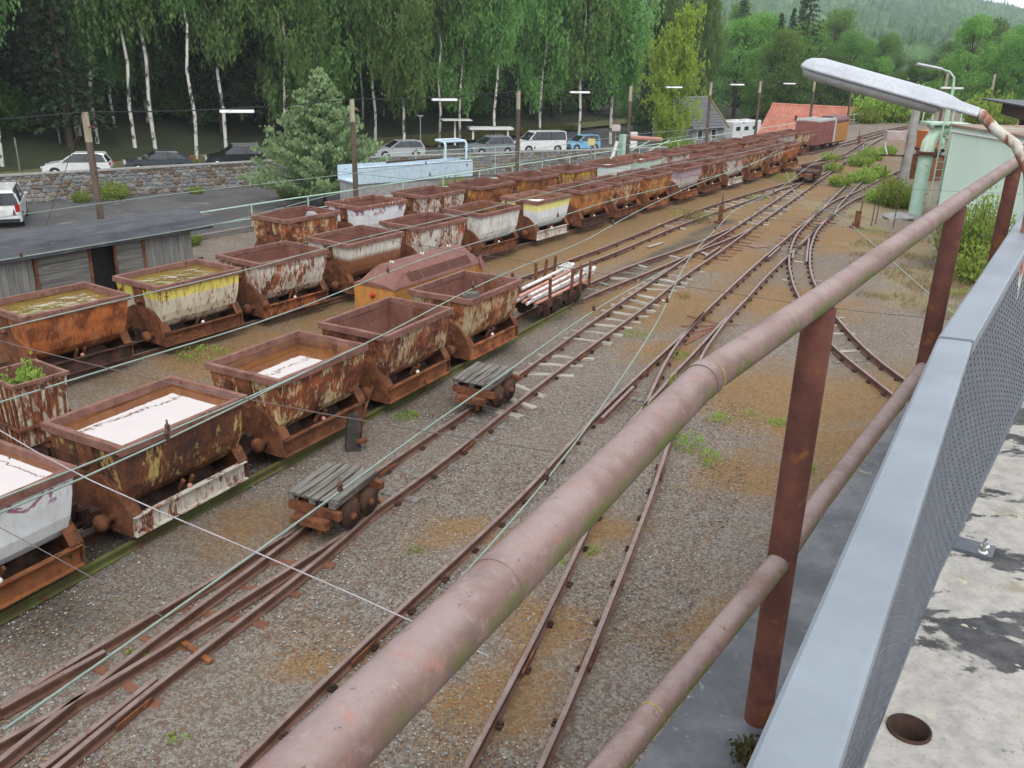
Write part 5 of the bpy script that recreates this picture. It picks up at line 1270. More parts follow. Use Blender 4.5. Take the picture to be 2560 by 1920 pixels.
for k in range(60): bb.box((rnd.uniform(-.7, .7), rnd.uniform(-.6, .6), rnd.uniform(.6, 1.5)), (rnd.uniform(.1, .4), rnd.uniform(.05, .2), rnd.uniform(.04, .15)), rnd.uniform(0, 3), 0, rnd.uniform(-1, 1), rnd.uniform(-1, 1))
o = bb.build('scrap', RUST_DARK, cr); tag(o, kind='stuff')
oc = thing('orange_tub', 'bright orange tub wagon standing beyond the concrete post', 'mine tub', (22.6, 51.5, 0), .6)
MB().loft([[(x * k, y * k, z) for x, y in ((-.6, -.5), (.6, -.5), (.6, .5), (-.6, .5))] for z, k in ((.4, .8), (1.9, 1.0))]).build('body', rust_paint('bright_orange', (.36, .10, .03), .9, (.2, .05, .02), (.30, .08, .03)), oc); MB().box((0, 0, .3), (1.0, .7, .2)).build('chassis', RUST_DARK, oc)
# rusty lever stands and odds on the right
for i, (x, y, wh) in enumerate(((11.9, 31.7, 'by the cable trench on bare gravel'), (7.2, 32.1, 'beside the track before the dry grass tuft'), (15.9, 39.9, 'among the bushes by the post'), (22.9, 63.0, 'on the far bare slope'))):
    s_ = thing('lever_stand', 'short rusty switch stand %s' % wh, 'switch stand', (x, y, 0), i)
    MB().box((0, 0, .3), (.16, .12, .6)).box((0, 0, .02), (.4, .3, .05)).build('stand', RUST, s_); MB().tube([(.05, 0, .4), (.09, .02, .95 + .3 * (i == 2))], .018, 6).build('lever', RUST_DARK, s_)
for i, (x, y) in enumerate(((12.6, 32.2), (12.9, 32.6), (13.3, 32.0))):
    o = MB().tube([(0, 0, 0), (.03, .02, .9 + .2 * i)], .015, 6).build('iron_rod', RUST_DARK, None, (x, y, 0)); tag(o, 'thin rusty iron rod standing by the cable trench', 'rod', 'rods by the cable trench')
lump('rock_mound', 'low grey rock mound before the vent duct', 'rock', (14.3, 34.0, .0), (.85, .6, .22), STONES[0], 9)
for i, (x, y, a) in enumerate(((4.3, 27.6, .9), (12.3, 45.6, .8), (13.9, 48.2, .3), (5.6, 26.5, 1.9), (3.5, 24.6, 2.2))):
    o = MB().box((0, 0, 0), (.9 if i < 3 else .35, .12, .03)).build('loose_board', WOOD_PALE, None, (x, y, .05), a); tag(o, 'pale loose board lying on the ground %s' % ['beside the rusty sleepers', 'beyond the last middle-row wagon', 'near the far converging rails', 'across the gravel by the plate', 'beside the front-row track'][i], 'board')
# ------------------------------------------------------------------ stone walls by the low street
def stone_meshes(n, seed):
    out = []
    rr = random.Random(seed)
    for k in range(n):
        bm = bmesh.new(); bmesh.ops.create_cube(bm, size=1)
        bmesh.ops.bevel(bm, geom=bm.edges[:], offset=.2, segments=1, affect='EDGES')
        for v_ in bm.verts: v_.co += Vector((rr.uniform(-.11, .11), rr.uniform(-.05, .05), rr.uniform(-.12, .12)))
        me = bpy.data.meshes.new('stone'); bm.to_mesh(me); bm.free(); me.materials.append(STONES[k % 4]); out.append(me)
    return out
ST = stone_meshes(12, 3)
w1a, w1b = np.array([-30.9, 53.4]), np.array([-17.2, 64.4])
d1 = w1b - w1a; L1 = np.hypot(*d1); d1 /= L1; h1 = math.atan2(d1[1], d1[0]); n1 = np.array([d1[1], -d1[0]])
wl = thing('stone_wall', 'rubble stone wall with flat coping between lot and parked cars', 'wall', (*w1a, 0), h1)
MB().box((L1 / 2, .12, -3.2), (L1, .36, 1.64)).build('mortar', MORTAR, wl)
MB().box((L1 / 2, .10, -2.345), (L1 + .1, .56, .09)).build('coping', CONC, wl)
z = LOW; cnt = 0
rows = [.26, .22, .25, .20, .24, .22, .2]
zb = LOW + .01
for r in rows:
    x = rnd.uniform(-.2, 0)
    while x < L1:
        w_ = rnd.uniform(.20, .70)
        if cnt < 298:
            o = link('stone', rnd.choice(ST), wl); o.location = (x + w_ / 2, -.075 + rnd.uniform(-.015, .02), zb + r / 2 + rnd.uniform(-.02, .02)); o.scale = (w_ * rnd.uniform(.78, .95), .16, r * rnd.uniform(.72, 1.12)); o.rotation_euler = (0, rnd.uniform(-.3, .3), 0); cnt += 1
        x += w_
    zb += r + .005
w2 = thing('stone_wall', 'further stretch of rubble stone wall behind the blue steel trough', 'wall')
segs = [((-11.5, 67.6), (-4.05, 72.0)), ((-4.05, 72.0), (3.73, 76.3)), ((3.73, 76.3), (15.5, 83.0))]
bbs = MB(); bbc = MB(); bst = MB()
for a, b_ in segs:
    a = np.array(a); b_ = np.array(b_); d_ = b_ - a; L_ = np.hypot(*d_); d_ /= L_; h_ = math.atan2(d_[1], d_[0]); m_ = (a + b_) / 2
    bbs.box((m_[0], m_[1], -3.2), (L_, .36, 1.64), h_); bbc.box((m_[0], m_[1], -2.345), (L_ + .05, .56, .09), h_)
    zb = LOW
    for r in range(7):
        x = 0
        while x < L_:
            w_ = rnd.uniform(.3, .7); c_ = a + d_ * (x + w_ / 2) + np.array([d_[1], -d_[0]]) * .20
            bst.box((c_[0], c_[1], zb + .11), (w_ * .88, .10, .19), h_, rnd.randrange(4), 0, rnd.uniform(-.1, .1)); x += w_
        zb += .23
bbs.build('mortar', MORTAR, w2); bbc.build('coping', CONC, w2); tag(bst.build('stones', STONES, w2, fix=False), kind='stuff')
MB().box((0, 0, 0), (1, 1, 1))
o = MB().box((.0, 0, -3.2), (2.2, .4, 1.4), 1.25).build('stone_pier', STONES[0], None, (-16.6, 65.3, 0)); tag(o, 'sloping stone end pier of the rubble wall beside the pine', 'wall end')

# ------------------------------------------------------------------ vehicles
def paint(name, c): return pm(name, c, tuple(x * .93 for x in c), .8, .28, 0, spec=.5, coat=.5)
TYRE = BLACK; RIMM = pm('alloy', (.35, .35, .36), (.45, .45, .46), 8, .35, 0, metal=.7)
RED_L = pm('red_lamp', (.40, .015, .012), (.3, .01, .01), 5, .2, 0); CLEAR_L = pm('clear_lamp', (.65, .66, .68), (.5, .5, .52), 5, .12, 0)
PLATE = pm('number_plate', (.7, .7, .68), (.66, .66, .64), 5, .5, 0); TRIM = pm('black_trim', (.02, .02, .022), (.03, .03, .032), 6, .6, 0)
def vehicle(label, loc, h, body, roof, W, L, mt, cat='car', wheel_r=.32, wx=None, glass_from=.0, rails=False, panel_rear=False):
    """body: side outline (x,z) below the window line; roof: outline of the glasshouse"""
    v_ = thing('parked_van' if cat == 'van' else 'parked_car', label, cat, loc, h, 'vehicles parked behind the yard')
    ys = [(-W / 2, .965), (-W / 2 + .07, 1.0), (0, 1.0), (W / 2 - .07, 1.0), (W / 2, .965)]
    cx = sum(p[0] for p in body) / len(body); cz = .7
    loops = [[(cx + (x - cx) * k, y, cz + (z_ - cz) * (k if z_ > cz else 1)) for x, z_ in body] for y, k in ys]
    MB().loft(loops, 0, False).build('body', mt, v_)
    zt = max(z_ for x, z_ in roof); zb_ = min(z_ for x, z_ in roof)
    def wy(z_): return W / 2 - .05 - (z_ - zb_) / (zt - zb_) * .17
    g_ = MB(); n = len(roof)
    vs = [(x, -wy(z_), z_) for x, z_ in roof] + [(x, wy(z_), z_) for x, z_ in roof]
    g_.add(vs, [tuple(range(n)), tuple(range(2 * n - 1, n - 1, -1))] + [(i, n + i, n + (i + 1) % n, (i + 1) % n) for i in range(n)])
    g_.build('glasshouse', GLASS, v_)
    top = [p for p in roof if p[1] > zt - .16]
    x0, x1 = min(p[0] for p in top), max(p[0] for p in top); yr = wy(zt) + .012
    MB().loft([[(x0 - .12, -yr, zt - .10), (x1 + .14, -yr, zt - .10), (x1 + .14, yr, zt - .10), (x0 - .12, yr, zt - .10)], [(x0 + .02, -yr + .06, zt + .025), (x1 - .02, -yr + .06, zt + .025), (x1 - .02, yr - .06, zt + .025), (x0 + .02, yr - .06, zt + .025)]]).build('roof', mt, v_)
    xs = sorted(roof, key=lambda p: p[0]); rear, front = xs[0], xs[-1]
    topr = min((p for p in top), key=lambda p: p[0]); topf = max((p for p in top), key=lambda p: p[0])
    for s_ in (-1, 1):
        for lo, hi, w_ in ((rear, topr, .12), (front, topf, .07)):
            MB().bar((lo[0] + (.05 if lo is rear else -.04), s_ * (wy(lo[1]) + .004), lo[1]), (hi[0], s_ * (wy(hi[1]) + .004), hi[1] - .04), .05, w_).build('pillar', mt, v_)
        xm = (x0 + x1) / 2 - .05
        MB().bar((xm, s_ * (wy(zb_) + .004), zb_), (xm - .03, s_ * (wy(zt) + .006), zt - .06), .03, .09).build('pillar', TRIM if not panel_rear else mt, v_)
        MB().box((front[0] - .25, s_ * (W / 2 + .07), zb_ + .10), (.12, .16, .11)).build('wing_mirror', mt, v_)
        if rails: MB().tube([(x0, s_ * (yr - .05), zt + .06), (x1, s_ * (yr - .05), zt + .06)], .018, 6).build('roof_rail', RIMM, v_)
        for x in (wx or (-L * .30, L * .31)):
            wh = MB().lathe([(0, -.1), (wheel_r * .95, -.1), (wheel_r, -.07), (wheel_r, .07), (wheel_r * .95, .1), (0, .1)], 20, 0, (0, 0, 0), 'y').build('wheel', TYRE, v_, (x, s_ * (W / 2 - .095), wheel_r))
            MB().lathe([(0, 0), (wheel_r * .66, 0), (wheel_r * .62, .015), (.05, .02), (0, .02)], 14, 0, (0, 0, 0), 'y').build('rim', RIMM, wh, (0, s_ * .1, 0), 0 if s_ > 0 else math.pi)
            MB().lathe([(wheel_r + .02, -.015), (wheel_r + .07, -.015), (wheel_r + .07, .015), (wheel_r + .02, .015)], 20, 0, (0, 0, 0), 'y').build('wheel_arch', TRIM, v_, (x, s_ * (W / 2 + .0), wheel_r + .02))
        xb, xf = min(p[0] for p in body), max(p[0] for p in body)
        zr = .92 if cat != 'van' else 1.05
        MB().box((xb + .03, s_ * (W / 2 - .13), zr), (.10, .22, .16 if cat != 'van' else .38)).build('tail_light', RED_L, v_)
        MB().box((xf - .07, s_ * (W / 2 - .22), .72), (.14, .34, .13), s_ * -.25).build('headlight', CLEAR_L, v_)
        MB().box((xm - .45, s_ * (W / 2 + .003), zb_ - .12), (.16, .025, .03)).build('door_handle', TRIM, v_)
    MB().box((xb - .0, 0, .78 if cat != 'van' else .95), (.03, .50, .11)).build('number_plate', PLATE, v_)
    MB().box((xf - .0, 0, .48), (.03, .50, .11)).build('number_plate', PLATE, v_); MB().box((xf - .005, 0, .62), (.03, .9, .12)).build('grille', TRIM, v_)
    MB().box((xb + .05, 0, .42), (.14, W * .9, .16)).build('bumper', TRIM, v_); MB().box((xf - .05, 0, .34), (.12, W * .9, .16)).build('bumper', TRIM, v_)
    return v_
SUVB = [(-2.15, .35), (-2.2, .75), (-2.1, 1.02), (1.05, 1.02), (1.9, .88), (2.15, .70), (2.2, .35)]
SUVR = [(-2.05, 1.02), (-1.75, 1.50), (-1.4, 1.60), (.15, 1.60), (1.05, 1.02)]
COUB = [(-2.3, .33), (-2.33, .80), (-2.2, .98), (1.0, .96), (1.95, .82), (2.3, .62), (2.35, .33)]
COUR = [(-2.15, .98), (-1.3, 1.36), (-.5, 1.46), (.1, 1.44), (1.05, .96)]
ESTB = [(-2.2, .33), (-2.27, .75), (-2.2, .95), (1.0, .95), (1.9, .82), (2.2, .65), (2.25, .33)]
ESTR = [(-2.2, .95), (-1.85, 1.40), (-1.5, 1.47), (.05, 1.47), (.95, .95)]
VANB = [(-2.4, .32), (-2.45, .8), (-2.42, 1.18), (1.45, 1.18), (2.2, .98), (2.42, .7), (2.45, .32)]
VANR = [(-2.42, 1.18), (-2.33, 1.85), (-2.15, 1.93), (.75, 1.93), (1.55, 1.18)]
SMB = [(-1.7, .32), (-1.75, .7), (-1.68, .95), (.85, .95), (1.45, .80), (1.7, .6), (1.72, .32)]
SMR = [(-1.68, .95), (-1.5, 1.42), (-1.25, 1.48), (.1, 1.48), (.92, .95)]
CZ = -3.72
sheet('parking_strip', [(-62, 34), (-32.5, 58.9), (-18.5, 71.0), (-10, 75.5), (20, 91), (20, 99), (-12, 84), (-24, 78), (-38, 66), (-66, 42)], CZ - .004, pm('grey_parking', (.13, .125, .12), (.17, .165, .155), .6, .9, .3, bs=12, rand=False))
W_P, DK, BK, SV, GB, LBL = paint('paint_white', (.72, .73, .73)), paint('paint_slate', (.06, .07, .085)), paint('paint_black', (.018, .02, .024)), paint('paint_silver', (.42, .44, .46)), paint('paint_graphite', (.22, .24, .26)), paint('paint_light_blue', (.20, .46, .66))
vehicle('white crossover car parked behind the stone wall', (-30.6, 63.9, CZ), R_(196), SUVB, SUVR, 1.8, 4.4, W_P)
vehicle('slate blue coupe-like car parked behind the stone wall', (-26.4, 67.5, CZ), R_(205), COUB, COUR, 1.85, 4.6, DK)
vehicle('black roof-railed car parked behind the stone wall', (-21.9, 71.3, CZ), R_(202), SUVB, SUVR, 1.82, 4.4, BK, rails=True)
vehicle('silver estate car parked behind the blue steel trough', (-10.4, 79.6, CZ), R_(206), ESTB, ESTR, 1.8, 4.5, SV)
vehicle('silver-grey hatchback beside the white minibus', (-2.6, 84.0, CZ), R_(212), SUVB, SUVR, 1.8, 4.4, GB, rails=True)
vehicle('white minibus with dark side windows parked behind the stone wall', (1.9, 87.2, CZ), R_(205), VANB, VANR, 1.95, 4.9, W_P, 'van', .34)
vehicle('small light blue car parked beside the white minibus', (6.0, 89.6, CZ), R_(212), SMB, SMR, 1.65, 3.5, LBL)
vehicle('white van with dark rear window standing on the lower lot', (-27.7, 48.8, LOW), R_(114), VANB, VANR, 1.95, 4.9, W_P, 'van', .34)
mh = thing('motorhome', 'white motorhome parked beyond the railing before the red-tiled roof', 'motorhome', (25.6, 108.0, LOW), R_(40)); mh.scale = (.95, .95, .78)
MB().loft([[(x * k, y * k, z_) for x, y in ((-3.2, -1.1), (2.2, -1.1), (2.2, 1.1), (-3.2, 1.1))] for z_, k in ((.5, 1), (2.8, 1), (2.98, .95))]).build('body', W_P, mh)
MB().prism([(2.2, .5), (3.6, .5), (3.6, 1.1), (2.9, 1.35), (2.4, 2.2), (2.2, 2.2)], -1.0, 1.0, 'y').build('cab', W_P, mh)
for x in (-2.2, -.6, 1.0): MB().box((x, -1.105, 1.9), (.8, .03, .55)).build('window', GLASS, mh)
MB().box((2.68, 0, 1.75), (.05, 1.7, .75), 0, 0, 0, .6).build('windscreen', GLASS, mh)
for x in (-1.9, 2.7):
    for y in (-.95, .95): MB().lathe([(0, -.1), (.33, -.1), (.33, .1), (0, .1)], 16, 0, (0, 0, 0), 'y').build('wheel', TYRE, mh, (x, y, .34))
for x in (-1.5, .5): MB().box((x, 0, 3.02), (.7, .7, .12)).build('roof_hatch', WHITE, mh)

# ------------------------------------------------------------------ blue steel trough, signs, lamps, shelter
BLUE = pm('pale_blue_steel', (.42, .53, .60), (.48, .59, .66), 1.2, .6, .15, c3=(.26, .17, .12), s3=3.2, lo3=.64, hi3=.70)
ba, bb_ = np.array([-8.4, 47.1]), np.array([-2.6, 51.7]); bd_ = bb_ - ba; bl = np.hypot(*bd_); bh = math.atan2(bd_[1], bd_[0])
tr = thing('steel_trough', 'pale blue steel trough bridge with a tube arch beyond the back wagons', 'steel trough', (*ba, 0), bh)
MB().box((bl / 2, 0, -.88), (bl, .05, .80)).build('side_panel', BLUE, tr); MB().box((bl / 2, 1.8, -.88), (bl, .05, .80)).build('side_panel', BLUE, tr)
MB().box((bl / 2, .9, -1.2), (bl, 1.75, .06)).build('floor', BLUE, tr); MB().box((bl + .02, .9, -.88), (.05, 1.85, .80)).build('end_panel', BLUE, tr)
for x in (.02, bl * .36, bl * .7): MB().box((x, -.04, -.88), (.06, .04, .78)).build('stiffener', BLUE, tr)
MB().tube([(0, .0, -.44), (bl, 0, -.44)], .05, 8).build('top_tube', BLUE, tr)
for x in (bl - 1.75, bl - .35):
    MB().tube([(x, .05, -.5), (x, .05, .50), (x, .20, .62), (x, 1.0, .64)], .07, 8).build('arch', BLUE, tr)
MB().tube([(bl - 1.75, .2, .62), (bl - .35, .2, .62)], .07, 8).build('arch', BLUE, tr); MB().tube([(bl - 1.75, 1.0, .64), (bl - .35, 1.0, .64)], .07, 8).build('arch', BLUE, tr)
MB().box((bl / 2, .9, -2.6), (bl * .98, 1.7, 2.75)).build('pier', CONC, tr)
MB().tube([(bl * .28, .3, -.30), (bl * .75, .3, -.22)], .05, 6).build('chain_bar', RUST_DARK, tr)
for dy, z0 in ((3.0, -1.2),):
    pr = thing('tube_railing', 'mint tube railing behind the blue steel trough', 'railing', (*ba, 0), bh)
    for z_ in (1.0, .5): MB().tube([(bl * .5, dy, z0 + z_), (bl + 6, dy + .3, z0 + z_)], .022, 6).build('rail', MINT, pr)
    for k in range(6): MB().tube([(bl * .5 + 1.9 * k, dy, z0 - .6), (bl * .5 + 1.9 * k, dy, z0 + 1.0)], .022, 6).build('post', MINT, pr)
o = MB().box((0, 0, 0), (9.5, 1.4, .5)).build('loading_ramp', CONC, None, (1.2, 54.8, -1.9), .52); tag(o, 'grey concrete ramp slab beside the blue steel trough', 'ramp')
lr = thing('lifting_barrier', 'pinkish counterweight tube of a lifting barrier beside the stone wall', 'barrier', (8.2, 60.5, 0), .5)
MB().tube([(-1.3, 0, .30), (1.3, .1, .10)], .17, 10).build('counterweight', pm('salmon_tube', (.42, .20, .16), (.36, .17, .13), 4, .6, .1), lr); MB().box((-1.7, 0, -.6), (.45, .45, 2.2)).build('column', MINT, lr); MB().tube([(-2.6, 0, -1.2), (-2.2, 0, .1)], .12, 8).build('strut', WHITE, lr)
for x0, x1 in ((-1.3, .2), (.2, 1.8)): MB().bar((x0, -.2, -.5), (x1, -.2, .1), .06, .06).build('brace', MINT, lr)
def signpost(label, x, y, z0, z1, plate, mt, wy_=.5, hz_=.4, rz=0.0, cat='sign'):
    s_ = thing('sign_post', label, cat, (x, y, 0), rz)
    MB().tube([(0, 0, z0), (0, 0, z1)], .045, 8).build('post', RIMM, s_)
    if plate: MB().box((0, -.06, z1 - hz_ / 2), (wy_, .03, hz_)).build('plate', mt, s_)
    return s_
signpost('thin grey edge-on sign post beside the white crossover', -33.8, 62.2, -3.8, -1.05, True, RIMM, .08, .5)
signpost('square white sign on a post before the wood', 9.74, 94.5, -3.8, -1.55, True, pm('red_white_sign', (.62, .55, .52), (.5, .42, .4), 3), .85, .65)
signpost('small pale yellow sign on a mint post at the railing', *YA(21.6, 5.1)[:2], 0, 1.55, True, pm('yellow_sign', (.62, .52, .20), (.55, .46, .18), 3), .34, .30)
def lampost(label, x, y, z1):
    s_ = thing('path_lamp', label, 'street lamp', (x, y, 0), .4)
    MB().tube([(0, 0, -3.8), (0, 0, z1 - .25)], [.07, .05], 8).build('column', RIMM, s_); MB().lathe([(.06, z1 - .30), (.16, z1 - .10), (.16, z1 - .06), (.30, z1 - .05), (.28, z1), (0, z1 + .03)], 12).build('lantern', RIMM, s_)
lampost('slim path lamp with flat cap beside the white crossover', -34.6, 69.9, -.5)
lampost('slim path lamp with flat cap beside the silver estate', -8.5, 80.4, -.2)
sh = thing('bus_shelter', 'open shelter with flat white roof at the wood edge', 'shelter', (-4.6, 91.0, -3.6), .27)
MB().box((-1.6, 0, 2.35), (2.9, 1.6, .10)).build('roof', WHITE, sh); MB().box((1.9, .4, 1.55), (4.4, 1.4, .22)).build('roof', WHITE, sh)
for x in (-1.7, 3.6, .1): MB().box((x, 0, 1.1), (.16, .16, 2.3 if x < 0 else 1.2)).build('column', WHITE, sh)
o = MB().box((0, 0, 0), (.7, .5, 1.9)).build('utility_box', WHITE, None, (11.1, 91.0, -2.9), .3); tag(o, 'upright white utility cabinet under the yellow-green birch', 'cabinet')

# ------------------------------------------------------------------ houses beyond the railing
TILE = NT('red_clay_tile'); v = TILE.coords('Object', False)
col = TILE.mix(TILE.rng(TILE.noise(v, 1.2, 5, .6), .35, .68), (.34, .125, .085), (.42, .175, .125)); col = TILE.mix(TILE.rng(TILE.noise(v, 9, 3, .6), .55, .75, 0, .6), col, (.27, .09, .06)); TILE.bsdf(col, .8, 0, None, .3)
rh = thing('red_roof_house', 'low house under a large red-tiled gable roof', 'house', (25.3, 93.5, 0), R_(-26))
RW, RD, ZR, ZE = 11.5, 7.5, .82, -2.6
bb = MB(); nxx, nyy = 150, 20
for sgn in (-1, 1):
    V = []
    for j in range(nyy * 2):
        jj = j // 2 + (j % 2); f = jj / nyy; st = .07 * (1 if j % 2 else 0)
        for i in range(nxx + 1):
            x = RW * i / nxx - .4; wv = .05 * math.cos(2 * math.pi * i / 4)
            V.append((x, sgn * RD * f, ZR + (ZE - ZR) * f + wv + st + .05))
    b0 = nxx + 1
    F = [(j * b0 + i, j * b0 + i + 1, (j + 1) * b0 + i + 1, (j + 1) * b0 + i) for j in range(nyy * 2 - 1) for i in range(nxx)]
    bb.add(V, F, 0, True)
o = bb.build('tiles', TILE.mt, rh, fix=False); tag(o, kind='stuff')
MB().tube([(-.45, 0, ZR + .06), (RW - .4, 0, ZR + .06)], .13, 8).build('ridge_cap', TILE.mt, rh)
PL = pm('cream_plaster', (.45, .42, .36), (.38, .35, .3), 1.5, .9, .2)
MB().prism([(-RD + .5, ZE - .1), (RD - .5, ZE - .1), (0, ZR - .15)], 0, RW - .9, 'x').build('gable', PL, rh)
MB().box((RW / 2 - .45, 0, (ZE + LOW) / 2 - .1), (RW - .9, 2 * RD - 1.0, ZE - LOW)).build('wall', PL, rh)
for x in (2.5, 6, 9): MB().lathe([(.09, 0), (.09, .45), (.13, .47), (.13, .55), (0, .58)], 8).build('vent_pipe', RUST_DARK, rh, (x, -RD * .35 - .3 * (x % 2), ZR + (ZE - ZR) * .38))
sh2 = thing('slate_house', 'small stone house with mossy grey slate gable roof', 'house', (18.5, 104.5, 0), R_(38))
SLATE = pm('grey_slate', (.10, .105, .115), (.15, .15, .16), 2, .8, .3, stretch=(1, 1, 6)); MOSSS = pm('moss_edge', (.19, .15, .05), (.14, .12, .05), 3, .9, .3)
for sgn in (-1, 1):
    rr_ = MB()
    for j in range(12):
        f0, f1 = j / 12, (j + 1) / 12; zr, ze = .9, -2.3
        rr_.add([(-2.4, sgn * 3.4 * f0, zr + (ze - zr) * f0 - .0), (3.2, sgn * 3.4 * f0, zr + (ze - zr) * f0), (3.2, sgn * 3.4 * f1, zr + (ze - zr) * f1 + .05), (-2.4, sgn * 3.4 * f1, zr + (ze - zr) * f1 + .05)], [(0, 1, 2, 3)])
    rr_.build('roof', SLATE, sh2, fix=False)
    MB().bar((3.22, 0, .93), (3.22, sgn * 3.45, -2.25), .25, .14).build('verge', MOSSS, sh2)
MB().prism([(-3.0, LOW), (3.0, LOW), (3.0, -2.1), (0, .72), (-3.0, -2.1)], -2.1, 2.9, 'x').build('wall', STONES[0], sh2)
for x, s_ in ((-1.0, -1), (1.2, -1)):
    f = MB().box((x, -3.02, -2.9), (.9, .08, 1.1)).build('window', WHITE, sh2); MB().box((x, -3.04, -2.9), (.7, .08, .9)).build('pane', GLASS, f)
f = MB().box((2.92, 1.0, -3.0), (.08, .9, 1.0)).build('window', WHITE, sh2); MB().box((2.95, 1.0, -3.0), (.06, .7, .8)).build('pane', GLASS, f)
MB().box((2.93, -1.2, -3.1), (.08, 1.0, 1.9)).build('door', WOOD_DARK, sh2)
mast = thing('radio_mast', 'thin white radio mast on the wooded hill', 'mast', (470, 985, 0))
zz_ = float(terrain_z(np.array([470.0]), np.array([985.0]))[0]); mast.location = (470, 985, zz_)
MB().tube([(0, 0, 0), (0, 0, 48)], [.8, .35], 6).build('lattice', WHITE, mast); MB().box((0, 0, 45), (2.2, 2.2, 4)).build('antenna', WHITE, mast)
# ------------------------------------------------------------------ vegetation
ng = np.random.default_rng(21)
def leaf_mat(name, c1, c2, c3, tr=.35):
    t = NT(name); v = t.coords('Object', True); oi = t.n('ShaderNodeObjectInfo')
    a = t.noise(v, .55, 4, .6); b_ = t.noise(v, 3.0, 3, .6)
    col = t.mix(t.rng(a, .35, .65), c1, c2); col = t.mix(t.rng(b_, .45, .75, 0, .6), col, c3)
    hs_ = t.n('ShaderNodeHueSaturation'); t.l(col, hs_.inputs['Color'])
    t.l(t.rng(oi.outputs['Random'], 0, 1, .72, 1.25), hs_.inputs['Value']); t.l(t.rng(oi.outputs['Random'], 0, 1, .485, .515), hs_.inputs['Hue'])
    d = t.n('ShaderNodeBsdfPrincipled'); d.inputs['Roughness'].default_value = .6; d.inputs['Specular IOR Level'].default_value = .06; t.l(hs_.outputs[0], d.inputs['Base Color'])
    tl = t.n('ShaderNodeBsdfTranslucent'); t.l(hs_.outputs[0], tl.inputs['Color'])
    mx = t.n('ShaderNodeMixShader'); mx.inputs[0].default_value = tr; t.l(d.outputs[0], mx.inputs[1]); t.l(tl.outputs[0], mx.inputs[2]); t.l(mx.outputs[0], t.out.inputs['Surface'])
    return t.mt
LF_BIRCH = leaf_mat('birch_leaf', (.165, .295, .085), (.215, .36, .115), (.115, .215, .06), .55)
LF_YEL = leaf_mat('yellow_birch_leaf', (.27, .35, .05), (.33, .40, .07), (.19, .27, .04), .55)
LF_DARK = leaf_mat('dark_leaf', (.10, .20, .048), (.14, .25, .06), (.068, .14, .034), .5)
LF_OAK = leaf_mat('broad_leaf', (.15, .275, .062), (.195, .33, .08), (.105, .20, .048), .5)
LF_PINE = leaf_mat('pine_needle', (.26, .39, .18), (.32, .46, .23), (.19, .30, .13), .45)
LF_SPRUCE = leaf_mat('spruce_needle', (.04, .085, .036), (.06, .11, .046), (.028, .06, .026), .3)
LF_WEED = leaf_mat('weed_leaf', (.20, .33, .055), (.26, .40, .075), (.14, .24, .04), .5)
LF_LIME = leaf_mat('lime_leaf', (.22, .31, .055), (.28, .36, .08), (.155, .23, .045), .5)
LF_DRY = leaf_mat('dry_grass', (.27, .21, .10), (.33, .27, .14), (.20, .15, .07), .3)
BIRCH_BARK = NT('birch_bark'); v = BIRCH_BARK.coords('Object', True, (1, 1, .6))
col = BIRCH_BARK.mix(BIRCH_BARK.rng(BIRCH_BARK.noise(v, 2.2, 6, .7), .50, .58), (.52, .50, .46), (.055, .05, .045)); BIRCH_BARK.bsdf(col, .85, 0, None, .2); BIRCH_BARK = BIRCH_BARK.mt
BARK = pm('brown_bark', (.06, .045, .035), (.10, .075, .055), 4, .95, .4, stretch=(3, 3, .4))
def leaf_quads(P, size, droop=0.0, flat=0.0):
    """one small quad per point, random orientation; droop stretches them downwards"""
    n = len(P); s = size * ng.uniform(.6, 1.3, n)
    a = ng.uniform(0, 2 * np.pi, n); ti = ng.uniform(-1, 1, n) * (1 - flat)
    U_ = np.stack([np.cos(a), np.sin(a), ti * .5], 1)
    V_ = np.stack([-np.sin(a) * (1 - droop) * ng.uniform(-1, 1, n), np.cos(a) * (1 - droop) * ng.uniform(-1, 1, n), -np.ones(n) * (1 - flat) - droop * .5], 1)
    if flat: V_[:, :2] += np.stack([-np.sin(a), np.cos(a)], 1) * flat
    U_ *= (s / 2)[:, None] / np.linalg.norm(U_, axis=1)[:, None]; V_ *= (s * (.5 + droop * .5))[:, None] / np.linalg.norm(V_, axis=1)[:, None]
    # a diamond-like leaf clump
    return np.stack([P - V_, P + U_ * .8 - V_ * .1, P + V_, P - U_ * .8 + V_ * .1], 1)
def quads_mesh(name, Q, mt):
    Q = np.asarray(Q, np.float32).reshape(-1, 3); n = len(Q) // 4
    me = bpy.data.meshes.new(name); me.vertices.add(4 * n); me.loops.add(4 * n); me.polygons.add(n)
    me.vertices.foreach_set('co', Q.ravel()); me.loops.foreach_set('vertex_index', np.arange(4 * n, dtype=np.int32)); me.polygons.foreach_set('loop_start', np.arange(0, 4 * n, 4, dtype=np.int32))
    me.materials.append(mt); me.update(calc_edges=True); me.validate()
    return me
def limb(bb, p, q, r0, r1, n=6, bend=.06):
    p = np.array(p, float); q = np.array(q, float); m_ = (p + q) / 2 + ng.normal(0, bend, 3) * np.linalg.norm(q - p)
    bb.tube([p, m_, q], [r0, (r0 + r1) / 2, r1], n, cap=False)
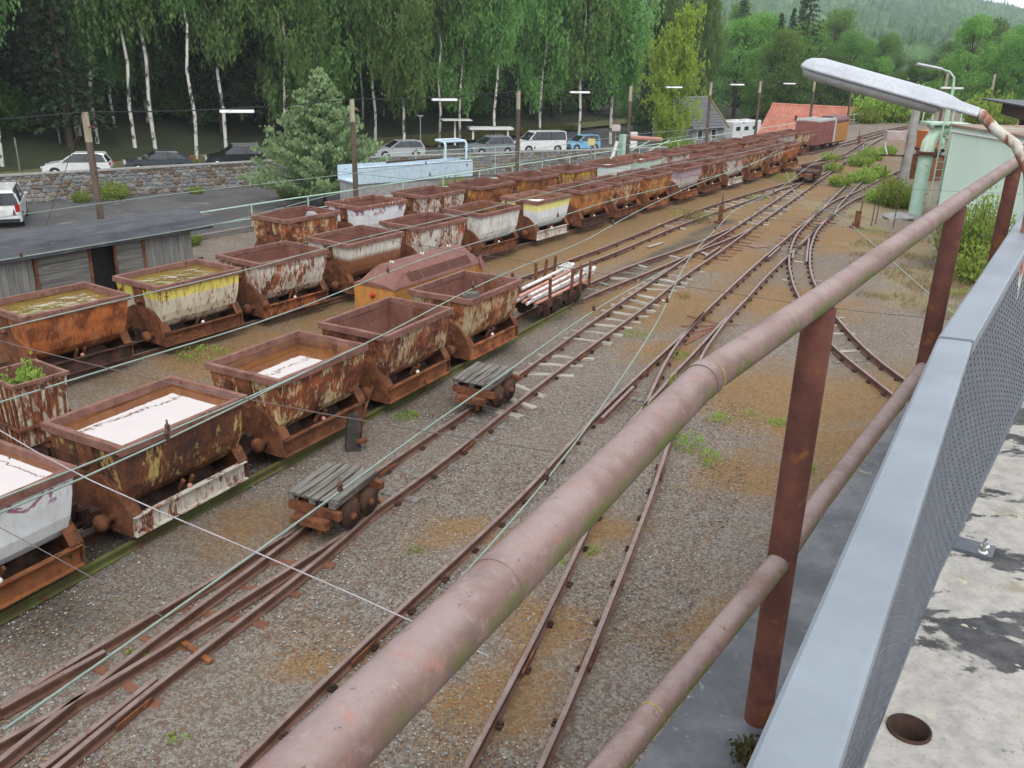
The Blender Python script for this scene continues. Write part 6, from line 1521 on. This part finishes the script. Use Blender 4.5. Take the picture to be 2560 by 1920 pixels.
def birch(h, spread, base, nb, mt, bark=None, ns=7, nl=11, size=.20, wob=.25):
    bb = MB(); tp = [(ng.normal(0, wob * .3) * k, ng.normal(0, wob * .3) * k, h * k / 8 - (.6 if k == 0 else 0)) for k in range(9)]
    bb.tube(tp, [.0062 * h * (1 - .11 * k) for k in range(9)], 9, cap=False); P = []; lb_ = MB()
    for i in range(nb):
        f = base + (1 - base) * (i + ng.random()) / nb; f = min(f, .99); k = f * 8; j = int(k); fr = k - j
        p0 = np.array(tp[j]) * (1 - fr) + np.array(tp[min(j + 1, 8)]) * fr
        env = spread * (1.15 - abs(2 * (f - base) / (1 - base) - .75) ** 1.6 * .8) if f < .93 else spread * .4
        a = ng.uniform(0, 2 * np.pi); R = env * ng.uniform(.45, 1.0); up = R * ng.uniform(.25, .9)
        tip = p0 + np.array([R * math.cos(a), R * math.sin(a), up]); limb(lb_, p0, tip, .0028 * h * (1.2 - f), .008, 4)
        for s_ in range(ns):
            t_ = ng.uniform(.3, 1.05); q = p0 + (tip - p0) * t_ + ng.normal(0, .25, 3); L_ = ng.uniform(.8, 2.6) * (h / 22)
            z_ = np.linspace(0, L_, nl); sway = ng.normal(0, .12, 2)
            P.append(np.stack([q[0] + sway[0] * z_ + ng.normal(0, .10, nl), q[1] + sway[1] * z_ + ng.normal(0, .10, nl), q[2] - z_], 1))
    P = np.concatenate(P); bb.add(lb_.v, lb_.f, 1, True)
    return bb.mesh('trunk', [bark or BIRCH_BARK, BARK], fix=False), quads_mesh('crown', leaf_quads(P, size, .35), mt)
def broad(h, spread, base, nblob, per, mt, size=.30, bark=None):
    bb = MB(); bb.tube([(0, 0, -.5), (.1, 0, h * .25), (.0, .1, h * .55), (0, 0, h * .8)], [.02 * h, .016 * h, .010 * h, .004 * h], 8, cap=False); P = []
    for i in range(nblob):
        f = base + (1 - base) * ng.random() ** .8; prof = math.sin(math.pi * min(1, (f - base) / (1 - base) * .78 + .20)) ** .7
        a = ng.uniform(0, 2 * np.pi); R = spread * prof * math.sqrt(ng.uniform(.15, 1)); c = np.array([R * math.cos(a), R * math.sin(a), h * f])
        limb(bb, (0, 0, h * max(.2, f - .22)), c, .004 * h, .015, 5); rr = spread * ng.uniform(.20, .38)
        d = ng.normal(0, 1, (per, 3)); d /= np.linalg.norm(d, axis=1)[:, None]; d[:, 2] *= .75
        P.append(c + d * rr * ng.uniform(.55, 1.08, (per, 1)))
    P = np.concatenate(P)
    return bb.mesh('trunk', bark or BARK, fix=False), quads_mesh('crown', leaf_quads(P, size, .0), mt)
def conifer(h, spread, base, nw, nbr, mt, size=.34, droop=.35, bushy=1.0, per=16, pw=.82):
    bb = MB(); bb.tube([(0, 0, -.5), (0, 0, h * .5), (0, 0, h)], [.013 * h, .008 * h, .01], 8, cap=False); Q = []
    for i in range(nw):
        f = base + (1 - base) * i / nw; R0 = spread * (1 - (f - base) / (1 - base)) ** pw + .15
        for k in range(nbr):
            a = 2 * np.pi * k / nbr + ng.uniform(-.4, .4) + i * 1.3; R = R0 * ng.uniform(.65, 1.1); n = max(4, int(per * R / spread)); t_ = ng.uniform(.15, 1, n)
            x = np.stack([np.cos(a) * R * t_, np.sin(a) * R * t_, h * f + ng.uniform(-.15, .15) - droop * R * t_ ** 1.4 + ((.25 if droop > 0 else .10) * R * t_ ** 3)], 1); x[:, :2] += ng.normal(0, .16 * bushy, (n, 2)) * (R * .25 + .3); x[:, 2] += ng.normal(0, .08 * bushy, n)
            Q.append(leaf_quads(x, size, .1, .45 if droop > 0 else .0))
            bb.bar((0, 0, h * f), (math.cos(a) * R * .8, math.sin(a) * R * .8, h * f - droop * R * .7 + .12 * R), .03, .03)
    return bb.mesh('trunk', BARK, fix=False), quads_mesh('crown', np.concatenate(Q), mt)
def plant_tree(kind, pr, x, y, z, label, s=1.0, group=None, rz=None, cat='tree'):
    t_ = thing(kind, label, cat, (x, y, z), ng.uniform(0, 6.28) if rz is None else rz, group); t_.scale = (s * ng.uniform(.92, 1.1), s * ng.uniform(.92, 1.1), s)
    link('trunk', pr[0], t_); link('crown', pr[1], t_); return t_
BI = [birch(25, 3.3, .38, 120, LF_BIRCH, ns=13, nl=13, size=.25), birch(25, 2.9, .46, 105, LF_BIRCH, ns=13, nl=13, size=.25), birch(23, 3.5, .34, 120, LF_BIRCH, ns=13, nl=13, size=.25)]
BI.append(birch(24, 3.6, .20, 140, LF_BIRCH, ns=13, nl=13, size=.25))
BY = birch(13, 3.0, .10, 120, LF_YEL, ns=12, nl=11, size=.21)
OK_ = [broad(17, 4.8, .16, 60, 130, LF_OAK, .34), broad(15, 4.4, .10, 55, 130, LF_DARK, .34), broad(18, 5.2, .12, 60, 130, LF_DARK, .36)]
SP = [conifer(22, 4.4, .06, 42, 10, LF_SPRUCE, .42, .40), conifer(24, 4.0, .10, 46, 10, LF_SPRUCE, .40, .48)]
SPL = conifer(19, 4.6, .10, 30, 9, LF_SPRUCE, .40, .45, per=14)
BU = [broad(3.2, 2.2, .02, 34, 90, LF_DARK, .22), broad(3.0, 2.4, .02, 34, 90, LF_OAK, .22)]
REFS = [(-24, 'behind the white crossover'), (-20, 'behind the slate coupe'), (-15, 'behind the black roof-railed car'), (-10, 'behind the young pine'), (-4, 'behind the blue steel trough'), (1, 'behind the silver hatchback'), (5, 'behind the minibus'), (9, 'behind the yellow-green birch'), (13, 'above the slate house'), (16.5, 'above the motorhome'), (22, 'above the red-tiled roof'), (26, 'beyond the mint street lamp'), (99, 'beyond the far poles')]
def ref(x, y):
    a = math.degrees(math.atan2(x, y))
    return next(r for lim, r in REFS if a < lim)
def tz(x, y): return float(terrain_z(np.array([float(x)]), np.array([float(y)]))[0])
# row of white-trunked birches at the wood edge (order along the verge)
ROW = [(-35.3, 62.8), (-33.9, 71.3), (-32.6, 71.8), (-28.9, 73.7), (-25.6, 73.4), (-24.4, 77.2), (-22.4, 84.5), (-18.0, 86), (-13.6, 88), (-10.4, 84.2), (-7.9, 92.0), (-5.9, 93.0), (-2.4, 92.5), (2.2, 97), (6.2, 97), (9.8, 100), (-39, 66), (-31, 79), (-20, 80.5)]
RWH = ['beside the thin sign post', 'left trunk of the close pair behind the white crossover', 'right trunk of the close pair behind the white crossover', 'behind the slate coupe', 'leaning, between the coupe and the black car', 'behind the black roof-railed car', 'behind the young pine', 'behind the pole by the pine', 'behind the blue trough', 'with a pale trunk beside the silver estate', 'left of the shelter roof', 'slender, above the shelter roof', 'behind the silver hatchback', 'behind the white minibus', 'behind the small blue car', 'beside the square sign', 'at the lot entrance', 'deeper in the wood behind the coupe', 'between pine and black car']
for i, (x, y) in enumerate(ROW):
    plant_tree('birch_tree', BI[3 if (7 <= i <= 15 and i % 2) or i == 18 else i % 3], x, y, max(tz(x, y), -3.72) + .05, 'tall white-barked birch %s' % RWH[i].replace('left trunk of', 'first of').replace('right trunk of', 'second of').replace('left of', 'before'), ng.uniform(.92, 1.08), 'birches along the wood edge')
# wood behind: one by one, dark evergreens and broadleaves rising up the slope
k = 0; spots = []
for al in np.arange(-10, 112, 6.2):
    for ac in (50, 57, 65, 74):
        a_, c_ = al + ng.uniform(-2.2, 2.2), ac + ng.uniform(-2, 2); x, y, _ = YA(a_, c_)
        spots.append((x, y, ac))
for x, y, ac in spots:
    r = ng.random()
    if r < .5: pr, kd, lb = SP[int(ng.integers(2))], 'spruce_tree', 'dark spruce deep in the wood behind the birches'
    elif r < .85: pr, kd, lb = OK_[1 + int(ng.integers(2))], 'broadleaf_tree', 'dark broadleaf tree deep in the wood behind the birches'
    else: pr, kd, lb = BI[int(ng.integers(3))], 'birch_tree', 'birch standing deep in the wood behind the front birches'
    plant_tree(kd, pr, x, y, tz(x, y), lb.replace('behind the birches', ref(x, y)).replace('behind the front birches', ref(x, y)), ng.uniform(.85, 1.15), 'trees deep in the wood')
for i in range(19):
    x, y, _ = YA(22 + 4.5 * i + ng.uniform(-1, 1), 53 + ng.uniform(-1.5, 2.5))
    plant_tree('birch_tree', BI[3], x, y, tz(x, y), 'low-crowned birch of the second rank ' + ref(x, y), ng.uniform(.75, 1.0), 'second rank of birches')
for i in range(60):    # understorey along the wood edge
    al = -12 + 122 * (i + ng.random()) / 60; x, y, _ = YA(al, 55.0 + ng.uniform(-1.5, 3.5))
    plant_tree('understorey_bush', BU[i % 2], x, y, tz(x, y) - .1, 'dark green bush filling the wood edge ' + ref(x, y), ng.uniform(.6, 1.25), 'bushes under the birches', None, 'bush')
# mid-distance trees to the right of the wood
YB_ = plant_tree('birch_tree', BY, 15.3, 94.0, -3.9, 'bright yellow-green birch standing alone behind the fourth pole', .92, None, .6); YB_.scale = (1.05, 1.05, 1.0)
MIDT = []
for i in range(90):
    az = R_(ng.uniform(3.5, 34)); D = ng.uniform(112, 215)
    x, y = D * math.sin(az), D * math.cos(az)
    if 17 < x < 45 and y < 118: continue
    MIDT.append((x, y, D))
for i, (x, y, D) in enumerate(MIDT):
    r = ng.random(); deg = math.degrees(math.atan2(x, y))
    big = 1.0 if deg < 18 else .74
    if deg < 17 and r < .35: pr, kd, lb = SP[int(ng.integers(2))], 'spruce_tree', 'dark spruce in the belt of trees behind the houses'
    elif r < .40 and deg < 12: pr, kd, lb = BI[3], 'birch_tree', 'pale green birch in the belt of trees behind the houses'
    else: pr, kd, lb = OK_[int(ng.integers(3))], 'broadleaf_tree', 'green broadleaf tree in the belt of trees behind the houses'
    plant_tree(kd, pr, x, y, min(tz(x, y), 0) - .5, lb.replace('behind the houses', ref(x, y)), big * ng.uniform(.75, 1.05) * (.7 if kd == 'birch_tree' else .85), 'tree belt behind the houses')
plant_tree('spruce_tree', SPL, 37.5, 128, -2.5, 'big ragged dark spruce with spreading boughs above the red-tiled roof', .98)
plant_tree('broadleaf_tree', OK_[1], 79, 132, -1.5, 'round dark crown tree behind the far poles', .80)
plant_tree('birch_tree', BI[2], 22.5, 118, -4, 'weeping birch between slate house and red-tiled roof', .72); plant_tree('birch_tree', BI[0], 16.5, 112, -4, 'slim birch behind the slate house', .75)
plant_tree('broadleaf_tree', OK_[0], 33, 121, -4, 'leafy tree rising right behind the red-tiled roof', .72); plant_tree('broadleaf_tree', OK_[2], 43, 126, -3, 'dark leafy tree at the end of the red-tiled roof', .62)
# young pine in front of the stone wall
PN_ = conifer(8.1, 4.4, .10, 20, 9, LF_PINE, .22, -.20, .9, 190, 1.0)
plant_tree('pine_tree', PN_, -11.9, 56.2, -4.0, 'bushy young blue-green pine beside the stone wall', 1.0, None, .3)

# ------------------------------------------------------------------ bushes, weeds, grass in the yard
def bushmesh(h, r, n, mt, size, up=.3):
    bb = MB(); P = []
    for i in range(n):
        a = ng.uniform(0, 6.28); R = r * math.sqrt(ng.random()); H = h * (1 - .45 * (R / r) ** 2) * ng.uniform(.6, 1.05); q = np.array([R * math.cos(a) * .55, R * math.sin(a) * .55, 0]); tip = np.array([R * math.cos(a), R * math.sin(a), H])
        bb.tube([q, (q + tip) / 2 + ng.normal(0, .03, 3), tip], [.010, .008, .004], 4, cap=False)
        m_ = 24; t_ = ng.uniform(.12, 1, m_)[:, None]; P.append(q + (tip - q) * t_ + ng.normal(0, .075 * (r + .3), (m_, 3)))
    P = np.concatenate(P); P[:, 2] = np.maximum(P[:, 2], .02)
    return bb.mesh('stem', BARK, fix=False), quads_mesh('foliage', leaf_quads(P, size, 0), mt)
BB_ = [bushmesh(1.9, 1.0, 90, LF_WEED, .10), bushmesh(1.2, 1.1, 80, LF_LIME, .12), bushmesh(.9, .9, 60, LF_LIME, .12)]
def bush(pr, x, y, s, label, z=0.0):
    t_ = thing('shrub', label, 'bush', (x, y, z), ng.uniform(0, 6), 'shrubs in the yard'); t_.scale = (s, s, s); link('stem', pr[0], t_); link('foliage', pr[1], t_)
for i, (x, y, s, p_, lb) in enumerate(((12.9, 25.4, 1.15, 0, 'tall dense green shrub before the tank house wall'), (13.7, 26.6, 1.1, 0, 'tall shrub against the tank house wall'), (12.6, 24.0, .9, 1, 'low shrub at the foot of the tall dense shrub'),
        (15.3, 36.6, .85, 1, 'green shrub at the foot of the vent duct'), (15.9, 38.4, .85, 1, 'green shrub at the foot of the leaning concrete post'), (14.9, 37.6, .6, 1, 'small shrub beside the branching track'),
        (14.8, 42.2, .65, 2, 'light green shrub between the branching rails'), (16.3, 43.8, .8, 2, 'light green shrub beyond the branching rails'), (17.6, 45.6, .8, 2, 'light green shrub beside the crate'), (18.6, 50.5, .8, 2, 'light green shrub in the curve of the far track'), (17.6, 52.5, .6, 2, 'small light green shrub by the far points'), (20.5, 53.8, .9, 2, 'light green shrub before the orange tub'), (22.5, 57, .7, 2, 'light green shrub by the far track bend'), (16.2, 47.6, .6, 2, 'low light green shrub at the converging rails'),
        (33, 86, 2.6, 1, 'leafy shrub at the end of the mint railing'), (36, 88, 2.8, 1, 'big leafy shrub before the far slope'), (30.5, 83.5, 1.6, 2, 'yellowish shrub at the end of the mint railing'), (48, 78, 3.2, 2, 'yellow-green shrub below the far poles'), (55, 80, 3.4, 2, 'big yellow-green shrub below the far poles'), (62, 84, 3.6, 2, 'large light green shrub beyond the dark shed roof'), (41, 82, 2.6, 1, 'green shrub between the far poles'),
        (-14.6, 58.8, 1.0, 1, 'green shrub growing at the foot of the stone wall'), (-25.2, 56.6, 1.0, 1, 'dark green shrub growing against the stone wall'), (-26.6, 55.3, .6, 1, 'small shrub growing against the stone wall'), (-21.0, 59.6, .6, 2, 'yellow-flowering weed shrub at the stone wall'), (*YA(-1.6, 4.8)[:2], .45, 2, 'small yellow-green sapling by the timber kerb'), (*YA(11.5, 5.4)[:2], .8, 2, 'light green sapling before the blue trough'), (*YA(33, 5.6)[:2], 1.0, 2, 'light green sapling at the railing near the motorhome'))):
    bush(BB_[p_], x, y, s, lb, LOW if (x < -14 and y > 50) else 0)
pl = bushmesh(.34, .22, 34, LF_LIME, .055)
for i, (dx, dy, s) in enumerate(((.10, -.02, 1.0), (-.16, -.16, .62))):
    t_ = thing('potted_sapling', ['bushy yellow-green sapling growing in the ribbed tub', 'smaller green seedling growing in the ribbed tub'][i], 'plant', (-6.56 + dx, 11.37 + dy, 1.15), 0); t_.scale = (s, s, s * 1.25); link('stem', pl[0], t_); link('foliage', pl[1], t_)
# weeds and dry grass: uncountable, one object each
def tufts(name, spots, mt, label, blade=.0):
    Q = []
    for x, y, r, n, h in spots:
        a = ng.uniform(0, 6.28, n); R = r * np.sqrt(ng.random(n)); P = np.stack([x + R * np.cos(a), y + R * np.sin(a), ng.uniform(.01, h, n) * (1 - .6 * R / r)], 1)
        if blade:
            d = np.stack([ng.normal(0, .35, n), ng.normal(0, .35, n), np.ones(n)], 1) * (h * ng.uniform(.5, 1.2, n))[:, None]; s_ = np.stack([np.cos(a), np.sin(a), 0 * a], 1) * blade; P[:, 2] = 0
            Q.append(np.stack([P - s_, P + s_, P + d + s_ * .2, P + d - s_ * .2], 1))
        else: Q.append(leaf_quads(P, .035 + h * .06, 0))
    o = link(name, quads_mesh(name, np.concatenate(Q), mt)); return tag(o, label, 'weeds', kind='stuff')
WS = [(3.0, 15.4, .2, 90, .26), (3.1, 14.6, .16, 80, .26), (2.6, 14.3, .14, 70, .22), (3.45, 13.75, .2, 80, .18), (2.75, 12.6, .26, 150, .34), (2.95, 12.1, .18, 80, .3), (2.55, 13.0, .12, 50, .2), (4.0, 14.0, .2, 40, .12), (2.6, 18.3, .3, 110, .12), (-1.7, 13.5, .22, 160, .12), (-5.9, 16.2, .5, 260, .22), (-3.6, 7.3, .12, 60, .08), (13.0, 44.0, .9, 400, .4), (6.4, 33.2, .9, 300, .25), (1.0, 9.5, .12, 60, .08), (4.3, 12.0, .2, 120, .12), (4.4, 13.7, .2, 120, .1), (8.7, 17.3, .3, 120, .1), (2.4, 14.0, .3, 200, .22), (-9.0, 21.0, .8, 400, .35), (-8.6, 19.8, .6, 300, .3), (10, 38, .5, 160, .2), (1.2, 20.6, .2, 120, .15), (-.3, 18.2, .15, 80, .1), (3.3, 17.0, .25, 140, .12), (-1.1, 9.4, .1, 40, .06), (.65, 9.2, .1, 50, .07), (-2.8, 6.2, .1, 40, .06), (12.2, 31.0, .5, 200, .2), (11.6, 22.6, .5, 200, .15), (10.6, 20.6, .4, 150, .12), (.72, 2.02, .0, 1, .02)]
tufts('yard_weeds', WS, LF_LIME, 'scattered green weeds sprouting through the yard gravel')
GS = [(11.4 + ng.normal(0, 1.0), 24.5 + ng.normal(0, 1.6), .5, 160, .13) for _ in range(26)] + [(9.9 + ng.normal(0, .6), 22 + ng.normal(0, .8), .4, 120, .1) for _ in range(8)] + [(6.3, 32.6, .35, 160, .35), (15.2, 43.4, .05, 26, 1.3), (6.6, 32.0, .3, 120, .3), (13, 30, .8, 200, .14), (12.2, 34, .8, 200, .14)] + [(4.1, 21.5, .18, 60, .2)]
tufts('dry_grass', GS, LF_DRY, 'tufts of dry straw-coloured grass on the bare yard', .006)
VG = []
for i in range(240):
    al = -14 + 96 * ng.random(); ac = 42.5 + ng.uniform(-1.0, 4.5); x, y, _ = YA(al, ac); VG.append((x, y, 1.1, 150, .55))
Qv = tufts('verge_grass', [(x, y, r, n, h) for x, y, r, n, h in VG], leaf_mat('verge_blade', (.13, .13, .045), (.18, .165, .07), (.08, .10, .03)), 'tall mixed grass on the verge below the birches', .02)
Qv.location = (0, 0, -3.78)
MOSS_ = leaf_mat('moss_clump', (.05, .075, .015), (.07, .05, .03), (.12, .14, .03))
P = np.clip(ng.normal(0, .03, (420, 3)), -.06, .06); P[:, 2] = np.abs(P[:, 2]) * .6
o = link('moss_clump', quads_mesh('moss_clump', leaf_quads(P, .018, 0), MOSS_)); o.location = (.70, 2.00, 3.86); tag(o, 'small mossy clump of leaves at the railing post foot', 'moss')

# ------------------------------------------------------------------ far wooded hill (one mass) and the air
def clumps(name, n, azs, Ds, label, mt, smin, smax):
    bm = bmesh.new(); bmesh.ops.create_icosphere(bm, subdivisions=1, radius=1); V0 = np.array([v_.co[:] for v_ in bm.verts]); F0 = np.array([[q.index for q in f.verts] for f in bm.faces]); bm.free()
    az = np.radians(ng.uniform(*azs, n)); D = Ds[0] + (Ds[1] - Ds[0]) * ng.random(n) ** .8; x, y = D * np.sin(az), D * np.cos(az); z_ = terrain_z(x, y); s = ng.uniform(smin, smax, n)
    con = ng.random(n) < .22
    sc = np.stack([s * np.where(con, .7, 1), s * np.where(con, .7, 1), s * np.where(con, 1.6, 1.1)], 1)
    V = V0[None] * sc[:, None, :] * ng.uniform(.75, 1.25, (n, len(V0), 1)) + np.stack([x, y, z_ + s * .8], 1)[:, None, :]
    V[con, :, :2] = np.where(V0[None, :, 2:3] > .4, (V[con, :, :2] - np.stack([x, y], 1)[con][:, None, :]) * .35 + np.stack([x, y], 1)[con][:, None, :], V[con, :, :2])
    F = (F0[None] + (np.arange(n) * len(V0))[:, None, None]).reshape(-1, 3).astype(np.int32)
    me = bpy.data.meshes.new(name); me.vertices.add(len(V) * len(V0)); me.loops.add(F.size); me.polygons.add(len(F)); me.vertices.foreach_set('co', V.astype(np.float32).ravel()); me.loops.foreach_set('vertex_index', F.ravel()); me.polygons.foreach_set('loop_start', np.arange(0, F.size, 3, dtype=np.int32)); me.materials.append(mt); me.update(calc_edges=True)
    tag(link(name, me), label, 'forest', kind='stuff')
HF = NT('hill_forest'); v = HF.coords('Object', False); a = HF.noise(v, .09, 4, .7); b_ = HF.noise(v, .012, 4, .6)
col = HF.mix(HF.rng(a, .35, .65), (.05, .105, .05), (.13, .215, .095)); col = HF.mix(HF.rng(b_, .45, .65, 0, .6), col, (.05, .10, .05)); HF.bsdf(col, .9, 0, HF.bump(HF.noise(v, .7, 4, .7), 1.0, 1.5), .1)
clumps('hillside_forest', 34000, (0, 40), (430, 1450), 'hazy mixed forest covering the far hillside', HF.mt, 3.6, 6.4)
clumps('valley_forest', 9000, (0, 44), (205, 440), 'dense mixed wood filling the valley before the hill', HF.mt, 2.6, 4.6)
hz = MB().box((100, 700, 55), (2300, 2700, 1), 0); hz = MB()
hz.box((120, 680, 68), (2500, 2500, 146))
t = NT('haze'); vol = t.n('ShaderNodeVolumePrincipled'); vol.inputs['Color'].default_value = (.82, .91, 1, 1); vol.inputs['Density'].default_value = .00032; vol.inputs['Anisotropy'].default_value = .2
t.l(vol.outputs[0], t.out.inputs['Volume'])
HAZE = True
if HAZE:
    o = hz.build('haze', t.mt); tag(o, kind='stuff')
